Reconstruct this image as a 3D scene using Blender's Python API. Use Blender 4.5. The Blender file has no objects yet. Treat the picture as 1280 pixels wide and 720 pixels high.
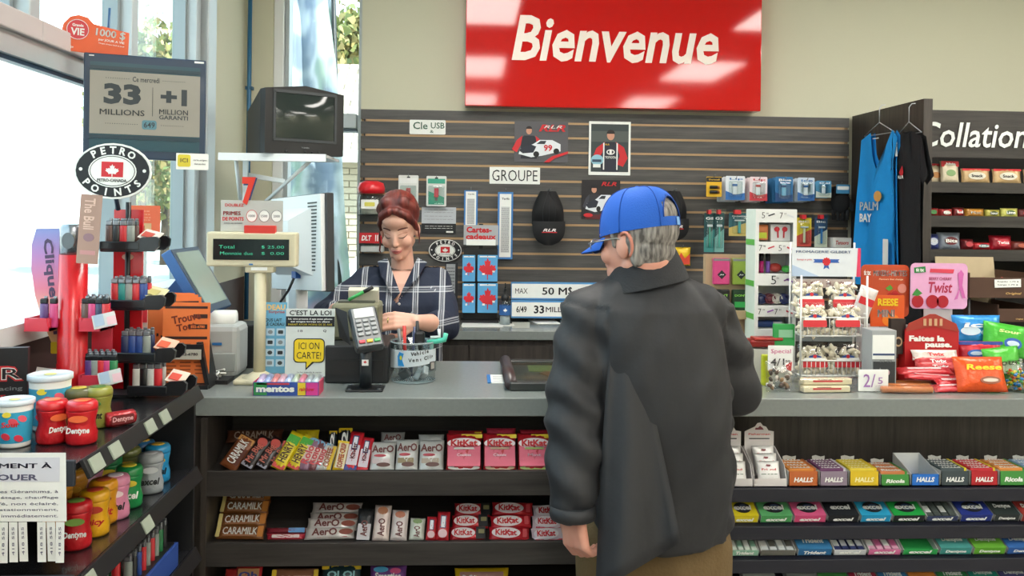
import bpy, bmesh, math, random
from mathutils import Vector, Matrix, Euler, noise
random.seed(7)
PI = math.pi
S = bpy.context.scene
COL = S.collection
# ------------------------------------------------------------------ camera
F_PX, CX, HY, CAMH = 1100.0, 640.0, 265.0, 1.55
YAW, ROLL = math.radians(2.9), math.radians(0.73)
cF = Vector((math.sin(YAW), math.cos(YAW), 0))
_r0 = Vector((math.cos(YAW), -math.sin(YAW), 0)); _u0 = Vector((0, 0, 1))
cR = _r0*math.cos(ROLL) + _u0*math.sin(ROLL)
cU = _u0*math.cos(ROLL) - _r0*math.sin(ROLL)
cam_d = bpy.data.cameras.new('camera'); cam = bpy.data.objects.new('camera', cam_d); COL.objects.link(cam)
cam.matrix_world = Matrix(((cR.x, cU.x, -cF.x, 0), (cR.y, cU.y, -cF.y, 0), (cR.z, cU.z, -cF.z, CAMH), (0, 0, 0, 1)))
cam_d.sensor_width = 36; cam_d.lens = 36*F_PX/1280; cam_d.shift_y = -(360-HY)/1280; cam_d.clip_start = .05; cam_d.clip_end = 300
S.camera = cam
# ------------------------------------------------------------------ world, sun, exposure
w = bpy.data.worlds.new('sky'); S.world = w; w.use_nodes = True
nt = w.node_tree; nt.nodes.clear()
bg = nt.nodes.new('ShaderNodeBackground'); wo = nt.nodes.new('ShaderNodeOutputWorld')
tc = nt.nodes.new('ShaderNodeTexCoord'); sep = nt.nodes.new('ShaderNodeSeparateXYZ'); rp = nt.nodes.new('ShaderNodeValToRGB')
nt.links.new(tc.outputs['Generated'], sep.inputs[0]); nt.links.new(sep.outputs['Z'], rp.inputs[0])
rp.color_ramp.elements[0].position = 0.0; rp.color_ramp.elements[0].color = (.93, .97, 1, 1)
rp.color_ramp.elements[1].position = .6; rp.color_ramp.elements[1].color = (.62, .84, 1, 1)
nt.links.new(rp.outputs[0], bg.inputs[0]); bg.inputs[1].default_value = 3.0
nt.links.new(bg.outputs[0], wo.inputs[0])
sun_d = bpy.data.lights.new('sun', 'SUN'); sun = bpy.data.objects.new('sun', sun_d); COL.objects.link(sun)
sun_d.energy = 9.0; sun_d.angle = .01; sun_d.color = (1, .95, .86)
sun.rotation_euler = Vector((.5, -.4, .75)).to_track_quat('Z', 'Y').to_euler()
PANEL_STRENGTH = 16.0
S.view_settings.view_transform = 'Standard'; S.view_settings.look = 'None'
S.view_settings.gamma = 1; S.view_settings.exposure = 0.22; S.view_settings.use_curve_mapping = False
try:
    S.cycles.use_denoising = True; S.cycles.max_bounces = 8; S.cycles.transparent_max_bounces = 12
    S.cycles.sample_clamp_indirect = 6; S.cycles.caustics_reflective = False; S.cycles.caustics_refractive = False
except Exception: pass

# ------------------------------------------------------------------ rays from picture positions to real planes (used for measuring)
def ray(px, py): return cF + cR*((px-CX)/F_PX) + cU*((HY-py)/F_PX)
CAMP = Vector((0, 0, CAMH))
def P(px, py, Y): d = ray(px, py); return CAMP + d*(Y/d.y)
def PZ(px, py, Z): d = ray(px, py); return CAMP + d*((Z-CAMH)/d.z)
def PX(px, py, X): d = ray(px, py); return CAMP + d*(X/d.x)

# ------------------------------------------------------------------ materials
MATS = {}
def srgb(h):
    h = h.lstrip('#'); c = [int(h[i:i+2], 16)/255 for i in (0, 2, 4)]
    return tuple(((x+.055)/1.055)**2.4 if x > .04045 else x/12.92 for x in c) + (1,)
def mat(hexc, rough=.5, metal=0, bump=0, nscale=60, var=0.0, emit=0, coat=0, spec=None, alpha=1, name=None):
    k = name or f'{hexc}_{rough}_{metal}_{bump}_{nscale}_{var}_{emit}_{coat}_{spec}_{alpha}'
    if k in MATS: return MATS[k]
    m = bpy.data.materials.new(k); m.use_nodes = True; t = m.node_tree; b = t.nodes['Principled BSDF']
    c = srgb(hexc); b.inputs['Base Color'].default_value = c
    b.inputs['Roughness'].default_value = rough; b.inputs['Metallic'].default_value = metal
    if coat: b.inputs['Coat Weight'].default_value = coat; b.inputs['Coat Roughness'].default_value = .08
    if spec is not None: b.inputs['Specular IOR Level'].default_value = spec
    if alpha < 1: b.inputs['Alpha'].default_value = alpha
    if emit: b.inputs['Emission Color'].default_value = c; b.inputs['Emission Strength'].default_value = emit
    if bump or var:
        co = t.nodes.new('ShaderNodeTexCoord'); n = t.nodes.new('ShaderNodeTexNoise'); n.inputs['Scale'].default_value = nscale; n.inputs['Detail'].default_value = 3
        t.links.new(co.outputs['Object'], n.inputs['Vector'])
        if var:
            mx = t.nodes.new('ShaderNodeMix'); mx.data_type = 'RGBA'
            mx.inputs['A'].default_value = tuple(x*(1-var) for x in c[:3])+(1,); mx.inputs['B'].default_value = tuple(min(1, x*(1+var)) for x in c[:3])+(1,)
            t.links.new(n.outputs['Fac'], mx.inputs['Factor']); t.links.new(mx.outputs['Result'], b.inputs['Base Color'])
        if bump:
            bp = t.nodes.new('ShaderNodeBump'); bp.inputs['Strength'].default_value = bump; bp.inputs['Distance'].default_value = .01
            t.links.new(n.outputs['Fac'], bp.inputs['Height']); t.links.new(bp.outputs['Normal'], b.inputs['Normal'])
    MATS[k] = m; return m
def wrap(hexc): return mat(hexc, .28, .15, .35, 45, .12)           # printed foil wrapper
def card(hexc): return mat(hexc, .6, 0, 0, 40, .05)                # printed board / paper
def plas(hexc): return mat(hexc, .3, 0, 0, 40, .04, coat=.2)       # moulded plastic
def glassy(name, hexc='#ffffff', rough=.03, mixv=.15, tint=1.0):
    """thin clear plastic or glass: transparent with a glossy share"""
    if name in MATS: return MATS[name]
    m = bpy.data.materials.new(name); m.use_nodes = True; t = m.node_tree; t.nodes.clear()
    o = t.nodes.new('ShaderNodeOutputMaterial'); mx = t.nodes.new('ShaderNodeMixShader'); tr = t.nodes.new('ShaderNodeBsdfTransparent'); gl = t.nodes.new('ShaderNodeBsdfGlossy')
    c = srgb(hexc); tr.inputs[0].default_value = tuple(x*tint for x in c[:3])+(1,); gl.inputs['Roughness'].default_value = rough
    fr = t.nodes.new('ShaderNodeLayerWeight'); fr.inputs[0].default_value = .5
    pw = t.nodes.new('ShaderNodeMath'); pw.operation = 'POWER'; pw.inputs[1].default_value = 4; ad = t.nodes.new('ShaderNodeMath'); ad.operation = 'MULTIPLY_ADD'; ad.inputs[1].default_value = .45; ad.inputs[2].default_value = mixv*.25
    t.links.new(fr.outputs['Facing'], pw.inputs[0]); t.links.new(pw.outputs[0], ad.inputs[0])
    t.links.new(ad.outputs[0], mx.inputs[0]); t.links.new(tr.outputs[0], mx.inputs[1]); t.links.new(gl.outputs[0], mx.inputs[2]); t.links.new(mx.outputs[0], o.inputs[0])
    MATS[name] = m; return m
def wood(name, dark, light, axis='X', rough=.45, sc=1.0):
    if name in MATS: return MATS[name]
    m = bpy.data.materials.new(name); m.use_nodes = True; t = m.node_tree; b = t.nodes['Principled BSDF']
    co = t.nodes.new('ShaderNodeTexCoord'); mp = t.nodes.new('ShaderNodeMapping'); s = [26*sc]*3; s['XYZ'.index(axis)] = 1.6*sc; mp.inputs['Scale'].default_value = s
    n = t.nodes.new('ShaderNodeTexNoise'); n.inputs['Scale'].default_value = 1.8; n.inputs['Detail'].default_value = 8; n.inputs['Roughness'].default_value = .65
    r = t.nodes.new('ShaderNodeValToRGB'); r.color_ramp.elements[0].position = .3; r.color_ramp.elements[1].position = .72
    r.color_ramp.elements[0].color = srgb(dark); r.color_ramp.elements[1].color = srgb(light)
    t.links.new(co.outputs['Object'], mp.inputs[0]); t.links.new(mp.outputs[0], n.inputs['Vector']); t.links.new(n.outputs['Fac'], r.inputs[0]); t.links.new(r.outputs[0], b.inputs['Base Color'])
    bp = t.nodes.new('ShaderNodeBump'); bp.inputs['Strength'].default_value = .12; bp.inputs['Distance'].default_value = .003
    t.links.new(n.outputs['Fac'], bp.inputs['Height']); t.links.new(bp.outputs['Normal'], b.inputs['Normal']); b.inputs['Roughness'].default_value = rough
    MATS[name] = m; return m
CLEAR = glassy('clear_plastic', '#eef4f4', .05, .25)
CELLO = glassy('cellophane', '#ffffff', .12, .35)
GLASS = glassy('window_glass', '#f4fbfa', .01, .12)

# ------------------------------------------------------------------ mesh building
class MB:
    def __init__(s): s.v = []; s.f = []; s.mi = []; s.mats = []; s.sm = []; s.T = Matrix.Identity(4)
    def m(s, m):
        if m not in s.mats: s.mats.append(m)
        return s.mats.index(m)
    def add(s, vs, fs, m, smooth=False, T=None):
        o = len(s.v); M = s.T @ T if T is not None else s.T
        s.v += [M @ Vector(p) for p in vs]; k = s.m(m)
        for f in fs: s.f.append([o+i for i in f]); s.mi.append(k); s.sm.append(smooth)
        return s
    def box(s, c, d, m, rot=None, bev=0, T=None):
        x, y, z = d[0]/2, d[1]/2, d[2]/2
        R = Matrix.Translation(c)
        if rot: R = R @ Euler(rot).to_matrix().to_4x4()
        if T is not None: R = T @ R
        if bev <= 0:
            vs = [(i, j, k) for i in (-x, x) for j in (-y, y) for k in (-z, z)]
            return s.add(vs, [(0, 1, 3, 2), (4, 6, 7, 5), (0, 4, 5, 1), (2, 3, 7, 6), (0, 2, 6, 4), (1, 5, 7, 3)], m, T=R)
        b = min(bev, x*.9, y*.9, z*.9); bm = bmesh.new(); bmesh.ops.create_cube(bm, size=1, matrix=Matrix.Diagonal((d[0], d[1], d[2], 1)))
        bmesh.ops.bevel(bm, geom=bm.edges[:], offset=b, segments=2, profile=.5, affect='EDGES')
        bm.verts.index_update(); vs = [v.co.copy() for v in bm.verts]; fs = [[v.index for v in f.verts] for f in bm.faces]; bm.free()
        return s.add(vs, fs, m, T=R)
    def prism(s, pts, t, m, T=None, smooth=False):
        """outline in local x,z; front at y=-t/2, back at +t/2"""
        n = len(pts); vs = [(p[0], -t/2, p[1]) for p in pts] + [(p[0], t/2, p[1]) for p in pts]
        fs = [list(range(n)), list(range(2*n-1, n-1, -1))] + [(i, i+n, (i+1) % n+n, (i+1) % n) for i in range(n)]
        return s.add(vs, fs, m, smooth, T)
    def lathe(s, prof, m, n=20, T=None, smooth=True, cap=True, sx=1, sy=1):
        """profile [(r,z)] about local z"""
        vs = []; fs = []
        for r, z in prof:
            for i in range(n): a = 2*PI*i/n; vs.append((r*math.cos(a)*sx, r*math.sin(a)*sy, z))
        for k in range(len(prof)-1):
            for i in range(n): j = (i+1) % n; fs.append((k*n+i, k*n+j, (k+1)*n+j, (k+1)*n+i))
        if cap:
            if prof[0][0] > 1e-5: fs.append(list(range(n-1, -1, -1)))
            if prof[-1][0] > 1e-5: fs.append([(len(prof)-1)*n+i for i in range(n)])
        return s.add(vs, fs, m, smooth, T)
    def cyl(s, p0, p1, r, m, n=12, r1=None):
        p0 = Vector(p0); p1 = Vector(p1); d = p1-p0
        T = Matrix.Translation(p0) @ d.to_track_quat('Z', 'Y').to_matrix().to_4x4()
        return s.lathe([(r, 0), (r if r1 is None else r1, d.length)], m, n, T)
    def tube(s, pts, r, m, n=8, closed=False):
        pts = [Vector(p) for p in pts]; vs = []; fs = []; L = len(pts); up = Vector((0, 0, 1)); px = None
        rr = r if isinstance(r, (list, tuple)) else [r]*L
        for i, p in enumerate(pts):
            a = pts[(i-1) % L] if (i or closed) else p; b = pts[(i+1) % L] if (i < L-1 or closed) else p
            t = (b-a).normalized()
            if px is None: px = t.orthogonal().normalized()
            px = (px - t*px.dot(t)).normalized(); py = t.cross(px)
            for k in range(n): an = 2*PI*k/n; vs.append(p + (px*math.cos(an)+py*math.sin(an))*rr[i])
        for i in range(L if closed else L-1):
            for k in range(n): j = (i+1) % L; q = (k+1) % n; fs.append((i*n+k, i*n+q, j*n+q, j*n+k))
        if not closed: fs += [list(range(n-1, -1, -1)), [(L-1)*n+k for k in range(n)]]
        return s.add(vs, fs, m, True)
    def ball(s, c, r, m, seg=16, ring=10, rot=None, T=None):
        R = Matrix.Translation(c)
        if rot: R = R @ Euler(rot).to_matrix().to_4x4()
        if isinstance(r, (int, float)): r = (r, r, r)
        R = R @ Matrix.Diagonal((*r, 1))
        if T is not None: R = T @ R
        prof = [(math.sin(PI*i/ring), -math.cos(PI*i/ring)) for i in range(ring+1)]; prof[0] = (0, -1); prof[-1] = (0, 1)
        return s.lathe(prof, m, seg, R)
    def build(s, name, parent=None, loc=(0, 0, 0), rot=(0, 0, 0), weld=True):
        me = bpy.data.meshes.new(name)
        bm = bmesh.new(); bv = [bm.verts.new(v) for v in s.v]
        for f, k, sm in zip(s.f, s.mi, s.sm):
            try: q = bm.faces.new([bv[i] for i in f]); q.material_index = k; q.smooth = sm
            except ValueError: pass
        if weld: bmesh.ops.remove_doubles(bm, verts=bm.verts[:], dist=1e-6)
        bmesh.ops.recalc_face_normals(bm, faces=bm.faces[:])
        bm.to_mesh(me); bm.free()
        for m in s.mats: me.materials.append(m)
        return link(name, me, parent, loc, rot)
def link(name, data, parent=None, loc=(0, 0, 0), rot=(0, 0, 0)):
    o = bpy.data.objects.new(name, data); COL.objects.link(o); o.parent = parent; o.location = loc; o.rotation_euler = rot; return o
def thing(name, loc=(0, 0, 0), rot=(0, 0, 0)): return link(name, None, None, loc, rot)
def tag(o, label, cat, group=None, kind=None):
    o['label'] = label; o['category'] = cat
    if group: o['group'] = group
    if kind: o['kind'] = kind
    return o
def struct(o, kind='structure'): o['kind'] = kind; return o
def tree(o, parent=None):
    c = o.copy(); COL.objects.link(c); c.parent = parent
    for ch in list(o.children): tree(ch, c)
    return c
PROTO = {}
def place(key, make, loc, rot=(0, 0, 0), label='', cat='', group=None, sc=None):
    """first use keeps the object made, later uses copy it with its parts"""
    if key not in PROTO: PROTO[key] = o = make()
    else: o = tree(PROTO[key])
    o.location = loc; o.rotation_euler = rot
    if sc: o.scale = sc
    return tag(o, label, cat, group)
TXT = {}
def text_mesh(body, bold=0.0, shear=0.0, m=None, spacing=1.0):
    k = (body, bold, shear, m.name, spacing)
    if k in TXT: return TXT[k]
    multi = bold > 0 and any(ch in 'MW$' for ch in body)
    c = bpy.data.curves.new('t', 'FONT'); c.body = body; c.offset = 0 if multi else bold; c.shear = shear; c.resolution_u = 2; c.align_x = 'CENTER'; c.align_y = 'CENTER'; c.extrude = .008; c.space_character = spacing
    o = bpy.data.objects.new('t', c); me = bpy.data.meshes.new_from_object(o); bpy.data.objects.remove(o)
    if multi:                                   # thicken by shifted copies where the outline offset would break
        bm = bmesh.new()
        for dx, dy in ((-bold*.8, 0), (bold*.8, 0), (0, 0), (0, bold*.5), (0, -bold*.5)): me.transform(Matrix.Translation((dx, dy, 0))); bm.from_mesh(me); me.transform(Matrix.Translation((-dx, -dy, 0)))
        bm.to_mesh(me); bm.free()
    me.materials.clear(); me.materials.append(m)
    xs = [v.co.x for v in me.vertices]; ys = [v.co.y for v in me.vertices]
    if not xs: xs = ys = [0, 1]
    cx, cy = (min(xs)+max(xs))/2, (min(ys)+max(ys))/2
    for v in me.vertices: v.co.x -= cx; v.co.y -= cy
    TXT[k] = (me, max(xs)-min(xs), max(ys)-min(ys)); return TXT[k]
def letter(parent, body, pos, w, h, m, rot=(PI/2, 0, 0), bold=.02, shear=0.0, spin=0.0, name='lettering'):
    """lettering w by h, standing on the face of its parent; rot PI/2 about x faces -y"""
    me, mw, mh = text_mesh(body, bold, shear, m)
    sx = w/mw if w else h/mh; sy = h/mh if h else sx
    o = link(name, me, parent, pos, rot); o.scale = (sx, sy, .02 if max(sx, sy) < .2 else .1)
    if spin: o.rotation_euler = (Euler(rot).to_matrix() @ Matrix.Rotation(spin, 3, 'Z')).to_euler()
    return o
def rrect(w, h, r=.01, n=4, cx=0, cz=0):
    r = min(r, w/2*.99, h/2*.99); pts = []
    for (sx, sz, a0) in ((1, -1, -PI/2), (1, 1, 0), (-1, 1, PI/2), (-1, -1, PI)):
        for i in range(n+1): a = a0 + PI/2*i/n; pts.append((cx+sx*(w/2-r)+r*math.cos(a), cz+sz*(h/2-r)+r*math.sin(a)))
    return pts
def oval(w, h, n=28, cx=0, cz=0): return [(cx+w/2*math.cos(2*PI*i/n), cz+h/2*math.sin(2*PI*i/n)) for i in range(n)]
def decal(parent, name, pts, m, y, t=.0012, x=0, z=0, rot=(0, 0, 0)):
    return MB().prism(pts, t, m).build(name, parent, (x, y, z), rot)
LEAF = [(0, 1), (.14, .72), (.3, .8), (.24, .35), (.42, .5), (.5, .38), (.78, .42), (.7, .24), (.85, .12), (.45, -.2), (.48, -.34), (.05, -.28), (.04, -.7), (-.04, -.7), (-.05, -.28), (-.48, -.34), (-.45, -.2), (-.85, .12), (-.7, .24), (-.78, .42), (-.5, .38), (-.42, .5), (-.24, .35), (-.3, .8), (-.14, .72)]
def leafpts(s, cx=0, cz=0, sx=1): return [(cx+p[0]*s*sx, cz+(p[1]-.15)*s) for p in LEAF]
def rectW(x0, y0, x1, y1, Y):
    """metric centre and size of a wall-parallel rectangle standing at depth Y"""
    a = P((x0+x1)/2, (y0+y1)/2, Y); l = P(x0, (y0+y1)/2, Y); r = P(x1, (y0+y1)/2, Y); t = P((x0+x1)/2, y0, Y); b = P((x0+x1)/2, y1, Y)
    return a, (r-l).x, (t-b).z
# ================================================================== the setting
WALLX, BACKY, CEIL = -1.12, 4.5, 3.0
beige = mat('#c8c7b0', .85, 0, .05, 300, .02)
alu = mat('#aeb6b8', .4, .35, 0, 40, .03)
white_pvc = mat('#dfe3e4', .4)
darkwood = wood('dark_laminate', '#1c1a19', '#3d3936', 'X', .42)
darkwood_v = wood('dark_laminate_upright', '#1f1c1a', '#463f39', 'Z', .45)
blackm = mat('#17181a', .45, 0, 0, 60, .1)
def slab(name, lo, hi, m, parent=None, kind='structure'):
    c = [(a+b)/2 for a, b in zip(lo, hi)]; d = [b-a for a, b in zip(lo, hi)]
    o = MB().box((0, 0, 0), d, m).build(name, parent, c)
    if kind: o['kind'] = kind
    return o
tile_m = mat('#8f8a84', .35, 0, .02, 8, .08)
floor = struct(link('floor', None))
for i in range(18):
    for j in range(24):
        x0 = WALLX+i*.46; y0 = -6+j*.46
        if 'tile' not in PROTO: PROTO['tile'] = MB().box((0, 0, 0), (.455, .455, .03), tile_m, bev=.002).build('tile', floor)
        t = PROTO['tile'] if i == j == 0 else PROTO['tile'].copy()
        if not (i == j == 0): COL.objects.link(t)
        t.location = (x0+.23, y0+.23, -.016)
slab('floor_grout', (WALLX-.1, -6.1, -.06), (7.2, 5.2, -.004), mat('#4c4a47', .9), kind='structure').name = 'floor_base'
# ceiling: grid with tiles and light panels
struct(MB().box((3, -.75, CEIL+.06), (8.4, 10.9, .1), mat('#d8d6cf', .9)).build('ceiling'))
lp_m = mat('#fffaf2', .5, 0, 0, 40, 0, emit=PANEL_STRENGTH, name='light_panel')
for i, x in enumerate((.05, 2.33, 4.6, 6.6)):
    for j, y in enumerate((2.64, .0, -2.6, -5.0)):
        r = thing('ceiling_light', (x, y, CEIL)); tag(r, f'recessed ceiling light panel, {["first", "second", "third", "fourth"][i]} from the windows, {["nearest the slatted wall", "above the customer side", "behind the camera position", "at the far rear"][j]}', 'ceiling light', 'ceiling light panels')
        MB().box((0, 0, -.004), (.66, 1.26, .02), white_pvc).build('light_frame', r)
        MB().box((0, 0, -.012), (.58, 1.18, .008), lp_m).build('diffuser', r)
# beige back wall (window opening at its left end)
XW0, XW1 = P(340, 150, BACKY).x, P(451, 150, BACKY).x
slab('wall_back', (XW1, BACKY, 0), (7.2, BACKY+.25, CEIL), beige)
slab('wall_back_corner', (WALLX-.14, BACKY, 0), (XW0, BACKY+.25, CEIL), beige)
slab('wall_back_sill', (XW0, BACKY, 0), (XW1, BACKY+.25, .85), beige)
slab('wall_right', (7.1, -6, 0), (7.3, BACKY, CEIL), beige)
slab('wall_rear', (WALLX-.1, -6.2, 0), (7.2, -6, CEIL), beige)
# back window: frame, transom, glass
wb = struct(thing('window_1', ((XW0+XW1)/2, BACKY+.08, 0)))
W = XW1-XW0
f = MB(); f.box((-W/2+.025, 0, 1.925), (.05, .12, 2.15), white_pvc, bev=.004); f.box((-W/2+.062, .01, 1.925), (.02, .09, 2.15), alu); f.box((W/2-.008, 0, 1.925), (.016, .12, 2.15), alu)
f.box((0, 0, .87), (W, .12, .05), white_pvc); f.build('window_frame', wb)
zt = P(420, 151, BACKY+.02).z
MB().box((0, -.01, zt), (W-.05, .12, .075), alu, bev=.004).box((0, -.01, zt-.045), (W-.05, .09, .014), mat('#4d5f6a', .5)).build('transom', wb)
MB().box((.03, .03, 1.44+.5), (W-.07, .006, 2.1), GLASS).build('pane', wb)
# left window wall
SILL = 1.26
slab('wall_left_low', (WALLX-.16, -6, 0), (WALLX, 4.5, SILL-.05), mat('#3a2424', .6, 0, 0, 40, .1))
slab('trim_1', (WALLX-.2, -6, SILL-.05), (WALLX+.03, 3.86, SILL), mat('#d7dcdd', .4))
slab('wall_left_column', (WALLX-.16, 3.86, SILL-.05), (WALLX, 4.5, CEIL), beige)
slab('wall_left_rear', (WALLX-.16, -6, SILL), (WALLX, -3.0, CEIL), beige)
mys = [-3.0, -2.3, -1.65, -1.0, -.35, .3, .97, 1.65, 2.32, 3.0, 3.69]
for i in range(len(mys)-1):
    wn = struct(thing(f'window_{i+2}', (WALLX-.06, (mys[i]+mys[i+1])/2, 0))); L = mys[i+1]-mys[i]
    big = mys[i+1] in (1.65, 2.32)        # one wide pane below the transom here
    z0_ = 1.95 if big else SILL; zc_ = (z0_+CEIL)/2; zl_ = CEIL-z0_
    g = MB(); g.box((.02, L/2, zc_), (.09, .055, zl_), alu, bev=.004); g.box((.0, L/2-.04, zc_), (.05, .02, zl_), mat('#8d989c', .4, .3)); g.box((0, L/2+.036, zc_), (.04, .016, zl_), mat('#3c5470', .4, .3)); g.build('mullion', wn)
    MB().box((.02, 0, 2.0), (.13, L, .055), mat('#b3acab', .45), bev=.004).box((.03, 0, 1.945), (.08, L, .055), alu).box((.045, 0, 1.912), (.02, L, .012), mat('#2e4b66', .4)).build('transom', wn)
    MB().box((-.02, 0, (SILL+CEIL)/2), (.006, L-.07, CEIL-SILL), GLASS).build('pane', wn)
g = MB().box((WALLX-.02, 3.80, (SILL+CEIL)/2), (.1, .12, CEIL-SILL), alu, bev=.004).build('trim_2'); struct(g)
# blue downpipe in the corner
pp = MB(); pc = P(312, 60, 4.44); pp.cyl((pc.x, 4.44, 1.0), (pc.x, 4.44, CEIL), .011, mat('#1f5f86', .4), 12)
for z in (1.5, 2.15, 2.75): pp.box((pc.x, 4.45, z), (.034, .04, .016), mat('#1a4a6a', .4))
tag(pp.build('wall_pipe'), 'thin blue pipe running up the beige corner column', 'pipe')
# ------------------------------------------------------------------ outside
slab('ground_outside', (-60, -40, -.3), (60, 80, -.08), mat('#b9b5ac', .9, 0, .1, 3, .1))
def leafy(name, loc, h, r, hexes, label, n=1500, leaf=.09, seed=1, group=None):
    rnd = random.Random(seed); root = thing(name, loc); tag(root, label, 'tree', group)
    MB().cyl((0, 0, -.1), (0, 0, h*.55), .13, mat('#5a4a3a', .9), 8, .05).build('trunk', root)
    mb = MB(); ms = [mat(x, .7) for x in hexes]
    for i in range(n):
        u = rnd.random()**.4; a = rnd.random()*2*PI; ph = math.acos(2*rnd.random()-1)
        bump = .75+.5*noise.noise(Vector((math.cos(a)*2, math.sin(a)*2, ph*2+seed)))
        c = Vector((math.cos(a)*math.sin(ph)*r*u*bump, math.sin(a)*math.sin(ph)*r*u*bump, h*.62+math.cos(ph)*h*.42*u*bump))
        R = Matrix.Translation(c) @ Euler((rnd.random()*6, rnd.random()*6, rnd.random()*6)).to_matrix().to_4x4()
        s = leaf*(.6+.8*rnd.random()); mb.add([(-s, 0, -s*.5), (s, 0, -s*.5), (s*.3, 0, s), (-s*.6, 0, s*.7)], [(0, 1, 2, 3)], rnd.choice(ms), T=R)
    struct(mb.build('foliage', root, weld=False), 'stuff'); return root
autumn = ['#8f9050', '#ab9a62', '#7c8650', '#b5a473', '#6e7a4a']
leafy('autumn_tree', P(470, 60, 19)*1 - Vector((0, 0, P(470, 60, 19).z)), 6.6, 1.9, autumn, 'yellow-green autumn tree rising behind the shingled roof', 6500, .09, 3)
leafy('evergreen_tree', P(345, 60, 24) - Vector((0, 0, P(345, 60, 24).z)), 5.6, 1.1, ['#4c6a48', '#5d7a4a', '#3e5a44'], 'green pointed tree seen past the old television', 2600, .12, 5)
for k, (x, y, s) in enumerate(((-7.6, 21, 3), (-10.3, 31, 4), (-8.6, 25.5, 8))):
    leafy('street_tree', (x, y, 0), 6.2 if k < 2 else 4.4, 1.5, autumn[:4]+['#7d8f5a'], ['pale autumn tree beyond the left windows above the lottery screen', 'far leafy tree further back beyond the left windows', 'lower bushy tree beyond the left windows, low between the mullions'][k], 3800, .09, 20+k)
# neighbouring house: brick walls, shingled roof
hs = thing('neighbour_house', (-.5, 11.8, 0)); tag(hs, 'beige brick house with a pale shingled roof beyond the window', 'house')
hb = mat('#b3a791', .85, 0, 0, 30, .1)
MB().box((0, 2, 1.15), (4.2, 3, 2.3), hb).build('wall', hs)
bl = MB()
for r in range(26):
    for q in range(20):
        bl.box((-2.1+.11+q*.215+(.1 if r % 2 else 0), .49, .06+r*.088), (.2, .04, .076), hb)
struct(bl.build('brick_facing', hs), 'stuff')
rf = MB(); sh = [mat(x, .9) for x in ('#a59a8c', '#96897b', '#b3a898')]
for r in range(16):
    for q in range(16):
        rf.box((-2.3+q*.3+(.15 if r % 2 else 0), .2+r*.14, 2.32+r*.10), (.29, .17, .018), sh[(r*5+q*3) % 3], rot=(.62, 0, 0))
struct(rf.build('shingles', hs), 'stuff')
MB().box((0, .12, 2.27), (4.7, .05, .16), mat('#e8e6e0', .6)).build('fascia', hs)
# white car outside
car = thing('parked_car', (.5, 8.2, 0), (0, 0, 1.0)); tag(car, 'white parked car outside beyond the back window', 'car')
cp = [(-2, .3), (2, .3), (2.05, .75), (1.2, .95), (.65, 1.42), (-.9, 1.45), (-1.6, .98), (-2.05, .85)]
MB().prism(cp, 1.7, mat('#eceff0', .25, coat=.5)).build('body_shell', car)
MB().prism([(1.05, .97), (.6, 1.37), (-.85, 1.4), (-1.4, 1.0)], 1.72, mat('#40565f', .1)).build('side_glass', car)
for x in (-1.25, 1.3):
    for y in (-.8, .8): MB().cyl((x, y-.1, .32), (x, y+.1, .32), .32, mat('#1b1b1b', .7), 18).build('wheel', car)
# printed feather flag outside the back window
fl = thing('feather_flag', (-1.14, 5.35, 0)); tag(fl, 'tall printed feather flag fluttering outside the back window', 'flag')
flagm = bpy.data.materials.new('printed_flag'); flagm.use_nodes = True; t_ = flagm.node_tree; b_ = t_.nodes['Principled BSDF']; b_.inputs['Roughness'].default_value = .7
co_ = t_.nodes.new('ShaderNodeTexCoord'); n_ = t_.nodes.new('ShaderNodeTexNoise'); n_.inputs['Scale'].default_value = 2.6; n_.inputs['Detail'].default_value = 2; r_ = t_.nodes.new('ShaderNodeValToRGB'); r_.color_ramp.interpolation = 'EASE'
for k_, (p_, h_) in enumerate(((.0, '#4a5570'), (.36, '#8390a4'), (.46, '#cdd2da'), (.54, '#9db0a8'), (.62, '#6a7790'), (.75, '#b8808e'))):
    e_ = r_.color_ramp.elements[k_] if k_ < 2 else r_.color_ramp.elements.new(p_); e_.position = p_; e_.color = srgb(h_)
t_.links.new(co_.outputs['Object'], n_.inputs['Vector']); t_.links.new(n_.outputs['Fac'], r_.inputs[0]); t_.links.new(r_.outputs[0], b_.inputs['Base Color'])
mb = MB(); n = 30; vs = []; fs = []
for i in range(n+1):
    zz = .7+i*.105; tt = i/n
    for j in range(13):
        u = j/12; vs.append((u*(.42-.2*tt)+.06*(1-tt), .05*math.sin(u*9+zz*1.7)+.02*math.sin(zz*7), zz))
for i in range(n):
    for j in range(12): fs.append((i*13+j, i*13+j+1, (i+1)*13+j+1, (i+1)*13+j))
mb.add(vs, fs, flagm, True)
mb.build('flag_cloth', fl)
MB().cyl((.42, .02, -.1), (.28, .02, 3.8), .014, blackm, 8).build('flag_pole', fl)
letter(fl, 'PR', (.2, -.08, 1.35), .26, .24, mat('#c8344a', .8))
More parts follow.
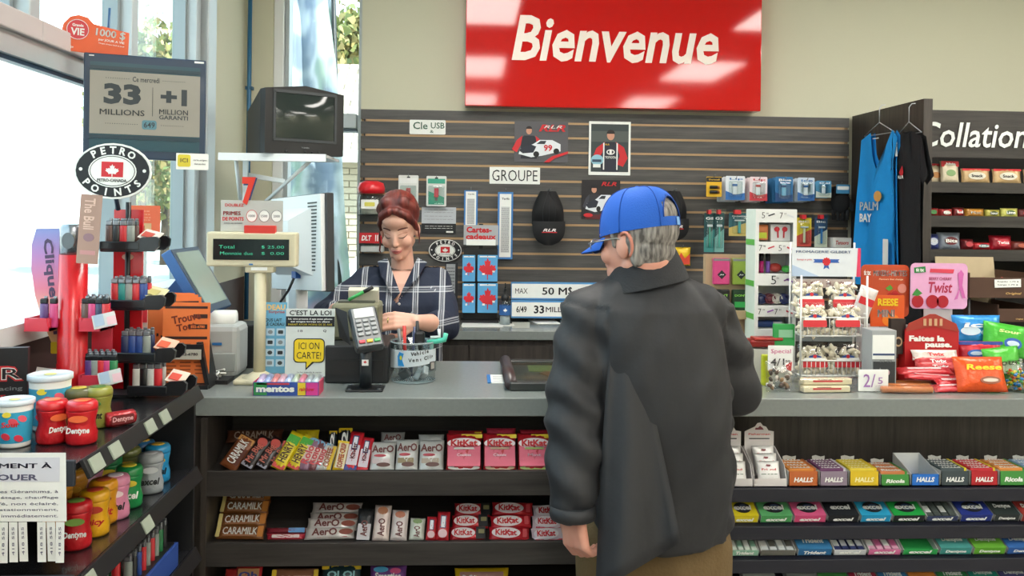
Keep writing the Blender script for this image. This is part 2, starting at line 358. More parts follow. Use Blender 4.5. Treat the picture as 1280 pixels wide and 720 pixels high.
# ------------------------------------------------------------------ slatwall
YB = BACKY
xs0, xs1 = P(452, 140, YB).x, P(1059, 160, YB).x
zs = 1.55+(265-144)/244.4
sw = thing('slatwall', ((xs0+xs1)/2, YB-.012, 0)); tag(sw, 'dark grey slatted display wall with tan grooves behind the cashier', 'display wall')
WS = xs1-xs0; pitch = .0741
ztop = P(755, 142.6, YB).z
z = P(755, 156, YB).z+.0  # first groove
tan = mat('#b08f68', .5)
zlow = z-14*pitch
first = None
MB().box((0, .004, (ztop+zlow)/2), (WS-.004, .008, ztop-zlow), mat('#8c6f4e', .6)).build('backing', sw)
MB().box((0, -.004, (ztop+z+.006)/2), (WS, .016, ztop-z-.006), wood('slat_wood', '#343333', '#5a5855', 'X', .5)).build('plank', sw)
for i in range(14):
    zc = z-i*pitch
    if not first:
        first = MB().box((0, -.004, 0), (WS, .016, pitch-.0125), wood('slat_wood', '', '')).build('plank', sw, (0, 0, zc-pitch/2)); gr = MB().box((.0, -.0065, 0), (WS-.05, .008, .0105), tan).box((-WS/2+.018, -.006, 0), (.006, .012, .012), blackm).build('groove', sw, (0, 0, zc))
    else:
        for p, zz in ((first, zc-pitch/2), (gr, zc)):
            q = p.copy(); COL.objects.link(q); q.location = (0, 0, zz)
def WF(px, py): return P(px, py, YB-.03)     # a point on the slatwall's face
# ------------------------------------------------------------------ red welcome sign
a = P(583, -20, YB-.06); b = P(947, 138, YB-.06)
sg = thing('welcome_sign', ((a.x+b.x)/2, YB-.06, 0)); tag(sg, 'large glossy red sign reading Bienvenue in white letters', 'sign')
zb = P(765, 137, YB-.06).z; zt2 = 2.98; Wg = b.x-a.x
red_sign = mat('#c80f0c', .06, 0, 0, 40, 0, spec=.5, name='red_sign')
MB().box((0, 0, (zb+zt2)/2), (Wg, .1, zt2-zb), red_sign, bev=.004).build('panel', sg)
wl = mat('#f3e6da', .4)
c = P(770, 50, YB-.115)
letter(sg, 'Bienvenue', (c.x-(a.x+b.x)/2, -.054, c.z), (902-640)/1100*4.39, .052*4.39, wl, bold=.022, shear=.22).rotation_euler = (PI/2, 0, 0)
# ------------------------------------------------------------------ main counter (two runs either side of nothing: one continuous top)
CZ = 1.0; YF, YK = 2.6, 3.24
stone = mat('#7c827f', .2, 0, .02, 90, .1)
cxl = PZ(203, 486, CZ).x
ct = MB(); ct.box(((cxl+5.2)/2, (YF+YK)/2, CZ-.0275), (5.2-cxl, YK-YF, .055), stone, bev=.003)
tag(ct.build('countertop'), 'long grey laminate countertop between customer and cashier', 'countertop')
cl = P(222, 520, YF+.01).x
base = thing('counter_carcass', (0, YF+.02, 0)); tag(base, 'dark wood counter carcass under the grey top', 'counter')
MB().box(((cl+5.2)/2, .57, .47), (5.2-cl, .02, .94), darkwood_v).build('rear_panel', base)
MB().box((cl+.012, .29, .47), (.024, .56, .94), darkwood_v).build('end_panel', base)
# back counter
bk0 = -.4
bc = MB(); bc.box(((bk0+1.95)/2, (4.05+4.48)/2, 1.0-.02), (1.95-bk0, .43, .04), stone, bev=.002); tag(bc.build('back_countertop'), 'grey back counter top under the slatted wall', 'countertop')
bcb = thing('back_cabinet', ((bk0+1.95)/2, 4.27, 0)); tag(bcb, 'dark wood cabinet carrying the back counter top', 'cabinet')
MB().box((0, 0, .48), (1.95-bk0, .38, .96), darkwood_v).build('carcass', bcb)
for i in range(5): MB().box((-1.0+i*.48, -.2, .5), (.47, .018, .86), darkwood_v).build('door', bcb)
# ================================================================== on the slatted wall
YW = YB-.027
hookm = mat('#6d7174', .3, .8)
def hook(parent, z, l=.02, x=0):
    """wire peg the pack hangs from: local y=0 is the pack, wall at +"""
    return MB().tube([(x, .0, z), (x, -.012, z+.003), (x, -.016, z+.012)], .0016, hookm, 6).tube([(x, l, z-.0), (x, -.012, z)], .0018, hookm, 6).build('hook', parent)
def panel_thing(name, x0, y0, x1, y1, m, label, cat, t=.004, Y=None, r=.002, group=None, back=None):
    Y = YW if Y is None else Y
    c, w_, h_ = rectW(x0, y0, x1, y1, Y)
    o = thing(name, c); tag(o, label, cat, group); MB().prism(rrect(w_, h_, r), t, m).build('card', o); o['wh'] = (w_, h_); return o, w_, h_
def pic(o, name, pts, m, W_, H_, lvl=1):
    """flat print; pts in 0..1 of the card (x right, y up)"""
    return MB().prism([((p[0]-.5)*W_, (p[1]-.5)*H_) for p in pts], .0006, m).build(name, o, (0, -.0024-.0007*lvl, 0))
def rc(x0, y0, x1, y1): return [(x0, y0), (x1, y0), (x1, y1), (x0, y1)]
def ov(cx, cy, rx, ry, n=20): return [(cx+rx*math.cos(2*PI*i/n), cy+ry*math.sin(2*PI*i/n)) for i in range(n)]
def tx(o, s, W_, H_, cx, cy, w_, h_, m, bold=.02, shear=0, lvl=3, spin=0): return letter(o, s, ((cx-.5)*W_, -.0026-.0007*lvl, (cy-.5)*H_), w_*W_, h_*H_ if h_ else None, m, bold=bold, shear=shear, spin=spin)
ink = mat('#16181c', .6); white_c = card('#eceee9'); inkg = mat('#2c5a44', .6); redi = mat('#c81f28', .5); bluei = mat('#2a6fae', .5); greyi = mat('#77797b', .6)
def greek(o, W_, H_, x0, x1, ys, m=None, t=.012, lvl=2):
    """rows of small print too fine to read, as thin printed lines"""
    mb = MB(); rnd = random.Random(len(ys)*7+int(x0*100))
    for y in ys:
        x = x0
        while x < x1-.03:
            l = min(x1-x, rnd.uniform(.04, .14)); mb.box(((x+l/2-.5)*W_, 0, (y-.5)*H_), (l*W_, .0006, t*H_), m or greyi); x += l+.025
    p = mb.build('small_print', o, (0, -.0024-.0007*lvl, 0)); p['kind'] = 'stuff'; return p
# handwritten signs
o, W_, H_ = panel_thing('handwritten_sign', 512, 150, 557, 168, white_c, 'small white card handwritten Cle USB in green ink', 'sign', r=.006)
tx(o, 'Cle', W_, H_, .3, .6, .4, .5, inkg, .01); tx(o, 'USB', W_, H_, .78, .62, .38, .42, inkg, .01); tx(o, '&', W_, H_, .62, .2, .1, .2, inkg, .01)
o, W_, H_ = panel_thing('handwritten_sign', 612, 209, 675, 230, white_c, 'white card handwritten GROUPE in black ink', 'sign', r=.002)
tx(o, 'GROUPE', W_, H_, .5, .5, .9, .66, ink, -.004)
# racing photographs
skin_p = mat('#c8937a', .6)
def racer(o, W_, H_, cx, cy, s, suit, arms):
    pic(o, 'figure_print', [(cx-.20*s, cy-.55*s), (cx+.20*s, cy-.55*s), (cx+.2*s, cy+.1*s), (cx+.12*s, cy+.2*s), (cx-.12*s, cy+.2*s), (cx-.2*s, cy+.1*s)], suit, W_, H_, 2)
    for sg_ in (-1, 1): pic(o, 'sleeve_print', [(cx+sg_*.16*s, cy+.2*s), (cx+sg_*.3*s, cy+.05*s), (cx+sg_*.42*s, cy-.25*s), (cx+sg_*.3*s, cy-.35*s), (cx+sg_*.2*s, cy-.1*s)], arms, W_, H_, 3)
    pic(o, 'head_print', ov(cx, cy+.36*s, .085*s*H_/W_*1.1, .12*s), skin_p, W_, H_, 3)
    pic(o, 'hair_print', [(cx+p[0]*.1*s*H_/W_, cy+.42*s+p[1]*.09*s) for p in [(math.cos(a*PI/8), math.sin(a*PI/8)) for a in range(9)]], mat('#2a2220', .7), W_, H_, 4)
def racecar(o, W_, H_, x0, y0, s, num=True, yy=1):
    q = lambda pts: [(x0+a*s, y0+b*s*yy) for a, b in pts]
    pic(o, 'car_print', q([(0, .1), (.05, .28), (.35, .42), (.5, .55), (.8, .55), (1, .42), (1, .2), (.55, .05), (.3, 0)]), mat('#dfe3e8', .5), W_, H_, 5)
    pic(o, 'hood_print', q([(.02, .2), (.06, .29), (.3, .4), (.42, .34), (.35, .15), (.1, .12)]), mat('#1d2433', .5), W_, H_, 6)
    pic(o, 'windshield_print', q([(.42, .42), (.52, .52), (.66, .52), (.62, .42)]), mat('#222a36', .4), W_, H_, 6)
    for wx in (.42, .9): pic(o, 'wheel_print', ov(x0+wx*s, y0+.1*s*yy+(.1*s if wx > .8 else 0), .07*s, .09*s*yy), mat('#1a1a1a', .6), W_, H_, 7)
    if num: tx(o, '99', W_, H_, x0+.7*s, y0+.3*s*yy, .2*s, .2*s*yy, redi, .03, lvl=8)
o, W_, H_ = panel_thing('racing_photo', 643, 152, 710, 203, card('#57565a'), 'unframed grey poster of a driver in red sleeves beside a white stock car', 'photo')
racer(o, W_, H_, .27, .5, .75, mat('#20242e', .6), redi); racecar(o, W_, H_, .08, .12, .78)
pic(o, 'swoosh_print', [(.55, 0), (.7, .15), (1, .28), (1, .22), (.75, .1), (.65, 0)], redi, W_, H_, 8)
tx(o, 'RLR', W_, H_, .7, .84, .5, .17, redi, .03, .3, lvl=8); tx(o, 'RLR', W_, H_, .715, .87, .34, .07, white_c, .0, .3, lvl=9)
o, W_, H_ = panel_thing('racing_photo', 736, 152, 788, 219, white_c, 'white-bordered portrait of a racing driver holding a blue and white helmet', 'photo', t=.008)
pic(o, 'photo_print', rc(.05, .06, .95, .95), mat('#2f3a3c', .4), W_, H_, 3)
pic(o, 'crowd_print', rc(.05, .62, .95, .82), mat('#4d5552', .5), W_, H_, 4)
o['x'] = 1; del o['x']
def lift(fn):
    return fn
racer2 = [(.3, .06), (.72, .06), (.75, .5), (.62, .62), (.4, .62), (.27, .5)]
pic(o, 'suit_print', racer2, mat('#1c2030', .5), W_, H_, 5)
pic(o, 'sleeve_print', [(.38, .62), (.18, .5), (.08, .3), (.2, .25), (.32, .42)], redi, W_, H_, 6)
pic(o, 'sleeve_print', [(.64, .62), (.84, .52), (.93, .32), (.82, .16), (.68, .2), (.74, .36)], redi, W_, H_, 6)
pic(o, 'harness_print', rc(.34, .1, .37, .6), white_c, W_, H_, 7); pic(o, 'harness_print', rc(.66, .1, .69, .6), white_c, W_, H_, 7)
pic(o, 'head_print', ov(.52, .74, .09, .09), skin_p, W_, H_, 6); pic(o, 'hair_print', [(.52+.1*math.cos(a*PI/8), .77+.075*math.sin(a*PI/8)) for a in range(9)], mat('#2a2220', .7), W_, H_, 7)
pic(o, 'emblem_print', ov(.52, .43, .1, .05), white_c, W_, H_, 7); pic(o, 'emblem_print', ov(.52, .43, .075, .032), mat('#1c2030', .5), W_, H_, 8); pic(o, 'emblem_print', ov(.52, .43, .03, .045), white_c, W_, H_, 9)
tx(o, 'TOYOTA', W_, H_, .52, .33, .26, .045, white_c, lvl=8); tx(o, 'RLR', W_, H_, .44, .57, .1, .03, mat('#e0b030'), lvl=8)
pic(o, 'helmet_print', ov(.2, .28, .15, .1), mat('#8fc0d0', .4), W_, H_, 8); pic(o, 'visor_print', rc(.08, .24, .3, .29), mat('#26405a', .3), W_, H_, 9); pic(o, 'helmet_print', rc(.1, .14, .28, .2), white_c, W_, H_, 9)
o, W_, H_ = panel_thing('racing_photo', 727, 225, 775, 274, card('#1f1c1e'), 'dark poster of a driver in a black cap above a white race car', 'photo')
racer(o, W_, H_, .32, .5, .7, mat('#2b2c33', .6), mat('#3a3a44', .6)); racecar(o, W_, H_, .1, .18, .8, False)
pic(o, 'cap_print', [(.32+.1*math.cos(a*PI/8), .81+.08*math.sin(a*PI/8)) for a in range(9)], mat('#14161c', .6), W_, H_, 9)
pic(o, 'badge_print', ov(.17, .1, .12, .05), redi, W_, H_, 8); tx(o, 'RLR', W_, H_, .7, .9, .4, .1, redi, .02, .3, lvl=8)
pic(o, 'floor_print', rc(.1, 0, 1, .14), mat('#5a1c20', .5), W_, H_, 1)
# caps on the wall
def wallcap(px0, py0, px1, py1, label, logo=True):
    c, w_, h_ = rectW(px0, py0, px1, py1, YW-.06)
    o = thing('cap', (c.x, YW-.05, c.z)); tag(o, label, 'cap', 'black caps hung on the slatted wall')
    blk = mat('#141416', .75, 0, .15, 300, .15); mb = MB(); n = 16; vs = []; fs = []
    for i in range(n+1):                      # crown hanging down, opening to the wall
        t = i/n; z = h_*.5 - t*h_*.62; rr = w_/2*(.5+.5*math.sin(min(1, t*1.35)*PI/2)); d = .075*math.sin(PI*(.12+.72*t))
        for k in range(17): a = PI*k/16; vs.append((-math.cos(a)*rr, -math.sin(a)**.8*d, z))
    for i in range(n):
        for k in range(16): fs.append((i*17+k, i*17+k+1, (i+1)*17+k+1, (i+1)*17+k))
    mb.add(vs, fs, blk, True); mb.build('crown', o)
    mb = MB(); vs = []; fs = []
    for i in range(9):
        t = i/8; z = -h_*.06 - t*h_*.44; rr = w_/2*1.02*math.sqrt(max(0, 1-(t*.98)**3.2))
        for k in range(13): u = k/12*2-1; vs.append((u*rr, -.055-.035*(1-u*u)*(1-.5*t)-.012*math.sin(t*3), z))
    for i in range(8):
        for k in range(12): fs.append((i*13+k, i*13+k+1, (i+1)*13+k+1, (i+1)*13+k))
    vv = vs+[(p[0], p[1]+.006, p[2]) for p in vs]; nn = len(vs)
    mb.add(vv, fs+[tuple(x+nn for x in reversed(f)) for f in fs], blk, True); mb.build('brim', o)
    for k in (-1, 0, 1):
        MB().tube([(k*w_*.2*math.sin(t/8*2.2), -.077*math.sin(PI*(.12+.66*t/8))*math.sqrt(max(0, 1-(k*.4*math.sin(t/8*2.2))**2))-.001, h_*.5-t/8*h_*.58) for t in range(9)], .0012, mat('#2a2a2e', .8), 5).build('seam', o)
    if logo:
        letter(o, 'RLR', (0, -.097, -h_*.22), w_*.4, .014, mat('#d8d4d4', .5), bold=.02, shear=.3); decal(o, 'underline', rrect(w_*.46, .004, .001), redi, -.097, z=-h_*.22-.011)
    MB().tube([(0, .05, h_*.5), (0, -.02, h_*.5+.005), (.01, -.03, h_*.5+.012)], .0022, hookm, 6).build('hook', o)
    return o
wallcap(665, 239, 705, 306, 'black cap with a small red and white logo, hung right of the price strips')
wallcap(826, 239, 858, 300, 'black cap hanging on the wall behind the blue cap of the customer')
# price strips, notice boards, gift card stand
def strip(x0, y0, x1, y1, label):
    o, W_, H_ = panel_thing('price_strip', x0, y0, x1, y1, card('#3f7fc0'), label, 'price list', Y=YW-.02)
    pic(o, 'list_print', rc(.12, .03, .88, .97), white_c, W_, H_); pic(o, 'table_print', rc(.22, .1, .78, .78), mat('#c5c8c8', .6), W_, H_, 2)
    greek(o, W_, H_, .25, .75, [.12+.03*k for k in range(22)], t=.008, lvl=3); tx(o, 'Tarifs', W_, H_, .5, .9, .5, .03, ink); hook(o, H_/2+.004); return o
strip(580, 238, 597, 285, 'short white and blue price strip hanging above the gift card stand')
strip(622, 240, 641, 324, 'long white and blue price strip hanging right of the gift card sign')
o, W_, H_ = panel_thing('notice', 527, 259, 570, 292, card('#b9bec4'), 'grey and black printed notice under the blister packs', 'notice')
pic(o, 'black_band', rc(0, 0, 1, .38), ink, W_, H_); greek(o, W_, H_, .08, .92, [.9, .8, .66, .54]); greek(o, W_, H_, .1, .9, [.28, .2], white_c); pic(o, 'logo_print', rc(.72, .04, .92, .1), white_c, W_, H_, 2)
def retro(o, W_, H_, rim=True):
    """white oval plaque, black ring with arced letters, red leaf flag"""
    b = MB().prism(oval(W_, H_), .006, white_c).build('plaque', o)
    ring = []; MB().prism(oval(W_*.95, H_*.93), .001, ink).build('black_ring', o, (0, -.0035, 0)); MB().prism(oval(W_*.62, H_*.58), .001, white_c).build('centre', o, (0, -.0045, 0)); MB().prism(oval(W_*.585, H_*.54), .001, ink).build('centre_line', o, (0, -.0049, 0)); MB().prism(oval(W_*.565, H_*.515), .001, white_c).build('centre_field', o, (0, -.0053, 0))
    MB().prism(rrect(W_*.28, H_*.27, .001, cz=H_*.03), .001, redi).build('red_flag', o, (0, -.0060, 0))
    MB().prism(leafpts(H_*.13, 0, H_*.01, W_/H_*.8), .001, white_c).build('leaf', o, (0, -.0066, 0))
    letter(o, 'PETRO-CANADA', (0, -.0066, -H_*.165), W_*.38, H_*.055, ink)
    for s_, a0, da, flip in (('PETRO', 128, -19, 0), ('POINTS', 214, 22.5, 1)):
        for i, ch in enumerate(s_):
            if ch == ' ': continue
            a = math.radians(a0+da*i); x, z_ = W_*.392*math.cos(a), H_*.375*math.sin(a)
            nx, nz = math.cos(a)/W_, math.sin(a)/H_; an = math.atan2(nz, nx); sp = an-PI/2 if not flip else an+PI/2
            letter(o, ch, (x, -.0055, z_), None, H_*.135, white_c, bold=.035, spin=sp)
    for sg_ in (-1, 1): MB().prism(oval(W_*.045, H_*.06), .001, white_c).build('dot', o, (sg_*W_*.41, -.0045, H_*.02))
c, W_, H_ = rectW(536, 299, 577, 327, YW-.01)
o = thing('points_sign', (c.x, YW-.01, c.z)); tag(o, 'small oval PETRO POINTS plaque on the slatted wall by the cashier\'s shoulder', 'sign'); retro(o, W_, H_)
# display card behind the cashier's arm
o, W_, H_ = panel_thing('display_card', 556, 328, 572, 398, card('#2c2e32'), 'tall dark display card with a silver strip left of the gift card stand', 'card', Y=YW-.05)
pic(o, 'silver_strip', rc(.1, .45, .8, .97), mat('#a9aeb2', .4, .3), W_, H_); greek(o, W_, H_, .15, .75, [.9, .84, .78, .72, .66, .6, .54], ink, lvl=2); pic(o, 'red_tab', rc(.1, .1, .8, .42), mat('#a03434'), W_, H_)
# blister packs on the left, jar with the red lid
def blister(px0, py0, px1, py1, cardc, label, prod, Y=YW-.03, group=None, cat='blister pack', stack=1, lettering=None):
    c, w_, h_ = rectW(px0, py0, px1, py1, Y)
    o = thing('blister_pack', (c.x, Y, c.z)); tag(o, label, cat, group)
    MB().prism(rrect(w_, h_, .006), .003, card(cardc)).build('backing_card', o)
    MB().prism([(-.008, 0), (.008, 0), (.008, .006), (.002, .008), (-.002, .008), (-.008, .006)], .0035, mat('#2a2c30')).build('hang_slot', o, (0, -.0005, h_/2-.014))
    prod(o, w_, h_); MB().box((0, -.011, -h_*.12), (w_*.8, .018, h_*.6), CLEAR, bev=.005).build('blister', o); hook(o, h_/2-.006, .04)
    if lettering: letter(o, lettering[0], (0, -.0022, h_*lettering[1]), w_*.7, h_*.08, lettering[2], bold=.02)
    return o
def usb(col, col2):
    def f(o, w_, h_):
        MB().box((0, -.006, -h_*.05), (w_*.22, .008, h_*.3), plas(col), bev=.003).build('usb_stick', o); MB().box((0, -.006, -h_*.26), (w_*.14, .006, h_*.1), hookm).build('usb_plug', o)
        MB().prism(rrect(w_*.86, h_*.16, .002, cz=h_*.33), .001, card(col2)).build('header_print', o, (0, -.002, 0)); MB().prism([(-w_*.4, -h_*.44), (w_*.4, -h_*.44), (w_*.4, -h_*.2), (-w_*.4, h_*.0)], .001, card(col2)).build('lower_print', o, (0, -.002, 0))
    return f
blister(498, 219, 523, 259, '#d9dcd8', 'pale blister pack with red print hanging behind the cashier\'s hair', usb('#b33a46', '#e6e8e6'))
blister(533, 220, 558, 258, '#d9dcd8', 'green and yellow blister pack holding a red flash drive', usb('#cc3550', '#3fa58a'), lettering=('USB', .34, ink))
c, w_, h_ = rectW(447, 226, 481, 268, YW-.08)
o = thing('plastic_jar', (c.x, YW-.08, c.z-h_/2)); tag(o, 'clear plastic jar with a bulging red lid on the wall left of the cashier', 'jar')
MB().lathe([(.0, 0), (.055, 0), (.06, .01), (.062, h_*.45), (.056, h_*.62)], CLEAR, 20).build('jar_body', o)
MB().lathe([(.058, h_*.62), (.066, h_*.62), (.068, h_*.78), (.06, h_*.93), (.03, h_), (0, h_)], plas('#d8202c'), 24).build('lid', o)
MB().prism(rrect(.085, .045, .004), .001, white_c).build('label', o, (0, -.063, h_*.3)); MB().prism(rrect(.05, .02, .004), .001, card('#d8d060')).build('label_print', o, (0, -.0645, h_*.3))
MB().lathe([(0, .002), (.05, .004), (.05, .04), (0, .045)], mat('#d8d2c4', .6, 0, .2, 80, .2), 16).build('contents', o)
MB().box((0, .035, -.004), (.13, .09, .006), CLEAR).build('wall_shelf', o)
o, W_, H_ = panel_thing('price_rail', 449, 291, 480, 304, card('#c01c24'), 'red label rail marked DLT on the clear shelf left of the cashier', 'label', Y=YW-.1)
tx(o, 'DLT', W_, H_, .3, .5, .4, .5, white_c, .03, .2); tx(o, '|||', W_, H_, .75, .5, .2, .6, white_c)
MB().box((.0, .05, -H_/2-.005), (W_, .1, .008), CLEAR).build('shelf', o); MB().box((.0, .05, -H_/2-.03), (W_*.9, .08, .03), mat('#b9bcba', .5), bev=.004).build('packet_row', o)
# gift cards
cx0 = rectW(577, 310, 624, 398, YW-.1)
c, w_, h_ = cx0
o = thing('gift_card_stand', (c.x, YW-.1, 1.0)); tag(o, 'black wire stand holding four red leaf gift cards on the back counter', 'display stand')
hS = c.z+h_/2-1.0
MB().box((0, .02, (hS+.12)/2), (.02, .012, hS+.12), blackm).box((0, .0, .008), (w_*.98, .12, .016), blackm).box((0, .012, hS*.5), (w_*.9, .008, hS*.98), blackm).build('frame', o)
sgn = MB().prism(rrect(.172, .098, .002), .003, card('#a9adb0')).build('header_card', o, (0, -.012, hS+.065))
letter(sgn, 'Cartes-', (-.01, -.003, .026), .125, .03, redi, bold=.04); letter(sgn, 'cadeaux', (0, -.003, -.008), .15, .028, redi, bold=.04); MB().prism(rrect(.145, .03, .001), .001, white_c).build('price_tag', sgn, (0, -.002, -.036))
blu = card('#58a4d6')
for r_i in range(2):
    for c_i in range(2):
        px0, px1 = ((578, 594), (597, 622))[c_i]; py0, py1 = ((319, 352), (354, 391))[r_i]
        cc, w2, h2 = rectW(px0, py0, px1, py1, YW-.15)
        g_ = thing('gift_card', (cc.x, YW-.14-.01*r_i, cc.z)); tag(g_, f'red maple leaf gift card, {"wide" if c_i else "narrow"} one in the {"lower" if r_i else "upper"} row of the black stand', 'gift card', 'leaf gift cards')
        for q in range(3): MB().prism(rrect(w2, h2, .003), .0012, blu).build('sleeve', g_, (0, .004*q, 0))
        rdm = mat('#d32f3a', .4); MB().prism([(p[0]*1.1, p[1]*1.3) for p in leafpts(w2*.5, 0, -w2*.02, .95)], .0008, rdm).build('leaf', g_, (0, -.002, 0))
        MB().prism(rrect(w2*.14, h2*.07, .001), .0008, white_c).build('value_tag', g_, (-w2*.2, -.003, -h2*.22)); MB().prism(rrect(w2*.12, h2*.06, .001), .0008, white_c).build('value_tag', g_, (w2*.3, -.003, -h2*.12)); MB().prism(rrect(w2*.8, h2*.05, .001), .0008, white_c).build('top_print', g_, (0, -.0015, h2*.44))
        MB().cyl((0, .02, h2*.46), (0, -.012, h2*.46), .002, blackm, 6).build('peg', g_)
# small bottle
c, w_, h_ = rectW(624, 349, 638, 398, YW-.16)
o = thing('pump_bottle', (c.x, YW-.2, 1.0)); tag(o, 'small clear bottle with black pump and blue label between gift cards and jackpot signs', 'bottle')
MB().lathe([(0, 0), (.026, 0), (.028, .01), (.028, .1), (.02, .118), (.014, .125)], CLEAR, 18).build('bottle_body', o); MB().lathe([(0, .003), (.024, .003), (.024, .045), (0, .045)], mat('#c9cfd2', .3, alpha=.7), 16).build('liquid', o)
MB().lathe([(.016, .118), (.02, .12), (.02, .14), (.008, .15), (.006, .175)], blackm, 14).cyl((0, .0, .175), (0, 0, .205), .003, blackm, 8).box((0, -.008, .175), (.012, .034, .008), blackm, bev=.002).build('pump', o)
MB().lathe([(.0288, .05), (.0288, .098)], card('#2c5f9e'), 20, cap=False).build('label', o); MB().prism(leafpts(.012, 0, 0), .001, white_c).build('label_print', o, (0, -.0298, .075))
MB().box((0, 0, .003), (.09, .07, .004), white_c).build('coaster_card', o, (0, 0, -.002))
# jackpot boards
def jack(y0, y1, label, lines, Y, x0=639, x1=768):
    c, w_, h_ = rectW(x0, y0, x1, y1, Y)
    o = thing('jackpot_board', (c.x, Y, c.z)); tag(o, label, 'sign'); MB().box((0, .01, 0), (w_, .02, h_), card('#4f8cc0'), bev=.002).build('board', o)
    MB().prism(rrect(w_*.985, h_*.8, .002), .0015, white_c).build('panel_print', o, (0, -.001, 0))
    for s_, cx_, ww, hh, b_ in lines: letter(o, s_, ((cx_-.5)*w_, -.0026, 0), ww*w_, hh*h_, ink, bold=b_)
    return o
jack(353, 375, 'upper jackpot board reading 50 M$ + 4 on the back counter', [('MAX', .1, .12, .3, .0), ('50 M', .42, .24, .42, .02), ('$', .57, .04, .5, .02), ('+ 4', .7, .15, .42, .02)], 4.40)
jack(376, 398, 'lower jackpot board reading 33 MILLIONS on the back counter', [('6/49', .1, .1, .36, .02), ('33', .27, .1, .46, .03), ('MILLIONS', .5, .33, .3, .015), ('+1', .75, .08, .4, .02)], 4.38)
def paper(pts, label, name='paper_sheet', m=None, z=1.0, cat='paper', n=3):
    ps = [PZ(a, b, z) for a, b in pts]; cx_ = sum(p.x for p in ps)/len(ps); cy_ = sum(p.y for p in ps)/len(ps)
    o = thing(name, (cx_, cy_, z)); tag(o, label, cat)
    for q in range(n):
        k = .003*q; vs = [(p.x-cx_+k*(1 if i % 2 else -1), p.y-cy_+k, .0006+q*.0012) for i, p in enumerate(ps)]; vt = [(a, b, c+.001) for a, b, c in vs]; m_ = len(ps)
        MB().add(vs+vt, [list(range(m_))[::-1], list(range(m_, 2*m_))]+[(i, (i+1) % m_, (i+1) % m_+m_, i+m_) for i in range(m_)], m or white_c).build('sheet', o)
    return o
paper([(578, 409), (628, 409), (623, 400), (578, 400)], 'blank white sheets on the back counter below the gift cards')
paper([(672, 405), (700, 405), (690, 398), (655, 398)], 'white slips on the back counter before the jackpot boards', n=2)
paper([(640, 410), (662, 410), (662, 403), (640, 403)], 'small grey card lying at the edge of the back counter', m=card('#b9bcb4'), n=1)
paper([(700, 402), (735, 402), (735, 397), (700, 397)], 'pale blue slip tucked under the jackpot boards', m=card('#bcd6e6'), n=1)
# yellow packet behind the customer's collar
def pouch(name, w_, h_, t_, m, top=None, seal=.06):
    """pillow-shaped pouch standing in local xz, front to -y"""
    mb = MB(); nx, nz = 10, 12; vs = []; fs = []
    def th(u, v): return t_/2*max(0, (1-abs(2*u-1)**2.6))**.6*max(0, (1-abs(2*v-1)**3.2))**.6
    for s_ in (-1, 1):
        for j in range(nz+1):
            for i in range(nx+1):
                u, v = i/nx, j/nz; wr = .0014*math.sin(i*2.3+j*1.7)*(th(u, v) > 0)
                vs.append(((u-.5)*w_*(1-.04*math.sin(PI*v)), s_*(th(u, v)+.0006)+wr, (v-.5)*h_))
    N = (nx+1)*(nz+1)
    for s_ in range(2):
        for j in range(nz):
            for i in range(nx):
                a = s_*N+j*(nx+1)+i; q = (a, a+1, a+nx+2, a+nx+1); fs.append(q if s_ == 0 else q[::-1])
    edge = [i for i in range(nx+1)]+[j*(nx+1)+nx for j in range(1, nz+1)]+[nz*(nx+1)+i for i in range(nx-1, -1, -1)]+[j*(nx+1) for j in range(nz-1, 0, -1)]
    for k in range(len(edge)): a, b = edge[k], edge[(k+1) % len(edge)]; fs.append((b, a, a+N, b+N))
    mb.add(vs, fs, m, True)
    if top: mb.box((0, 0, h_/2-.008), (w_*1.0, .004, .016), top)
    return mb
c, w_, h_ = rectW(843, 309, 863, 332, YW-.05)
o = thing('snack_packet', (c.x, YW-.05, c.z)); tag(o, 'yellow and red packet on the wall behind the customer\'s collar', 'packet'); pouch('p', w_, h_, .02, wrap('#e8c020')).build('pouch', o)
decal(o, 'zigzag_print', [(-.035, -.04), (.035, -.04), (.035, .015), (.01, -.01), (-.01, .02), (-.02, -.0)], mat('#d0402a'), -.0125); hook(o, h_/2)
# hanging packs, right
def packs(px0, py0, px1, py1, cardc, printc, label, n=4, Y=YW-.14, prodc='#e8ecf0', txt='', tc=None, lean=.006):
    c, w_, h_ = rectW(px0, py0, px1, py1, Y)
    for q in range(n):
        o = thing('hanging_pack', (c.x-lean*(q), Y+.030*q+.0, c.z-.003*q)); tag(o, label.replace('packs', 'pack')+', '+(['frontmost', 'just behind the front one', 'third on its peg', 'rearmost on its peg'][q]), 'hanging pack', label.split(',')[0]+' on one peg')
        MB().prism(rrect(w_, h_, .006), .002, card(cardc)).build('backing_card', o)
        if q == 0:
            MB().prism([(-w_*.5, -h_*.5), (w_*.5, -h_*.5), (w_*.5, -h_*.2), (0, -h_*.28), (-w_*.5, -h_*.12)], .001, card(printc)).build('lower_print', o, (0, -.0015, 0))
            MB().box((-w_*.05, -.008, -h_*.02), (w_*.24, .01, h_*.5), plas(prodc), bev=.004).build('product', o); MB().box((-w_*.05, -.009, h_*.12), (w_*.25, .012, h_*.1), plas(printc), bev=.002).build('product_band', o)
            MB().box((0, -.009, -h_*.05), (w_*.7, .016, h_*.66), CLEAR, bev=.005).build('blister', o)
            if txt: letter(o, txt, (w_*.05, -.0022, h_*.37), w_*.7, h_*.1, tc or mat(printc), bold=.02)
            MB().tube([(0, .150, h_/2-.012), (0, -.02, h_/2-.012), (0, -.026, h_/2)], .0016, hookm, 6).build('peg', o)
        else: MB().box((0, -.006, -h_*.1), (w_*.6, .008, h_*.5), CLEAR, bev=.003).build('blister', o)
def batteries(o_): pass
c, w_, h_ = rectW(883, 221, 902, 246, YW-.14)
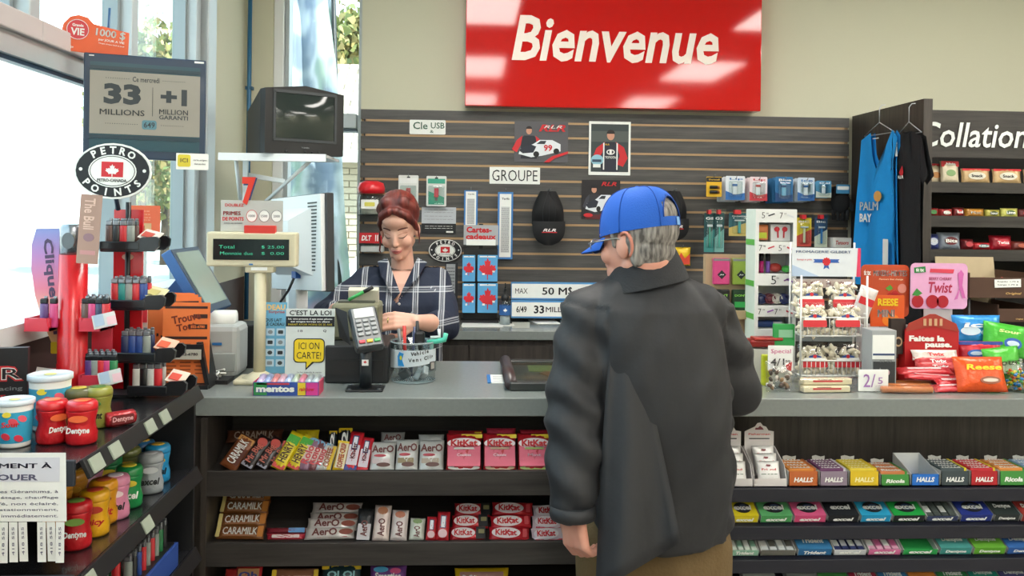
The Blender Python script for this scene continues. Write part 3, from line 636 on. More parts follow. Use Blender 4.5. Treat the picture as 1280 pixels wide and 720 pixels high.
o = thing('battery_pack', (c.x, YW-.14, c.z)); tag(o, 'yellow and black pack of batteries, leftmost on the hanging row', 'battery pack')
MB().prism(rrect(w_, h_, .004), .003, card('#e0b020')).build('backing_card', o); MB().prism(rrect(w_, h_*.22, .003), .001, ink).build('header_print', o, (0, -.002, h_*.36)); letter(o, 'Duracell', (0, -.003, h_*.36), w_*.7, h_*.08, mat('#e8c040'))
for k in range(2):
    b_ = MB(); b_.cyl((-w_*.3, -.01, 0), (w_*.18, -.01, 0), .008, mat('#1c1c1c', .3), 12); b_.cyl((w_*.18, -.01, 0), (w_*.3, -.01, 0), .008, mat('#b87840', .3, .5), 12); b_.build('battery', o, (0, 0, -h_*.02-k*h_*.24))
hook(o, h_/2, .15)
packs(907, 220, 931, 250, '#e2e6ea', '#2f6cb0', 'white and blue lip care packs, second peg from the left', txt='Lip', tc=bluei)
packs(937, 221, 959, 251, '#ead8da', '#c0323c', 'pale pink and red lip care packs, third peg', txt='Lip', tc=redi)
packs(969, 221, 991, 252, '#2a6ea0', '#1c4676', 'deep blue packs, fourth peg', prodc='#6fb4d8', txt='Blue', tc=white_c)
packs(997, 222, 1018, 251, '#c9d6e2', '#2a5f9e', 'white and blue packs with a silver tube, fifth peg', txt='ice', tc=bluei)
packs(1020, 226, 1039, 247, '#4a90b8', '#c8d2c8', 'teal packs with an orange price dot, sixth peg', n=2, txt='Gel', tc=white_c)
# gloves
c, w_, h_ = rectW(1040, 226, 1063, 274, YW-.1)
o = thing('gloves', (c.x, YW-.09, c.z)); tag(o, 'pair of black knit gloves with a blue card, rightmost on the hanging row', 'gloves')
kn = mat('#16181b', .9, 0, .5, 400, .2); mb = MB(); mb.ball((0, 0, -.01), (.05, .025, .06), kn)
for k in range(4): mb.tube([(-.036+k*.024, 0, -.05), (-.034+k*.023, -.004, -.1-.006*(k in (1, 2)))], [.012, .0095], kn, 8)
mb.tube([(.042, 0, 0), (.056, -.005, -.035), (.058, -.006, -.055)], [.013, .012, .008], kn, 8); mb.box((0, 0, .045), (.085, .04, .05), kn, bev=.012); mb.build('knit', o)
MB().prism(rrect(.07, .045, .003), .002, card('#3f86b4')).build('hang_card', o, (0, -.03, .055)); MB().prism(rrect(.06, .018, .003), .001, white_c).build('card_print', o, (0, -.032, .06)); hook(o, .08, .1)
# razors and packets behind the white stand
def longpack(px0, py0, px1, py1, c1, c2, c3, label, txt=''):
    c, w_, h_ = rectW(px0, py0, px1, py1, YW-.12); o = thing('razor_pack', (c.x, YW-.12, c.z)); tag(o, label, 'razor pack')
    MB().prism(rrect(w_, h_, .005), .003, card(c1)).build('backing_card', o); MB().prism([(-w_/2, -h_/2), (w_/2, -h_/2), (w_/2, h_*.1), (-w_/2, -h_*.15)], .001, card(c2)).build('lower_print', o, (0, -.002, 0))
    MB().box((0, -.01, -h_*.1), (w_*.14, .01, h_*.55), plas(c3), bev=.003).box((0, -.012, h_*.17), (w_*.5, .012, h_*.06), plas('#c9d2d6'), bev=.003).build('razor', o)
    MB().box((0, -.01, -h_*.05), (w_*.7, .02, h_*.7), CLEAR, bev=.006).build('blister', o)
    MB().box((w_*.1, -.03, h_/2+.008), (w_*.8, .003, .026), CLEAR).build('price_holder', o); MB().box((-w_*.15, -.02, h_/2+.004), (w_*.3, .03, .02), plas('#c4202a')).build('peg_stop', o)
    hook(o, h_/2-.01, .13)
    if txt: letter(o, txt, (0, -.0025, h_*.36), w_*.7, h_*.07, white_c, bold=.02)
longpack(880, 266, 893, 315, '#1d4a4c', '#3f8a86', '#2aa08c', 'narrow dark teal razor pack, furthest left under the battery row', 'Gil')
longpack(892, 266, 905, 315, '#2a5354', '#76a8a0', '#5ac0b0', 'pale teal razor pack beside the narrow dark one', 'G3')
longpack(911, 266, 936, 295, '#2c5f66', '#c9b060', '#3aa0a0', 'short wide razor pack left of the white accessory stand', 'Gillette')
longpack(995, 272, 1014, 308, '#d8c030', '#c84a3a', '#d8d8b0', 'yellow and red packet right of the white accessory stand', 'BIC')
longpack(1018, 272, 1034, 309, '#24486c', '#cfd6c0', '#3a80c0', 'dark blue packet further right on the wall', 'Bic')
c, w_, h_ = rectW(1037, 297, 1060, 309, YW-.1); o = thing('plaster_box', (c.x, YW-.1, c.z)); tag(o, 'white box with red script print near the dark end panel', 'box'); MB().box((0, 0, 0), (w_, .08, h_), white_c, bev=.001).build('carton', o); letter(o, 'Tensors', (0, -.041, 0), w_*.7, h_*.4, redi, shear=.3); MB().box((0, .03, -h_/2-.005), (w_, .12, .008), CLEAR).build('shelf', o)

# ================================================================== snack wall unit, right
XE = xs1+.02; YE = PX(1152, 124, XE).y
zE = P(1152, 124, YE).z
un = thing('snack_shelving', (XE, YE, 0)); tag(un, 'dark wood snack shelving under the lettering Collation', 'shelving')
MB().box((.02, .34, (zE)/2), (.04, .72, zE), darkwood_v).build('end_panel', un)
YH = 4.02
zh0, zh1 = P(1200, 197, YH).z, P(1200, 138, YH).z
MB().box((2.02, YH-YE+.012, (zh0+zh1)/2), (4.0, .024, zh1-zh0), darkwood).build('header_board', un)
cc = P(1215, 168, YH-.01); letter(un, 'Collation', (cc.x-XE+.012, YH-YE-.006, cc.z-.002), .52, .118, mat('#dfe6e2', .5), bold=.012, shear=.2)
MB().box((2.02, .66, .95), (4.0, .02, 1.9), mat('#181716', .7)).build('rear_panel', un)
shelf_y = [(228, 241), (270, 284), (312, 326)]
SHZ = []
for (a_, b_) in shelf_y:
    z1 = P(1215, a_, YH-.02).z; z0 = P(1215, b_, YH-.02).z; SHZ.append(z1)
    MB().box((2.02, YH-YE-.01, (z0+z1)/2), (3.96, .018, z1-z0), darkwood).build('shelf_lip', un)
    MB().box((2.02, (YH-YE+.66)/2, z0+.008), (3.96, .66-(YH-YE), .014), darkwood).build('shelf_board', un)
MB().box((2.02, .5, .46), (4.0, .3, .92), darkwood_v).build('lower_case', un)
def bag_at(px0, py0, px1, py1, Y, m, label, txt=None, tcol=None, cat='snack bag', name='snack_bag', group=None, t=.03, band=None, disc=None, z=None, rx=.12, spin=0, tsize=(.7, .2), tpos=.12, bandm=None):
    c, w_, h_ = rectW(px0, py0, px1, py1, Y); zz = c.z if z is None else z+h_/2
    o = thing(name, (c.x, Y, zz), (rx*-1, spin, 0)); tag(o, label, cat, group); pouch('p', w_, h_, t, m).build('pouch', o)
    if band: MB().prism(rrect(w_*.96, h_*band[1], .004, cz=h_*band[0]), .0015, bandm).build('band_print', o, (0, -t/2-.001 if abs(band[0]) < .3 else -t*.3-.001, 0))
    if disc: MB().prism(oval(w_*disc[1], h_*disc[2], cz=h_*disc[3]), .0015, disc[0]).build('picture_print', o, (0, -t/2-.0015, 0))
    if txt: letter(o, txt, (0, -t/2-.0035, h_*tpos), w_*tsize[0], h_*tsize[1], tcol or white_c, bold=.03)
    return o
Ys = YH+.05
rnd = random.Random(4)
zr = SHZ[0]
bag_at(1149, 210, 1160, 228, Ys, wrap('#c9b080'), 'small beige bag at the left end of the top snack shelf', z=zr-.004)
bag_at(1157, 203, 1180, 228, Ys+.03, wrap('#cfc3a4'), 'cream and red nut bag leaning on the top snack shelf', band=(.38, .2), bandm=redi, disc=(mat('#b9824c', .6), .5, .3, -.1), z=zr-.004, spin=.06)
bag_at(1175, 200, 1198, 228, Ys, wrap('#d0c6ac'), 'taller cream bag with a red top on the top snack shelf', band=(.36, .25), bandm=redi, disc=(mat('#7fa06a', .6), .5, .3, -.05), z=zr-.004, txt='Noix', tpos=.36, tsize=(.5, .1))
for k, x in enumerate((1201, 1240, 1279)):
    bag_at(x, 210, x+36, 229, Ys, wrap('#c0a274'), ['tan biscuit tray with a red edge, next to the red-topped nut bag', 'tan biscuit tray with a red edge, in the middle of the top snack shelf', 'tan biscuit tray cut by the picture edge, top snack shelf'][k], 'Snack', ink, disc=(mat('#d9d6c4'), .6, .5, 0), band=(.42, .14), bandm=redi, z=zr-.004, tsize=(.4, .2), tpos=0)
zr = SHZ[1]
cols2 = [('#c8b8a8', 'small white and red packet'), ('#8a2626', 'dark red candy packet'), ('#a03030', 'red candy packet with green print'), ('#7a2424', 'maroon candy packet'), ('#b07c2c', 'amber caramel packet'), ('#b8b050', 'lime striped candy packet'), ('#c2c262', 'yellow-green candy packet'), ('#6a2a2a', 'brown-red candy packet'), ('#48382e', 'dark chocolate packet')]
xx = 1148
for k, (cq, lb) in enumerate(cols2):
    wq = [9, 16, 17, 15, 25, 20, 22, 18, 18][k]
    bag_at(xx, 258+(k % 3), xx+wq, 270, Ys+.01*(k % 2), wrap(cq), f'{lb} on the middle snack shelf', z=zr-.006, t=.03, disc=(mat(['#d03030', '#3a7a3a', '#c8c8b8', '#d03030', '#c88c30', '#4a5a2a', '#3a5a2a', '#c03030', '#a08040'][k]), .5, .5, 0), txt=['', '', 'Fru', 'Red', 'Mac', 'Sour', 'Lime', '', ''][k] or None, tsize=(.5, .3), tpos=0); xx += wq
zr = SHZ[2]
lst = [(1148, 1156, 302, '#b8a488', 'narrow beige packet'), (1154, 1173, 292, '#3f4a86', 'blue and silver foil bag'), (1171, 1200, 290, '#8a93a0', 'silver bag with a dark red label'), (1200, 1216, 298, '#701c22', 'dark red candy bag'), (1214, 1238, 302, '#b02228', 'bright red candy bag'), (1236, 1264, 293, '#a01c2c', 'crimson candy bag'), (1262, 1290, 300, '#6e2a22', 'brown-red candy bag')]
for k, (a_, b_, t0, cq, lb) in enumerate(lst):
    bag_at(a_, t0, b_, 312, Ys, wrap(cq), f'{lb} on the lowest snack shelf in view', z=zr-.006, t=.05, disc=(mat(['#806848', '#c9d2e0', '#6a1c22', '#c04048', '#3a6a70', '#d03848', '#b05840'][k]), .55, .45, 0), txt=[None, 'MIX', 'Bits', None, 'Nibs', 'Twizz', None][k], tsize=(.5, .2), tpos=0)
# hanging clothes on the end panel
def hanger(o, w_, z):
    MB().tube([(-w_*.5, 0, z-.05), (0, 0, z+.005), (w_*.5, 0, z-.05), (-w_*.5, 0, z-.052)], .0025, mat('#c9ccd0', .3, .6), 6).tube([(0, 0, z+.005), (0, 0, z+.07), (.004, .01, z+.085), (.016, .02, z+.085)], .0022, mat('#c9ccd0', .3, .6), 6).build('hanger', o)
def garment(name, pts, mats_, loc, rz, label, cat, extra=None):
    """pts: outline of front (x,z); built as two slightly bellied layers"""
    o = thing(name, loc, (0, 0, rz)); tag(o, label, cat)
    bm = bmesh.new(); vs = [bm.verts.new((p[0], 0, p[1])) for p in pts]; bm.faces.new(vs)
    bmesh.ops.triangulate(bm, faces=bm.faces[:]); bmesh.ops.subdivide_edges(bm, edges=bm.edges[:], cuts=5, use_grid_fill=True)
    bmesh.ops.triangulate(bm, faces=bm.faces[:])
    V = [v.co.copy() for v in bm.verts]; bm.verts.index_update(); Fc = [[v.index for v in f.verts] for f in bm.faces]; bm.free()
    mb = MB()
    for s_ in (-1, 1):
        vv = [(p.x, s_*(.012+.008*math.sin(p.x*30+1)*min(1, (.05-p.z)*2 if p.z < 0 else .1)) + .01*math.sin(p.x*38+p.z*3)*min(1, max(0, -p.z*1.6)), p.z) for p in V]
        mb.add(vv, Fc, mats_, True)
    mb.build('fabric', o, weld=False)
    if extra: extra(o)
    return o
blue_f = mat('#1592dc', .8, 0, .12, 60, .05); blk_f = mat('#17171a', .85, 0, .15, 60, .1)
# both hang flat along the end panel, facing the counter aisle
tp = PX(1099, 165, XE-.085)
tank = [(-.05, 0), (-.13, -.03), (-.14, -.12), (-.155, -.3), (-.17, -.72), (.17, -.72), (.13, -.46), (.10, -.36), (.115, -.18), (.16, -.04), (.12, 0), (.085, -.05), (.05, -.14), (.0, -.17), (-.035, -.1)]
def ext(o):
    letter(o, 'PALM', (-.03, -.030, -.345), .15, .04, white_c, bold=.03); letter(o, 'BAY', (-.055, -.030, -.40), .10, .04, white_c, bold=.03)
    MB().prism(oval(.06, .05), .001, mat('#d9a050')).build('sun_print', o, (.04, -.03, -.3)); MB().prism(rrect(.04, .13, .005), .001, white_c).build('side_print', o, (.11, -.032, -.56))
    hanger(o, .24, .04); MB().prism(rrect(.05, .004, .001), .001, white_c).build('neck_label', o, (.0, -.018, -.03))
garment('tank_top', tank, blue_f, (tp.x, tp.y, tp.z), -PI/2+.12, 'bright blue tank top printed PALM BAY on a wire hanger', 'tank top', ext)
tp = PX(1136, 165, XE-.045)
tee = [(-.05, .0), (-.13, -.03), (-.17, -.14), (-.13, -.16), (-.125, -.12), (-.13, -.9), (.12, -.9), (.115, -.2), (.15, -.24), (.19, -.2), (.13, -.03), (.05, 0), (0, -.015)]
def ext(o):
    MB().prism([(.0, -.02), (.022, -.02), (.028, -.085), (.006, -.085)], .001, white_c).build('shoulder_print', o, (-.075, -.027, -.02)); MB().prism([(0, 0), (.03, .03), (.04, 0), (.03, -.02)], .001, redi).build('chest_print', o, (-.03, -.028, -.18)); letter(o, 'RLR', (-.01, -.029, -.2), .05, .014, white_c)
    hanger(o, .22, .04)
garment('black_t_shirt', tee, blk_f, (tp.x, tp.y, tp.z), -PI/2, 'black t-shirt with small red and white logos hanging behind the blue tank top', 't-shirt', ext)
# ================================================================== left gum and lighter rack
XR, RY0, RY1 = -.735, 1.72, 2.44
rk = thing('gum_rack', (-.93, (RY0+RY1)/2, 0)); tag(rk, 'black shelf rack with price tags at the left end of the counter', 'rack')
RC = (RY0+RY1)/2
MB().box((-.19, 0, .56), (.012, RY1-RY0, 1.08), blackm).build('rear_panel', rk)
MB().box((-.0, RY1-RC, .53), (.39, .014, 1.06), blackm).build('end_panel', rk)
tagm = card('#959e8f')
RZ = [1.06, .84, .62]
for k, z_ in enumerate(RZ):
    MB().box((0, 0, z_-.008), (.38, RY1-RY0, .014), mat('#1c1d20', .25, 0, 0, 30, .1, coat=.3), bev=.002).build('shelf', rk)
    lip = MB().box((XR+.93+.012, 0, z_-.012), (.010, RY1-RY0, .040), blackm, rot=(0, -.45, 0), bev=.002).build('lip', rk)
    MB().box((0, RY0-RC-.004, z_-.018), (.38, .010, .05), mat('#2b3038', .4), bev=.002).build('front_lip', rk)
    for (px, py) in [[(122, 576), (146, 560), (189, 528), (207, 515)], [(186, 611), (114, 690)], []][k]:
        q = PX(px, py, XR+.02); 
        if RY0 < q.y < RY1: MB().box((XR+.93+.019, q.y-RC, z_-.010), (.003, .052, .030), tagm, rot=(0, -.45, 0)).build('price_tag', rk)
def onrack(px, py, k): return PZ(px, py, RZ[k])
# rental notice with tear-off strips
c, w_, h_ = rectW(-62, 567, 80, 706, RY0-.03)
o = thing('rental_notice', (c.x, RY0-.025, c.z)); tag(o, 'white rental notice with tear-off strips hanging on the front of the rack', 'notice')
MB().prism([(-w_/2, -h_*.12), (w_/2*1.03, -h_*.12), (w_/2, h_/2), (-w_/2, h_/2)], .0008, white_c).build('sheet', o)
MB().prism(rrect(w_*.9, h_*.22, .001), .0003, card('#d4d6de')).build('shaded_box', o, (0, -.0008, h_*.35))
pur = mat('#5a5a72', .6)
letter(o, 'LOGEMENT À', (-w_*.02, -.0014, h_*.39), w_*.8, h_*.055, pur, bold=.03); letter(o, 'LOUER', (-w_*.0+.01, -.0014, h_*.28), w_*.42, h_*.055, pur, bold=.03)
for k, t_ in enumerate(('situé Rue des Géraniums, à', 'Beauce, 2e étage, chauffage', 'non chauffé, non éclairé.', '1 place de stationnement,', 'inclus, libre immédiatement.')): letter(o, t_, (-w_*.0, -.001, h_*(.15-.055*k)), w_*.88, h_*.03, pur, bold=.0)
for k in range(12):
    if k == 8: continue
    st = MB().prism(rrect(w_/12*.9, h_*.37, .0005, cz=-h_*.19), .0007, white_c).build('tear_strip', o, (-w_/2+(k+.5)*w_/12, 0, -h_*.12), (.05+.05*math.sin(k*2.1), 0, .02*math.sin(k)))
    letter(st, '418 555', (0, -.001, -h_*.18), h_*.26, w_/12*.25, pur, rot=(PI/2, 0, 0), bold=0, spin=PI/2)
# gum bottles
def gum_bottle(c1, c2, name='', w_=.062, h_=.088, cap=None, tc=white_c, pc=None):
    def f():
        o = thing('gum_bottle'); m = wrap(c1); r = w_/2
        MB().lathe([(0, 0), (r*.9, 0), (r*.98, h_*.05), (r*.99, h_*.25), (r*.84, h_*.45), (r*.88, h_*.6), (r*.98, h_*.74), (r*.97, h_*.8)], m, 22).build('bottle_body', o)
        MB().lathe([(r*.99, h_*.78), (r, h_*.84), (r*.98, h_*.93), (r*.86, h_*.99), (0, h_)], plas(cap or c1), 22).build('cap', o)
        MB().lathe([(0, h_*1.001), (r*.55, h_*1.001), (r*.5, h_*1.012), (0, h_*1.012)], plas(c2), 18).build('cap_print', o)
        if name: letter(o, name, (0, -r*.98, h_*.34), w_*.72, h_*.18, tc, bold=.03, shear=.2)
        MB().prism(oval(w_*.6, h_*.16, cz=h_*.62), .002, mat(pc or c2, .4)).build('front_print', o, (0, -r*.93, 0))
        return o
    return f
def put(px, py, k, key, maker, label, cat, group=None, rz=0, z=None):
    p = onrack(px, py, k); return place(key, maker, (p.x, p.y, RZ[k]), (0, 0, rz), label, cat, group)
G1 = 'gum bottles on the left rack'
dr = gum_bottle('#c41c24', '#e86a3a', 'Dentyne')
put(65, 552, 0, 'dred', dr, 'red gum bottle showing its white ingredients panel, top rack shelf', 'gum bottle', G1, rz=.9)
b_ = list(S.objects)[-1]
q = onrack(65, 552, 0); 
put(102, 553, 0, 'dred', dr, 'red gum bottle with white script turned to the front, top rack shelf', 'gum bottle', G1, rz=.15)
nl = thing('nutrition_label', (0, 0, 0)); bpy.data.objects.remove(nl)
put(122, 532, 0, 'dyel', gum_bottle('#8a8c3a', '#4a7a3a', 'Trident', tc=ink), 'olive and yellow gum bottle just behind the front red pair', 'gum bottle', G1)
put(98, 534, 0, 'dgrn', gum_bottle('#5a5a34', '#c8b84a', ''), 'dark green-topped gum bottle squeezed behind the two red ones', 'gum bottle', G1)
G2 = 'gum bottles on the middle rack shelf'
for i, (px, py, key, c1, c2, nm, tc, lb) in enumerate([
    (95, 683, 'mred', '#c01e26', '#7aa048', 'Dentyne', white_c, 'red strawberry gum bottle at the near end of the middle rack shelf'),
    (118, 667, 'myel', '#e0a81c', '#c04030', 'Juicy', redi, 'yellow gum bottle with a red swirl, beside the red strawberry one'),
    (129, 652, 'myel2', '#e09a1c', '#b05030', 'Fruit', redi, 'orange-yellow gum bottle behind the red swirl one'),
    (144, 646, 'mpnk', '#d98aa8', '#f0e0e8', 'excel', ink, 'pink gum bottle between the yellow and green ones'),
    (161, 632, 'mgrn', '#1f8a4a', '#e0d040', 'excel', white_c, 'green gum bottle with a yellow price burst'),
    (188, 614, 'mgry', '#9aa0a4', '#c9cccf', 'excel', ink, 'grey gum bottle with a plain panel'),
    (197, 601, 'mblu', '#2590c4', '#e0b840', 'excel', ink, 'bright blue gum bottle at the far end of the middle rack shelf')]):
    put(px, py, 1, key, gum_bottle(c1, c2, nm, h_=.096, tc=tc), lb, 'gum bottle', G2, rz=.3)
for (px, py, c1, c2, lb) in [(72, 655, '#c88a28', '#d8b040', 'amber gum bottle in the second row behind the red strawberry one'), (92, 640, '#c98a2c', '#e0b040', 'ochre gum bottle in the second row behind the yellow pair'), (112, 625, '#b87a92', '#e0c0d0', 'dusty pink gum bottle in the second row'),
    (136, 617, '#1c6a3c', '#d8c840', 'dark green gum bottle in the second row behind the bright green one'), (120, 608, '#1a5a38', '#3a8a5a', 'darkest green gum bottle in the third row'), (160, 606, '#6a6f3a', '#c9a040', 'olive gum bottle in the second row behind the grey one'), (178, 596, '#2a5f8a', '#c9a040', 'navy gum bottle at the far end of the second row')]:
    put(px, py, 1, c1, gum_bottle(c1, c2, '', h_=.096), lb, 'gum bottle', G2, rz=.3)
# candy tubs
def tub(r, h, body, lid):
    def f():
        o = thing('candy_tub'); MB().lathe([(0, 0), (r*.82, 0), (r*.84, .004), (r*.97, h*.86), (r*.97, h*.88)], white_c, 26).build('tub_body', o)
        MB().lathe([(r*.995, h*.86), (r*1.05, h*.87), (r*1.05, h*.96), (r*.98, h*.97), (r*.95, h*.945), (0, h*.95)], mat('#cfdbe2', .25), 28).build('lid', o)
        MB().lathe([(r*.872, h*.1), (r*.965, h*.74)], card(body), 26, cap=False).build('label', o)
        MB().lathe([(0, h*.955), (r*.3, h*.955), (r*.28, h*.96)], card('#d8d080'), 16).build('lid_print', o)
        for q, (a, zz, cc) in enumerate(((-1.9, .25, '#d03848'), (-1.5, .55, '#d84858'), (-1.2, .2, '#c83048'), (-1.0, .6, '#e05868'))):
            MB().prism(oval(r*.5, r*.35), .002, mat(cc, .4)).build('gummy_print', o, (math.cos(a)*r*.93, math.sin(a)*r*.93, h*zz), (0, .5, a+PI/2))
        letter(o, 'Sour', (-.002, -r*.965, h*.5), r*.9, h*.11, redi, bold=.03); MB().prism(oval(r*.45, r*.3), .002, mat('#e0d040')).build('sun_print', o, (-r*.25, -r*.93, h*.7)); return o
    return f
p = onrack(18, 556, 0); place('tub', tub(.036, .098, '#2fa0c4', ''), (p.x, p.y, RZ[0]), (0, 0, .3), 'white and turquoise candy tub with red gummies at the near edge of the rack', 'candy tub', 'candy tubs')
p = onrack(50, 545, 0); place('tub2', tub(.044, .125, '#3f9fc0', ''), (p.x-.012, p.y+.07, RZ[0]), (0, 0, .3), 'taller pale candy tub behind the red gum bottles', 'candy tub', 'candy tubs')
# red gum tube lying down
p = onrack(150, 532, 0); o = thing('gum_roll', (p.x, p.y, RZ[0]+.017), (0, 0, .75)); tag(o, 'red gum roll lying on its side near the rack edge', 'gum roll')
MB().lathe([(0, -.032), (.014, -.032), (.0165, -.028), (.0165, .028), (.014, .032), (0, .032)], wrap('#a01c24'), 18, Matrix.Rotation(PI/2, 4, 'Y')).build('roll_body', o); letter(o, 'Dentyne', (0, -.0168, 0), .045, .014, mat('#e0b0b0'), bold=.02); MB().prism(rrect(.05, .02, .004), .001, mat('#6a1418')).build('front_print', o, (0, -.0162, 0))
# racing poster box and pink packet at the back of the rack
p = onrack(5, 505, 0)
p = P(6, 470, 2.02); o = thing('poster_box', (p.x-.028, 2.05, RZ[0]+.085), (0, 0, .25)); tag(o, 'black box with a red outlined letter R at the window end of the rack', 'box')
MB().box((0, 0, 0), (.12, .02, .165), mat('#17161a', .5)).build('box_body', o)
letter(o, 'R', (.028, -.0105, .025), .05, .035, redi, bold=.06); letter(o, 'R', (.028, -.0115, .025), .042, .028, white_c, bold=.03); letter(o, 'R', (.028, -.0125, .025), .038, .024, mat('#17161a', .5), bold=.0)
letter(o, 'Racing', (.02, -.0105, -.01), .06, .012, greyi); letter(o, 'Team', (.025, -.0105, -.028), .045, .01, redi, shear=.2)
p = onrack(10, 520, 0); o = thing('candy_bag', (p.x+.002, p.y+.02, RZ[0]+.03), (-.2, 0, .4)); tag(o, 'small pink and black candy bag between the poster box and the turquoise tub', 'candy bag'); pouch('p', .06, .05, .02, wrap('#d8a0b0')).build('pouch', o); decal(o, 'dark_print', rrect(.03, .03, .005), ink, -.0115)

# lighter towers
redp = mat('#cc1a22', .3, 0, 0, 40, .05, coat=.3); pinkr = mat('#d43a4c', .35, 0, 0, 40, .05, coat=.2)
TY = 2.24; tp = P(91, 400, TY); TX = tp.x; zsh = RZ[0]
zred = P(91, 318, TY).z
tw = thing('lighter_tower', (TX, TY, zsh)); tag(tw, 'red lighter display column with silver top and two red trays on the rack', 'display stand')
col = MB(); col.lathe([(.036, 0), (.036, .10), (.0345, .102), (.0345, .235), (.033, .237), (.033, zred-zsh)], redp, 28); col.build('column', tw)
MB().lathe([(.032, zred-zsh), (.032, zred-zsh+.068), (.026, zred-zsh+.075), (0, zred-zsh+.075)], mat('#8e9398', .25, .8), 26).build('metal_cap', tw)
decal(tw, 'cap_print', oval(.03, .04), mat('#5c6064', .3, .6), -.0325, z=zred-zsh+.035)
tz = [P(91, 411, TY).z-zsh, P(91, 481, TY).z-zsh]
def trayf(xa, xb, z_, m, parent, dy=.05, hh=.032):
    cx_ = (xa+xb)/2; wd = xb-xa
    mb = MB(); mb.box((cx_, 0, z_+.004), (wd, dy*2, .008), m); mb.prism([(-wd/2, 0), (wd/2, 0), (wd/2-.006, hh), (-wd/2+.01, hh)], .006, m, Matrix.Translation((cx_, -dy, z_))); mb.box((xa+.003, 0, z_+hh/2), (.006, dy*2, hh), m); mb.box((xb-.003, 0, z_+hh/2), (.006, dy*2, hh), m); mb.box((cx_, dy, z_+hh/2), (wd, .006, hh), m)
    return mb.build('tray', parent)
xL = P(43, 405, TY).x-TX; xA = P(135, 405, TY).x-TX; xB = P(142, 470, TY).x-TX
for i, (z_, xr) in enumerate(zip(tz, (xA, xB))):
    trayf(xL, -.034, z_, pinkr, tw); trayf(.034, xr, z_, pinkr, tw, .045)
    t_ = MB().box((0, 0, 0), (.052, .003, .034), card('#c9ccca'), rot=(0, -.22, 0)).build('price_card', tw, (xr+.012, -.052, z_+.028), (-.25, 0, .25)); MB().box((-.012, -.0025, .0), (.022, .001, .028), card('#9fb4c8'), rot=(0, -.22, 0)).build('logo_print', t_); MB().box((.016, -.0025, .0), (.02, .001, .02), card('#e0b8c0'), rot=(0, -.22, 0)).build('text_print', t_)
MB().box((.052, .050, .13), (.05, .006, .20), pinkr).build('rear_board', tw)
# lighters
def lighter(c1, top='#141416', metal=False):
    def f():
        o = thing('lighter'); MB().lathe([(0, 0), (.0095, 0), (.0105, .003), (.0105, .056), (.0095, .058)], plas(c1), 12, sx=1.0, sy=.62).build('body', o)
        MB().box((0, 0, .064), (.018, .011, .013), mat(top, .35, .8 if metal else 0), bev=.003).box((.004, 0, .073), (.009, .006, .007), mat('#8a8d90', .3, .8), bev=.002).build('lighter_head', o); return o
    return f
LC = {'red': '#c82a32', 'purple': '#5a3a78', 'orange': '#d0582a', 'pink': '#c8407a', 'teal': '#1f8a86', 'grey': '#8d9690', 'blue': '#24458c', 'green': '#2a7a4a', 'black': '#1a1b1e', 'white': '#c9cac4', 'brown': '#5e4640', 'navy': '#202c54'}
ORD = ['first', 'second', 'third', 'fourth', 'fifth', 'sixth', 'seventh', 'eighth', 'ninth', 'tenth']
def lrow(parent_loc, z_, xs_, cols, where, grp, dy=0.0, row='front', metal=False):
    for k, (x, cname) in enumerate(zip(xs_, cols)):
        place(('lt', cname, metal), lighter(LC[cname], '#8d9094' if metal else '#141416', metal), (parent_loc[0]+x, parent_loc[1]+dy, z_), (0, 0, .1*math.sin(k*2.3)), f'{cname} lighter, {ORD[k]} from the column in the {row} row {where}', 'lighter', grp)
loc = (TX, TY)
lx = lambda px0, px1, n, py=400, Y=None: [P(px0+(px1-px0)*(k+.5)/n, py, Y or TY-.04).x-TX for k in range(n)]
gA = 'lighters in the upper red tray'; gB = 'lighters in the lower red tray'
zA = zsh+tz[0]+.008; zB = zsh+tz[1]+.008
lrow(loc, zA, lx(100, 134, 4), ['brown', 'pink', 'navy', 'red'], 'of the upper red tray', gA, -.028); 
lrow(loc, zA, lx(103, 137, 4, Y=TY), ['grey', 'orange', 'purple', 'pink'], 'of the upper red tray', gA, 0, 'middle'); lrow(loc, zA, lx(105, 137, 4, Y=TY+.04), ['teal', 'red', 'purple', 'blue'], 'of the upper red tray', gA, .028, 'rear')
lrow(loc, zA, [x for x in lx(72, 48, 2)], ['pink', 'purple'], 'left of the column', gA, -.035)
lrow(loc, zB, lx(105, 143, 5, 465), ['purple', 'grey', 'red', 'pink', 'green'], 'of the lower red tray', gB, -.028); lrow(loc, zB, lx(107, 145, 5, 465, TY), ['navy', 'teal', 'red', 'orange', 'brown'], 'of the lower red tray', gB, 0, 'middle'); lrow(loc, zB, lx(109, 145, 5, 465, TY+.04), ['grey', 'red', 'green', 'orange', 'grey'], 'of the lower red tray', gB, .028, 'rear')
q = thing('folded_paper', (TX+.5*(xL-.034), TY, zB)); tag(q, 'crumpled white paper in the left half of the lower red tray', 'paper'); MB().box((0, 0, .012), (.05, .07, .012), white_c, rot=(.3, .2, .4)).box((0, 0.005, .006), (.06, .07, .01), white_c, rot=(0, 0, -.2)).build('sheet', q)
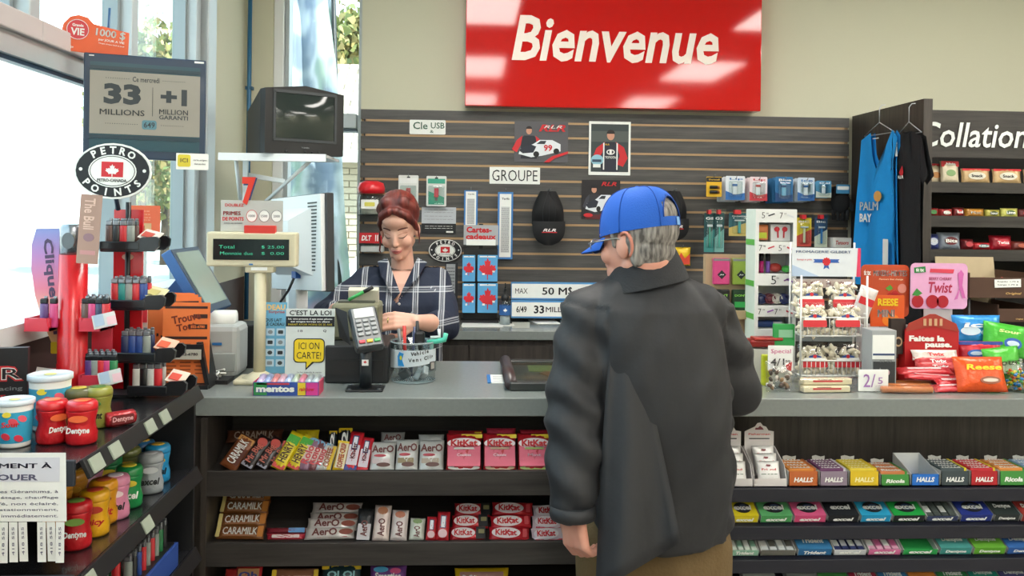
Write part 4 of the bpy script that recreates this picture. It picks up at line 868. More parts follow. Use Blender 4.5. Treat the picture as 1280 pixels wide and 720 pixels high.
# black tray lighter tower behind
T2 = P(151, 400, 2.34); t2 = thing('lighter_tower', (T2.x, 2.352, zsh)); tag(t2, 'black lighter display with curved trays and red boards behind the red column', 'display stand')
h2 = P(150, 262, 2.31).z-zsh
MB().box((0, .035, h2/2), (.075, .008, h2), redp).cyl((0, .03, 0), (0, .03, h2+.02), .007, blackm, 10).box((0, 0, .004), (.1, .09, .008), blackm).build('board', t2)
MB().prism(oval(.03, .017), .002, card('#d8b8a0')).build('board_logo', t2, (.0, .03, P(150, 323, 2.31).z-zsh))
t2z = [P(150, y_, 2.29).z-zsh for y_ in (313, 386, 452, 520)]; t2z[3] = .012
xo = [P(x_, 400, 2.27).x-T2.x for x_ in (150, 158, 172, 187)]
curm = mat('#1b1b1e', .3, 0, 0, 40, .05, coat=.2)
cardcol = ['#c9c4bc', '#c8c49c', '#d8b098', '#d8c8b8']
for i, (z_, xq) in enumerate(zip(t2z, xo)):
    tr = MB(); tr.box((xq-.01, -.02, z_), (.10, .09, .008), curm, bev=.003); tr.box((xq-.01, -.064, z_+.012), (.10, .006, .022), curm, bev=.003)
    pts = [(0, 0), (.05, 0), (.062, .012), (.064, .03), (.055, .038), (.02, .036), (0, .02)]
    tr.prism(pts, .012, curm, Matrix.Translation((xq+.025, -.06, z_-.002))); tr.prism(pts, .012, curm, Matrix.Translation((xq+.025, .02, z_-.002)))
    tr.build('tray', t2)
    cd = MB().box((0, 0, 0), (.046, .058, .002), card(cardcol[i]), rot=(.35, .25, 0)).build('price_card', t2, (xq+.052, -.02, z_+.038)); MB().box((-.004, -.008, .0022), (.026, .03, .001), mat(['#b0483c', '#b8b070', '#d05838', '#c84838'][i], .5), rot=(.35, .25, 0)).build('card_print', cd)
l2 = (T2.x, 2.352)
for i, cols in enumerate((['brown', 'black', 'red', 'grey'], ['red', 'teal', 'grey', 'red', 'blue'], ['navy', 'blue', 'blue', 'grey'], ['white', 'black', 'white', 'red'])):
    wh = ['top', 'second', 'third', 'lowest'][i]
    for r_ in range(2):
        cc_ = cols if r_ == 0 else cols[::-1]; n_ = len(cols)
        for k, cn in enumerate(cc_):
            place(('lt', cn, True), lighter(LC[cn], '#8d9094', True), (l2[0]+xo[i]-.045+.018*k, l2[1]-.042+.03*r_, zsh+t2z[i]+.005), (0, 0, 0), f'{cn} lighter, {ORD[k]} in the {"front" if r_ == 0 else "rear"} row of the {wh} black tray', 'lighter', f'lighters in the {wh} black tray')
# lighters under the middle tray, lower rack shelf
o = thing('lighter_carton', (onrack(185, 716, 2).x-.02, 2.18, RZ[2])); tag(o, 'blue open carton of lighters on the lowest rack shelf in view', 'carton')
MB().box((0, 0, .03), (.16, .3, .06), card('#24458c')).box((0, 0, .061), (.145, .285, .004), blackm).build('carton', o)
rnd = random.Random(9)
for i in range(5):
    for j in range(9):
        cn = rnd.choice(['black', 'red', 'blue', 'green', 'orange', 'grey']); cn2 = ['yellow', cn][j % 2] if False else cn
        place(('lt', cn, True), None, (o.location.x-.055+.027*i, 2.06+.029*j, RZ[2]+.06), (0, 0, 0), f'{cn} lighter, {ORD[j]} from the near end, {ORD[i]} from the window, in the blue carton', 'lighter', 'lighters in the blue carton') if ('lt', cn, True) in PROTO else place(('lt', cn, True), lighter(LC[cn], '#8d9094', True), (o.location.x-.055+.027*i, 2.06+.029*j, RZ[2]+.06), (0, 0, 0), f'{cn} lighter, {ORD[j]} from the near end, {ORD[i]} from the window, in the blue carton', 'lighter', 'lighters in the blue carton')
for k, (px, cq, lb) in enumerate(((128, '#8a6a50', 'brown'), (150, '#c080b0', 'lilac'), (172, '#c8a0a0', 'rosy'))):
    p = onrack(px, 730, 2); o = thing('wrapped_candy', (p.x, 1.80+.075*k, RZ[2]+.045)); tag(o, f'{lb} wrapped round candy on the lowest rack shelf in view', 'candy'); MB().ball((0, 0, 0), .024, wrap(cq)).cyl((0, 0, -.045), (0, 0, -.02), .003, white_c, 6).build('candy', o)
# banner behind the column
bp = P(60, 370, TY+.05); o = thing('shaped_banner', (bp.x+.02, TY+.06, bp.z)); tag(o, 'curved purple to orange cardboard banner reading Clique ton behind the red column', 'banner')
gm = bpy.data.materials.new('printed_gradient'); gm.use_nodes = True; t_ = gm.node_tree; cb = t_.nodes['Principled BSDF']; co = t_.nodes.new('ShaderNodeTexCoord'); sp = t_.nodes.new('ShaderNodeSeparateXYZ'); rr_ = t_.nodes.new('ShaderNodeValToRGB')
t_.links.new(co.outputs['Generated'], sp.inputs[0]); t_.links.new(sp.outputs['Z'], rr_.inputs[0]); t_.links.new(rr_.outputs[0], cb.inputs['Base Color']); cb.inputs['Roughness'].default_value = .5
e = rr_.color_ramp.elements; e[0].position = 0; e[0].color = srgb('#d8a860'); e[1].position = 1; e[1].color = srgb('#8090c8'); x_ = e.new(.3); x_.color = srgb('#e8c090'); x_ = e.new(.55); x_.color = srgb('#d87a90'); x_ = e.new(.8); x_.color = srgb('#b080b8')
hb2 = (450-288)/1100*TY*1.03
MB().prism([(-.055, hb2/2), (.03, hb2/2+.003), (.05, hb2/2-.05), (.05, -hb2/2+.0), (.02, -hb2/2), (-.01, -hb2*.38), (-.035, -hb2*.2), (-.056, .0), (-.066, hb2*.2), (-.066, hb2*.38)], .004, gm).build('board', o)
letter(o, 'Clique ton', (-.015, -.003, hb2*.07), hb2*.72, .03, mat('#4a3a5a', .6), bold=.03, spin=-PI/2+.12)
MB().prism(rrect(.03, .03, .004), .001, mat('#d8c020')).build('yellow_print', o, (.0, -.0026, -hb2*.39)); MB().cyl((.02, .008, -bp.z+zsh), (.02, .008, hb2*.3), .004, blackm, 8).build('stick', o)
# brown strip card on top of the column
c, w_, h_ = rectW(96, 243, 123, 330, TY-.06); o = thing('strip_card', (c.x, TY-.05, c.z), (0, .06, 0)); tag(o, 'tall faded brown cardboard strip printed with pale script on the red column', 'card'); MB().prism(rrect(w_, h_, .002), .002, card('#a8887a')).build('strip_board', o)
letter(o, 'The Bull', (-.002, -.002, h_*.22), h_*.45, w_*.5, mat('#d8b8a8'), spin=-PI/2, bold=.02); MB().prism(oval(w_*.5, h_*.12), .0008, mat('#8f6f78')).build('figure_print', o, (0, -.0015, -h_*.12)); MB().prism(rrect(w_*.7, h_*.06, .001), .0008, mat('#c08a88')).build('lower_print', o, (0, -.0015, -h_*.34)); MB().box((0, .02, -h_*.25), (w_*.4, .04, .02), blackm).build('clip', o)
# large oval plaque
c, w_, h_ = rectW(93, 179, 190, 249, 2.27); o = thing('points_sign', (c.x, 2.27, c.z), (0, .02, 0)); tag(o, 'large white and black oval PETRO POINTS plaque above the lighter displays', 'sign'); retro(o, w_, h_)
MB().cyl((.0, .008, -h_*.3), (0, .04, -(c.z-zsh-h2)-.0), .006, mat('#20344a', .4), 8).build('post', o)
# lottery screen
a1, a2 = P(104, 131, 2.46), P(257, 144, 2.56); dv = Vector((a2.x-a1.x, a2.y-a1.y, 0)); Wd = dv.length; ang = math.atan2(dv.y, dv.x); zt_, zb_ = P(104, 65, 2.46).z, P(104, 197, 2.46).z; Hh = zt_-zb_
o = thing('lottery_screen', ((a1.x+a2.x)/2, (a1.y+a2.y)/2, (zt_+zb_)/2+.0), (0, .0, ang)); tag(o, 'flat screen in a dark blue frame showing 33 MILLIONS and +1 MILLION', 'screen')
frm = mat('#12304a', .35, 0, 0, 40, .04, coat=.2); MB().box((0, .014, 0), (Wd, .028, Hh), frm, bev=.003).build('bezel', o)
MB().prism(rrect(Wd*.90, Hh*.84, .001), .002, mat('#14404c', .3, emit=.10)).build('display', o, (0, -.001, 0)); MB().prism(rrect(Wd*.90, Hh*.60, .001), .001, mat('#8a867c', .3, emit=.10)).build('lit_panel', o, (0, -.0025, Hh*.035))
for zz in (.365, -.295): MB().prism(rrect(Wd*.90, Hh*.035, .001), .001, mat('#10303c', .3, emit=.1)).build('strip_print', o, (0, -.0032, Hh*zz))
dk = mat('#2c3438', .5)
for s_, x_, z_, ww, hh in (('Ce mercredi', .0, .27, .22, .05), ('33', -.19, .12, .30, .20), ('MILLIONS', -.19, -.055, .36, .055), ('+1', .23, .115, .22, .16), ('MILLION', .23, -.03, .24, .05), ('GARANTI', .23, -.085, .24, .04), ('649', .03, -.165, .09, .055)):
    letter(o, s_, (x_*Wd, -.0034, z_*Hh), ww*Wd, hh*Hh, dk, bold=.05 if hh > .1 else .015)
MB().prism(rrect(Wd*.12, Hh*.09, .006), .001, mat('#48707a', .4, emit=.2)).build('logo_print', o, (.03*Wd, -.003, -.165*Hh)); MB().prism(rrect(.0012, Hh*.28, .0002), .001, dk).build('divider', o, (.055*Wd, -.0034, .06*Hh))
dt = MB()
for z_, xa, xb in ((.27, -.33, -.13), (.27, .13, .33), (-.165, -.33, -.06), (-.165, .12, .33)):
    n_ = int((xb-xa)/.018)
    for k in range(n_): dt.box(((xa+(k+.5)*.018)*Wd, 0, z_*Hh), (.006*Wd, .0006, .006*Wd), dk)
struct(dt.build('dotted_lines', o, (0, -.0034, 0)), 'stuff')
MB().prism(rrect(Wd*.04, .003, .0005), .001, white_c).build('corner_logo', o, (-Wd*.44, -.001, Hh*.475)); MB().prism(rrect(Wd*.08, .005, .0005), .001, white_c).build('corner_tag', o, (Wd*.44, -.001, Hh*.475))
MB().box((0, .06, 0), (.1, .07, .1), blackm).cyl((0, .09, 0), (-.14, .22, -.02), .014, blackm, 10).build('wall_arm', o)
st = thing('yellow_note', tuple(P(240.5, 202, 2.53)), (0, 0, ang)); tag(st, 'small white card with a yellow speech bubble stuck on the lottery screen corner', 'card')
MB().prism(rrect(.086, .046, .002), .001, white_c).build('card', st); MB().prism(rrect(.034, .034, .005), .0008, mat('#d8c83a', .5)).build('bubble_print', st, (-.022, -.001, .002)); letter(st, 'ICI', (-.022, -.002, .003), .02, .012, mat('#6a6230', .5)); letter(st, 'carte exigee', (.02, -.0012, .004), .036, .006, greyi); letter(st, 'demandez', (.02, -.0012, -.006), .03, .005, greyi)
c1 = P(120, 45, 2.50); og = thing('prize_sign', (c1.x, 2.50, c1.z), (0, .04, ang)); tag(og, 'orange shaped sign reading VIE and 1000 \u0024 on top of the lottery screen'.replace('\u0024', 'dollars'), 'sign')
k_ = 2.5/1100; om = card('#e2643a'); pts = [((x-120)*k_, (45-y)*k_) for x, y in [(84, 66), (84, 58), (82, 45), (84, 34), (91, 25), (100, 22), (110, 24), (117, 31), (157, 37), (157, 69)]]
MB().prism(pts, .004, om).build('board', og); MB().prism(oval(.057, .057, cx=-.046, cz=.012), .001, card('#d2444a')).build('ring_print', og, (0, -.0026, 0)); MB().tube([(-.046+.027*math.cos(a*PI/12), -.0035, .012+.027*math.sin(a*PI/12)) for a in range(24)], .0009, white_c, 5, True).build('ring_line', og)
letter(og, 'VIE', (-.046, -.0036, .006), .034, .02, white_c, bold=.03); letter(og, 'Grande', (-.046, -.0036, .024), .028, .008, white_c, bold=.03); letter(og, '1000 $', (.037, -.003, .008), .075, .024, white_c, bold=.03, spin=-.06); letter(og, 'par JOUR A VIE', (.04, -.003, -.011), .066, .008, white_c, bold=.02, spin=-.06); letter(og, 'Tirages chaque lundi et jeudi', (.04, -.003, -.021), .066, .004, white_c, spin=-.06); letter(og, '18+', (-.06, -.003, -.038), .012, .008, white_c)
MB().cyl((.03, .006, -.05), (.03, .006, .083), .0035, mat('#24507a', .4), 8).build('rod', og)
# orange poster on the mullion, white and red leaflets
o, W_, H_ = panel_thing('window_card', 163, 257, 200, 307, card('#d8603a'), 'orange card with pale print fixed to the window mullion', 'card', Y=2.93); greek(o, W_, H_, .1, .7, [.86, .78, .7, .64], mat('#e8b090')); pic(o, 'card_print', rc(.12, .34, .72, .56), mat('#c8a070'), W_, H_); pic(o, 'card_print', rc(.16, .38, .5, .5), mat('#b05038'), W_, H_, 2); greek(o, W_, H_, .2, .9, [.16, .12], mat('#e8b090'))
def stand(name, x0, y0, x1, y1, Y, m, label, cat='leaflet', t=.004, rz=0, foot=True, z0=1.0):
    c, w_, h_ = rectW(x0, y0, x1, y1, Y); o = thing(name, (c.x, Y, c.z), (0, 0, rz)); tag(o, label, cat); MB().prism(rrect(w_, h_, .002), t, m).build('board', o)
    if foot:
        zz = z0-c.z; MB().box((0, .03, zz+.004), (w_*.5, .06, .008), CLEAR).box((0, .006, (zz-h_*.3)/2), (w_*.4, .006, max(.01, abs(zz+h_*.3))), CLEAR).build('support', o)
    return o, w_, h_
o, W_, H_ = stand('leaflet_holder', 146, 352, 186, 384, 2.80, card('#d8d0d4'), 'white leaflet with a red band behind the black lighter trays'); pic(o, 'band_print', rc(0, .62, 1, .9), redi, W_, H_); greek(o, W_, H_, .1, .8, [.76], white_c)
o, W_, H_ = stand('leaflet_holder', 150, 384, 184, 470, 2.70, card('#c8a898'), 'beige leaflet with a red header reading BIENVENUE beside the orange flyers'); pic(o, 'header_print', rc(0, .78, 1, 1), redi, W_, H_); tx(o, 'BIEN', W_, H_, .5, .56, .7, .08, mat('#7a3a30')); tx(o, 'VENUE', W_, H_, .5, .45, .7, .07, mat('#7a3a30'))

# ================================================================== till area on the counter
def on(px, py, z=CZ): return PZ(px, py, z)
beigep = mat('#cdc6a8', .45, 0, 0, 50, .04); greyp = mat('#b6bab8', .4, 0, 0, 50, .04)
# orange flyers in a black holder
FY = 2.74; o = thing('flyer_holder', (P(228, 480, FY).x, FY, CZ)); tag(o, 'black wire-fronted holder with phone number plate in front of the orange flyers', 'flyer holder')
c, w_, h_ = rectW(200, 438, 262, 487, FY)
mb = MB()
for sx in (-1, 1): mb.prism([(sx*w_*.5, 0), (sx*w_*.5+sx*.012, 0), (sx*w_*.5-sx*.015, .14), (sx*w_*.5-sx*.03, .14)] if sx > 0 else [(sx*w_*.5+sx*.012, 0), (sx*w_*.5, 0), (sx*w_*.5-sx*.03, .14), (sx*w_*.5-sx*.015, .14)], .09, blackm, Matrix.Translation((0, .03, 0)))
mb.box((0, .03, .006), (w_+.02, .12, .012), blackm); mb.box((0, -.018, .115), (w_*.9, .006, .04), blackm); mb.build('holder', o)
pl = MB().box((0, 0, 0), (w_*.86, .003, .03), card('#b9b4a4')).build('number_plate', o, (-.002, -.023, .105)); letter(pl, '(418) 832-6780', (.01, -.002, .0), w_*.6, .011, ink, bold=.03)
orm = card('#e87838')
for k in range(6):
    x0, x1, yt = [(203, 262, 380), (198, 259, 381), (193, 252, 376), (186, 246, 373), (181, 241, 372), (178, 238, 374)][k]
    Yk = FY+.0+.014*k+.006; cc, w2, h2 = rectW(x0, yt, x1, 480, Yk)
    f_ = thing('flyer', (cc.x, Yk, CZ+.014+h2/2), (-.03, .03*math.sin(k*2.2), .0)); tag(f_, ['frontmost orange flyer headed Trouve Tout in the black holder', 'second orange flyer in the black holder, just behind the front one', 'third orange flyer in the black holder, set further to the window', 'fourth orange flyer in the black holder, taller than the front ones', 'fifth orange flyer in the black holder', 'rearmost orange flyer in the black holder'][k], 'flyer', 'orange flyers in the black holder')
    MB().box((0, 0, 0), (w2, .004, h2), orm).build('sheets', f_)
    if k < 4:
        letter(f_, 'Trouve', (0, -.0028, h2*.31), w2*.62, h2*.1, mat('#7a3018'), bold=.03, spin=.2); letter(f_, 'Tout', (.0, -.0028, h2*.2), w2*.4, h2*.09, mat('#7a3018'), bold=.03, spin=.2)
        for q, (zz, hh) in enumerate(((.44, .03), (.06, .035))): MB().box((0, -.0024, h2*zz), (w2*.9, .0008, h2*hh), mat('#3a2018')).build('band_print', f_)
        MB().box((w2*.3, -.0024, h2*.33), (w2*.3, .0008, h2*.05), mat('#3a2018')).build('phone_print', f_); MB().box((w2*.25, -.0024, h2*.2), (w2*.4, .0008, h2*.06), mat('#3a2018')).build('phone_print', f_); letter(f_, '832-6780', (w2*.25, -.0034, h2*.2), w2*.3, h2*.035, orm, bold=.03)
        gk = MB(); rnd = random.Random(k)
        for r_ in range(9):
            for cc_ in range(3): gk.box((-w2*.3+cc_*w2*.3, -.0024, h2*(-.02-.045*r_)), (w2*rnd.uniform(.12, .24), .0006, h2*.014), mat('#8a4020'))
        struct(gk.build('small_print', f_), 'stuff')
# touchscreen till
tl = P(212, 312, 2.9); tr_ = P(246, 308, 3.14); bl_ = P(262, 391, 2.9); br_ = P(287, 382, 3.14)
uu = (tr_-tl).normalized(); vv = ((tl-bl_)+(tr_-br_))/2; vv = (vv-uu*vv.dot(uu)).normalized(); nn = uu.cross(vv).normalized()   # u right, v up, n toward viewer
Wt, Ht = (tr_-tl).length, (tl-bl_).length; ctr = (tl+tr_+bl_+br_)/4
o = thing('touchscreen_till', (0, 0, 0)); M = Matrix((( uu.x, -nn.x, vv.x, ctr.x), (uu.y, -nn.y, vv.y, ctr.y), (uu.z, -nn.z, vv.z, ctr.z), (0, 0, 0, 1))); o.matrix_world = M
tag(o, 'dark blue framed touchscreen till leaning back beside the window', 'till screen')
tb = mat('#2f5f9a', .4, 0, 0, 50, .05); MB().box((0, .018, 0), (Wt, .036, Ht), tb, bev=.004).build('housing', o); MB().box((0, -.001, 0), (Wt*.99, .004, Ht*.98), mat('#3a4a5c', .4), bev=.002).build('bezel', o)
MB().box((0, -.004, .004), (Wt*.84, .003, Ht*.82), mat('#8a9a90', .15, emit=.12, var=.1, nscale=8)).build('display', o)
sb = P(214, 372, 3.05); s2 = thing('till_stand', (sb.x+.02, 3.15, CZ)); tag(s2, 'blue wedge stand carrying the touchscreen till', 'stand'); MB().prism([(-.10, 0), (.1, 0), (.06, .2), (-.02, .3), (-.07, .24)], .12, tb, None).build('wedge', s2); MB().box((.03, 0, .02), (.16, .16, .04), mat('#26282c', .5), bev=.005).build('foot', s2)
# printer
pp_ = on(280, 462); o = thing('receipt_printer', (pp_.x, 2.97, CZ)); tag(o, 'beige receipt printer with a white paper roll behind the orange flyers', 'printer')
w_ = 62/1100*3.0; MB().box((0, 0, .085), (w_, .14, .17), greyp, bev=.02).box((0, -.072, .05), (w_*.9, .01, .06), mat('#9aa09e', .5), bev=.003).build('casing', o); MB().cyl((-w_*.3, .0, .18), (w_*.34, 0, .18), .032, white_c, 20).build('paper_roll', o); MB().box((w_*.1, -.072, .11), (.03, .004, .008), bluei).build('badge', o)
# binder / box behind display column
o = thing('speaker_box', (P(304, 460, 3.12).x, 3.13, CZ)); tag(o, 'black box on the counter left of the display column', 'box'); MB().box((0, 0, .075), (.09, .12, .15), blackm, bev=.004).build('casing', o)
o = thing('keys_bundle', (P(264, 470, 2.86).x, 2.83, CZ)); tag(o, 'white and grey cable clips bundle beside the flyer holder', 'cable bundle')
cb_ = MB(); rnd = random.Random(3)
for k in range(7): cb_.tube([(rnd.uniform(-.05, .05), rnd.uniform(-.03, .03), .006+rnd.random()*.03) for _ in range(5)], .004, [white_c, blackm, greyp][k % 3], 6)
cb_.box((.01, 0, .006), (.12, .08, .012), blackm); cb_.build('cables', o)
# customer display on a pole
DY = 2.83; dx = P(325, 400, DY).x; o = thing('customer_display', (dx, DY, CZ)); tag(o, 'beige price display on a pole showing green Total digits', 'display')
zD0, zD1 = P(316, 333, DY).z-CZ, P(316, 290, DY).z-CZ; wD = (371-262)/1100*DY; xc = P(316.5, 310, DY).x-dx
MB().cyl((0, 0, .01), (0, 0, zD0), .0185, beigep, 22).build('pole', o); MB().lathe([(.0, 0), (.06, 0), (.062, .012), (.03, .028), (.02, .034)], beigep, 28).box((0, 0, .008), (.14, .11, .016), beigep, bev=.006).build('foot', o)
MB().box((0, 0, zD0-.008), (.09, .04, .022), beigep, bev=.004).box((0, -.021, zD0-.006), (.05, .002, .01), white_c).build('collar', o)
hd = MB().box((xc, 0, (zD0+zD1)/2), (wD, .05, zD1-zD0), beigep, bev=.006).build('head', o)
MB().box((xc, -.026, (zD0+zD1)/2), (wD*.84, .003, (zD1-zD0)*.6), mat('#0c1c1a', .25)).build('window', hd); gd = mat('#3fae88', .5, emit=.5)
for k, (a_, b_) in enumerate((('Total', '$ 25.00'), ('Monnaie due', '$  0.00'))):
    zz = (zD0+zD1)/2+(.008 if k == 0 else -.012); letter(hd, a_, (xc-wD*(.27 if k == 0 else .16), -.0285, zz), wD*(.17 if k == 0 else .36), .010, gd, bold=-.01); letter(hd, b_, (xc+wD*.24, -.0285, zz), wD*.25, .010, gd, bold=-.01)
MB().box((xc, -.0265, zD0+.008), (.012, .002, .005), bluei).build('badge', hd)
c, w_, h_ = rectW(275, 252, 353, 291, DY-.01); o = thing('points_card', (c.x, DY, c.z+.004)); tag(o, 'grey card PRIMES DE POINTS with three ringed prices on the price display', 'card')
MB().prism(rrect(w_, h_, .002), .003, card('#b9bab4')).build('board', o); letter(o, 'DOUBLEZ', (-w_*.28, -.002, h_*.34), w_*.3, h_*.1, redi); letter(o, 'PRIMES', (-w_*.32, -.002, h_*.08), w_*.28, h_*.13, redi, bold=.03); letter(o, 'DE POINTS', (-w_*.3, -.002, -h_*.1), w_*.34, h_*.12, redi, bold=.03); letter(o, 'JUSQU AU 20 MARS', (-w_*.3, -.002, -h_*.25), w_*.3, h_*.06, greyi)
for k in range(3):
    x_ = w_*(.0+.2*k); MB().prism(oval(.032, .036), .001, white_c).build('ring_print', o, (x_, -.0018, 0)); MB().tube([(x_+.0165*math.cos(a*PI/10), -.0028, .0185*math.sin(a*PI/10)) for a in range(20)], .0008, [redi, greyi, greyi][k], 5, True).build('ring_line', o); letter(o, ['1000', '1500', '2000'][k], (x_, -.0028, 0), .02, .008, greyi)
MB().box((.03, -.014, -h_/2+.006), (38/1100*DY, .02, .027), mat('#d03a30', .4), bev=.002).build('clip_base', o)
c, w_, h_ = rectW(303, 219, 320, 254, DY); o = thing('seven_sign', (c.x, DY, c.z-.006)); tag(o, 'red and blue cut-out figure 7 standing on the points card', 'sign'); letter(o, '7', (0, -.003, 0), w_, h_, mat('#d83a28', .4), bold=.05).scale[2] = .3
letter(o, '7', (.003, .003, -.002), w_, h_, mat('#2a4a80', .4), bold=.07).scale[2] = .3; MB().box((0, .004, -h_*.55), (.006, .004, .04), mat('#d83a28', .4)).build('stem', o)
# LCD monitor seen from behind
n1 = P(411, 306, 3.10); f1 = P(346, 306, 3.40); dv = Vector((n1.x-f1.x, n1.y-f1.y, 0)); Wm = dv.length; am = math.atan2(dv.y, dv.x); Hm = 123/1100*3.1; zc = P(411, 306, 3.10).z
o = thing('cash_monitor', ((n1.x+f1.x)/2, (n1.y+f1.y)/2, zc), (0, -.05, am)); tag(o, 'white-backed monitor with dark bezel turned to the cashier', 'monitor')
whp = mat('#d9dcdc', .35, 0, 0, 40, .02); MB().box((0, .008, 0), (Wm, .03, Hm), mat('#25282b', .4), bev=.004).build('bezel', o); MB().prism([(-Wm/2+.004, -Hm/2+.004), (Wm/2-.012, -Hm/2+.004), (Wm/2-.012, Hm/2-.004), (-Wm/2+.004, Hm/2-.004)], .02, whp, Matrix.Translation((0, -.014, 0))).build('rear_shell', o)
MB().add([(-.15, -.02, -.12), (.13, -.02, -.12), (.13, -.02, .13), (-.15, -.02, .13), (-.12, -.075, -.08), (.04, -.075, -.08), (.04, -.075, .08), (-.12, -.075, .08)], [(4, 5, 6, 7), (0, 1, 5, 4), (1, 2, 6, 5), (2, 3, 7, 6), (3, 0, 4, 7)], whp).build('rear_bulge', o)
vt = MB()
for k in range(20): vt.box((.125+.002*k*0, -.025, .14-k*.0125), (.062-.0018*k, .003, .005), mat('#1e2c2c', .5))
struct(vt.build('vent_slots', o), 'stuff'); MB().box((-.03, 0, -Hm/2-.05), (.06, .05, .12), whp, bev=.006).box((-.03, .0, -(zc-CZ)+.024), (.2, .16, .024), whp, bev=.008).box((-.03, .01, -(zc-CZ)/2-.08), (.05, .03, (zc-CZ)-.20), whp).build('stand', o)
MB().tube([(.02, -.03, -.1), (.01, -.06, -.17), (-.03, -.07, -.21), (-.04, -.05, -(zc-CZ)+.03)], .005, blackm, 8).box((.02, -.035, -.11), (.03, .02, .035), mat('#1f4f90', .4)).build('cable', o)
# old television on a white bracket shelf
VY = 3.72; c, w_, h_ = rectW(310, 107, 398, 198, VY-.1); o = thing('old_television', (c.x, VY, c.z), (0, 0, .62)); tag(o, 'old dark grey tube television on the white corner shelf', 'television')
tvm = mat('#090b0d', .5, 0, 0, 60, .05); wv, hv = .34, h_*.97
fr = MB(); fr.prism([(-wv/2, -hv/2+.01), (wv/2, -hv/2+.01), (wv/2, hv/2-.022), (0, hv/2), (-wv/2, hv/2-.022)], .05, tvm, Matrix.Translation((0, -.14, 0))).prism(rrect(wv*.78, .01, .002), .004, tvm); 
fr.add([(-wv/2, -.115, -hv/2+.01), (wv/2, -.115, -hv/2+.01), (wv/2, -.115, hv/2-.022), (0, -.115, hv/2), (-wv/2, -.115, hv/2-.022), (-wv*.33, .16, -hv*.42), (wv*.33, .16, -hv*.42), (wv*.33, .16, hv*.2), (0, .16, hv*.25), (-wv*.33, .16, hv*.2)], [(5, 6, 7, 8, 9), (0, 1, 6, 5), (1, 2, 7, 6), (2, 3, 8, 7), (3, 4, 9, 8), (4, 0, 5, 9)], tvm); fr.build('cabinet', o)
sc_ = MB(); vs = []; fs = []
for j in range(9):
    for i in range(11): u, v = i/10*2-1, j/8*2-1; vs.append((u*wv*.37, -.166-.010*(1-u*u)*(1-v*v), .018+v*hv*.31))
for j in range(8):
    for i in range(10): a = j*11+i; fs.append((a, a+1, a+12, a+11))
sc_.add(vs, fs, mat('#202a28', .08, spec=.6), True).build('screen_glass', o); 
MB().box((0, -.1665, .018+hv*.335), (wv*.8, .004, .012), mat('#2c3236', .4)).box((0, -.1665, .018-hv*.335), (wv*.8, .004, .01), mat('#2c3236', .4)).box((-wv*.39, -.1665, .018), (.01, .004, hv*.68), mat('#2c3236', .4)).box((wv*.39, -.1665, .018), (.01, .004, hv*.68), mat('#2c3236', .4)).build('screen_surround', o)
letter(o, 'TOSHIBA', (0, -.167, -hv*.37), .035, .006, greyi)
for k in range(3): MB().cyl((.0+.03*k, -.164, -hv*.43), (.03*k, -.17, -hv*.43), .005, blackm, 10).build('button', o)
MB().cyl((-.08, -.164, -hv*.43), (-.08, -.168, -hv*.43), .008, blackm, 12).build('sensor', o)
zt3 = c.z-hv/2+.01
o = thing('corner_shelf', (c.x-.02, VY-.02, zt3-.02)); tag(o, 'white wall bracket shelf under the old television', 'shelf')
MB().box((0, 0, .012), (.42, .36, .012), white_pvc, bev=.002).box((0, -.18, .004), (.42, .008, .03), white_pvc).build('shelf_board', o)
MB().tube([(.15, -.15, 0), (-.12, .1, -.2)], .008, white_pvc, 8).tube([(-.15, -.15, 0), (-.19, .1, -.2)], .008, white_pvc, 8).box((-.155, .03, -.12), (.02, .02, .26), white_pvc).box((-.155, .4, -.06), (.02, .75, .02), white_pvc).build('brace', o)
# boards before the till
BY = 2.92
c, w_, h_ = rectW(318, 378, 358, 466, BY); o = thing('gift_poster', (c.x, BY, c.z), (-.06, 0, 0)); tag(o, 'light blue poster CADEAU Surprise with small pictures of appliances', 'poster')
MB().prism(rrect(w_, h_, .001), .003, card('#6fb2d4')).build('board', o); letter(o, 'CADEAU', (0, -.002, h_*.43), w_*.9, h_*.08, mat('#e8c070'), bold=.03); letter(o, 'Surprise', (w_*.18, -.002, h_*.36), w_*.5, h_*.05, mat('#b04030'), bold=.02); letter(o, 'VOUS LAIT', (w_*.05, -.002, h_*.25), w_*.6, h_*.045, ink); letter(o, 'ET LE CADEAU', (w_*.05, -.002, h_*.19), w_*.75, h_*.045, ink)
for i in range(4):
    for j in range(3): pc_ = MB(); pc_.prism(rrect(w_*.26, h_*.1, .002), .0008, card('#c4dcea')); pc_.build('picture_field', o, (w_*(-.32+.32*j), -.002, h_*(.08-.145*i))); MB().prism([rrect(w_*.16, h_*.05, .003), oval(w_*.15, h_*.055)][(i+j) % 2], .0008, mat(['#30363c', '#8a9298', '#3c4448'][(i*2+j) % 3])).build('appliance_print', o, (w_*(-.32+.32*j), -.0029, h_*(.08-.145*i)))
MB().box((0, .03, -h_*.3), (w_*.6, .004, h_*.4), white_c, rot=(-.4, 0, 0)).build('easel', o)
c, w_, h_ = rectW(357, 386, 418, 470, 2.82); o = thing('law_sign', (c.x, 2.82, c.z), (-.05, 0, 0)); tag(o, "white sign C'EST LA LOI with a yellow speech bubble", 'sign')
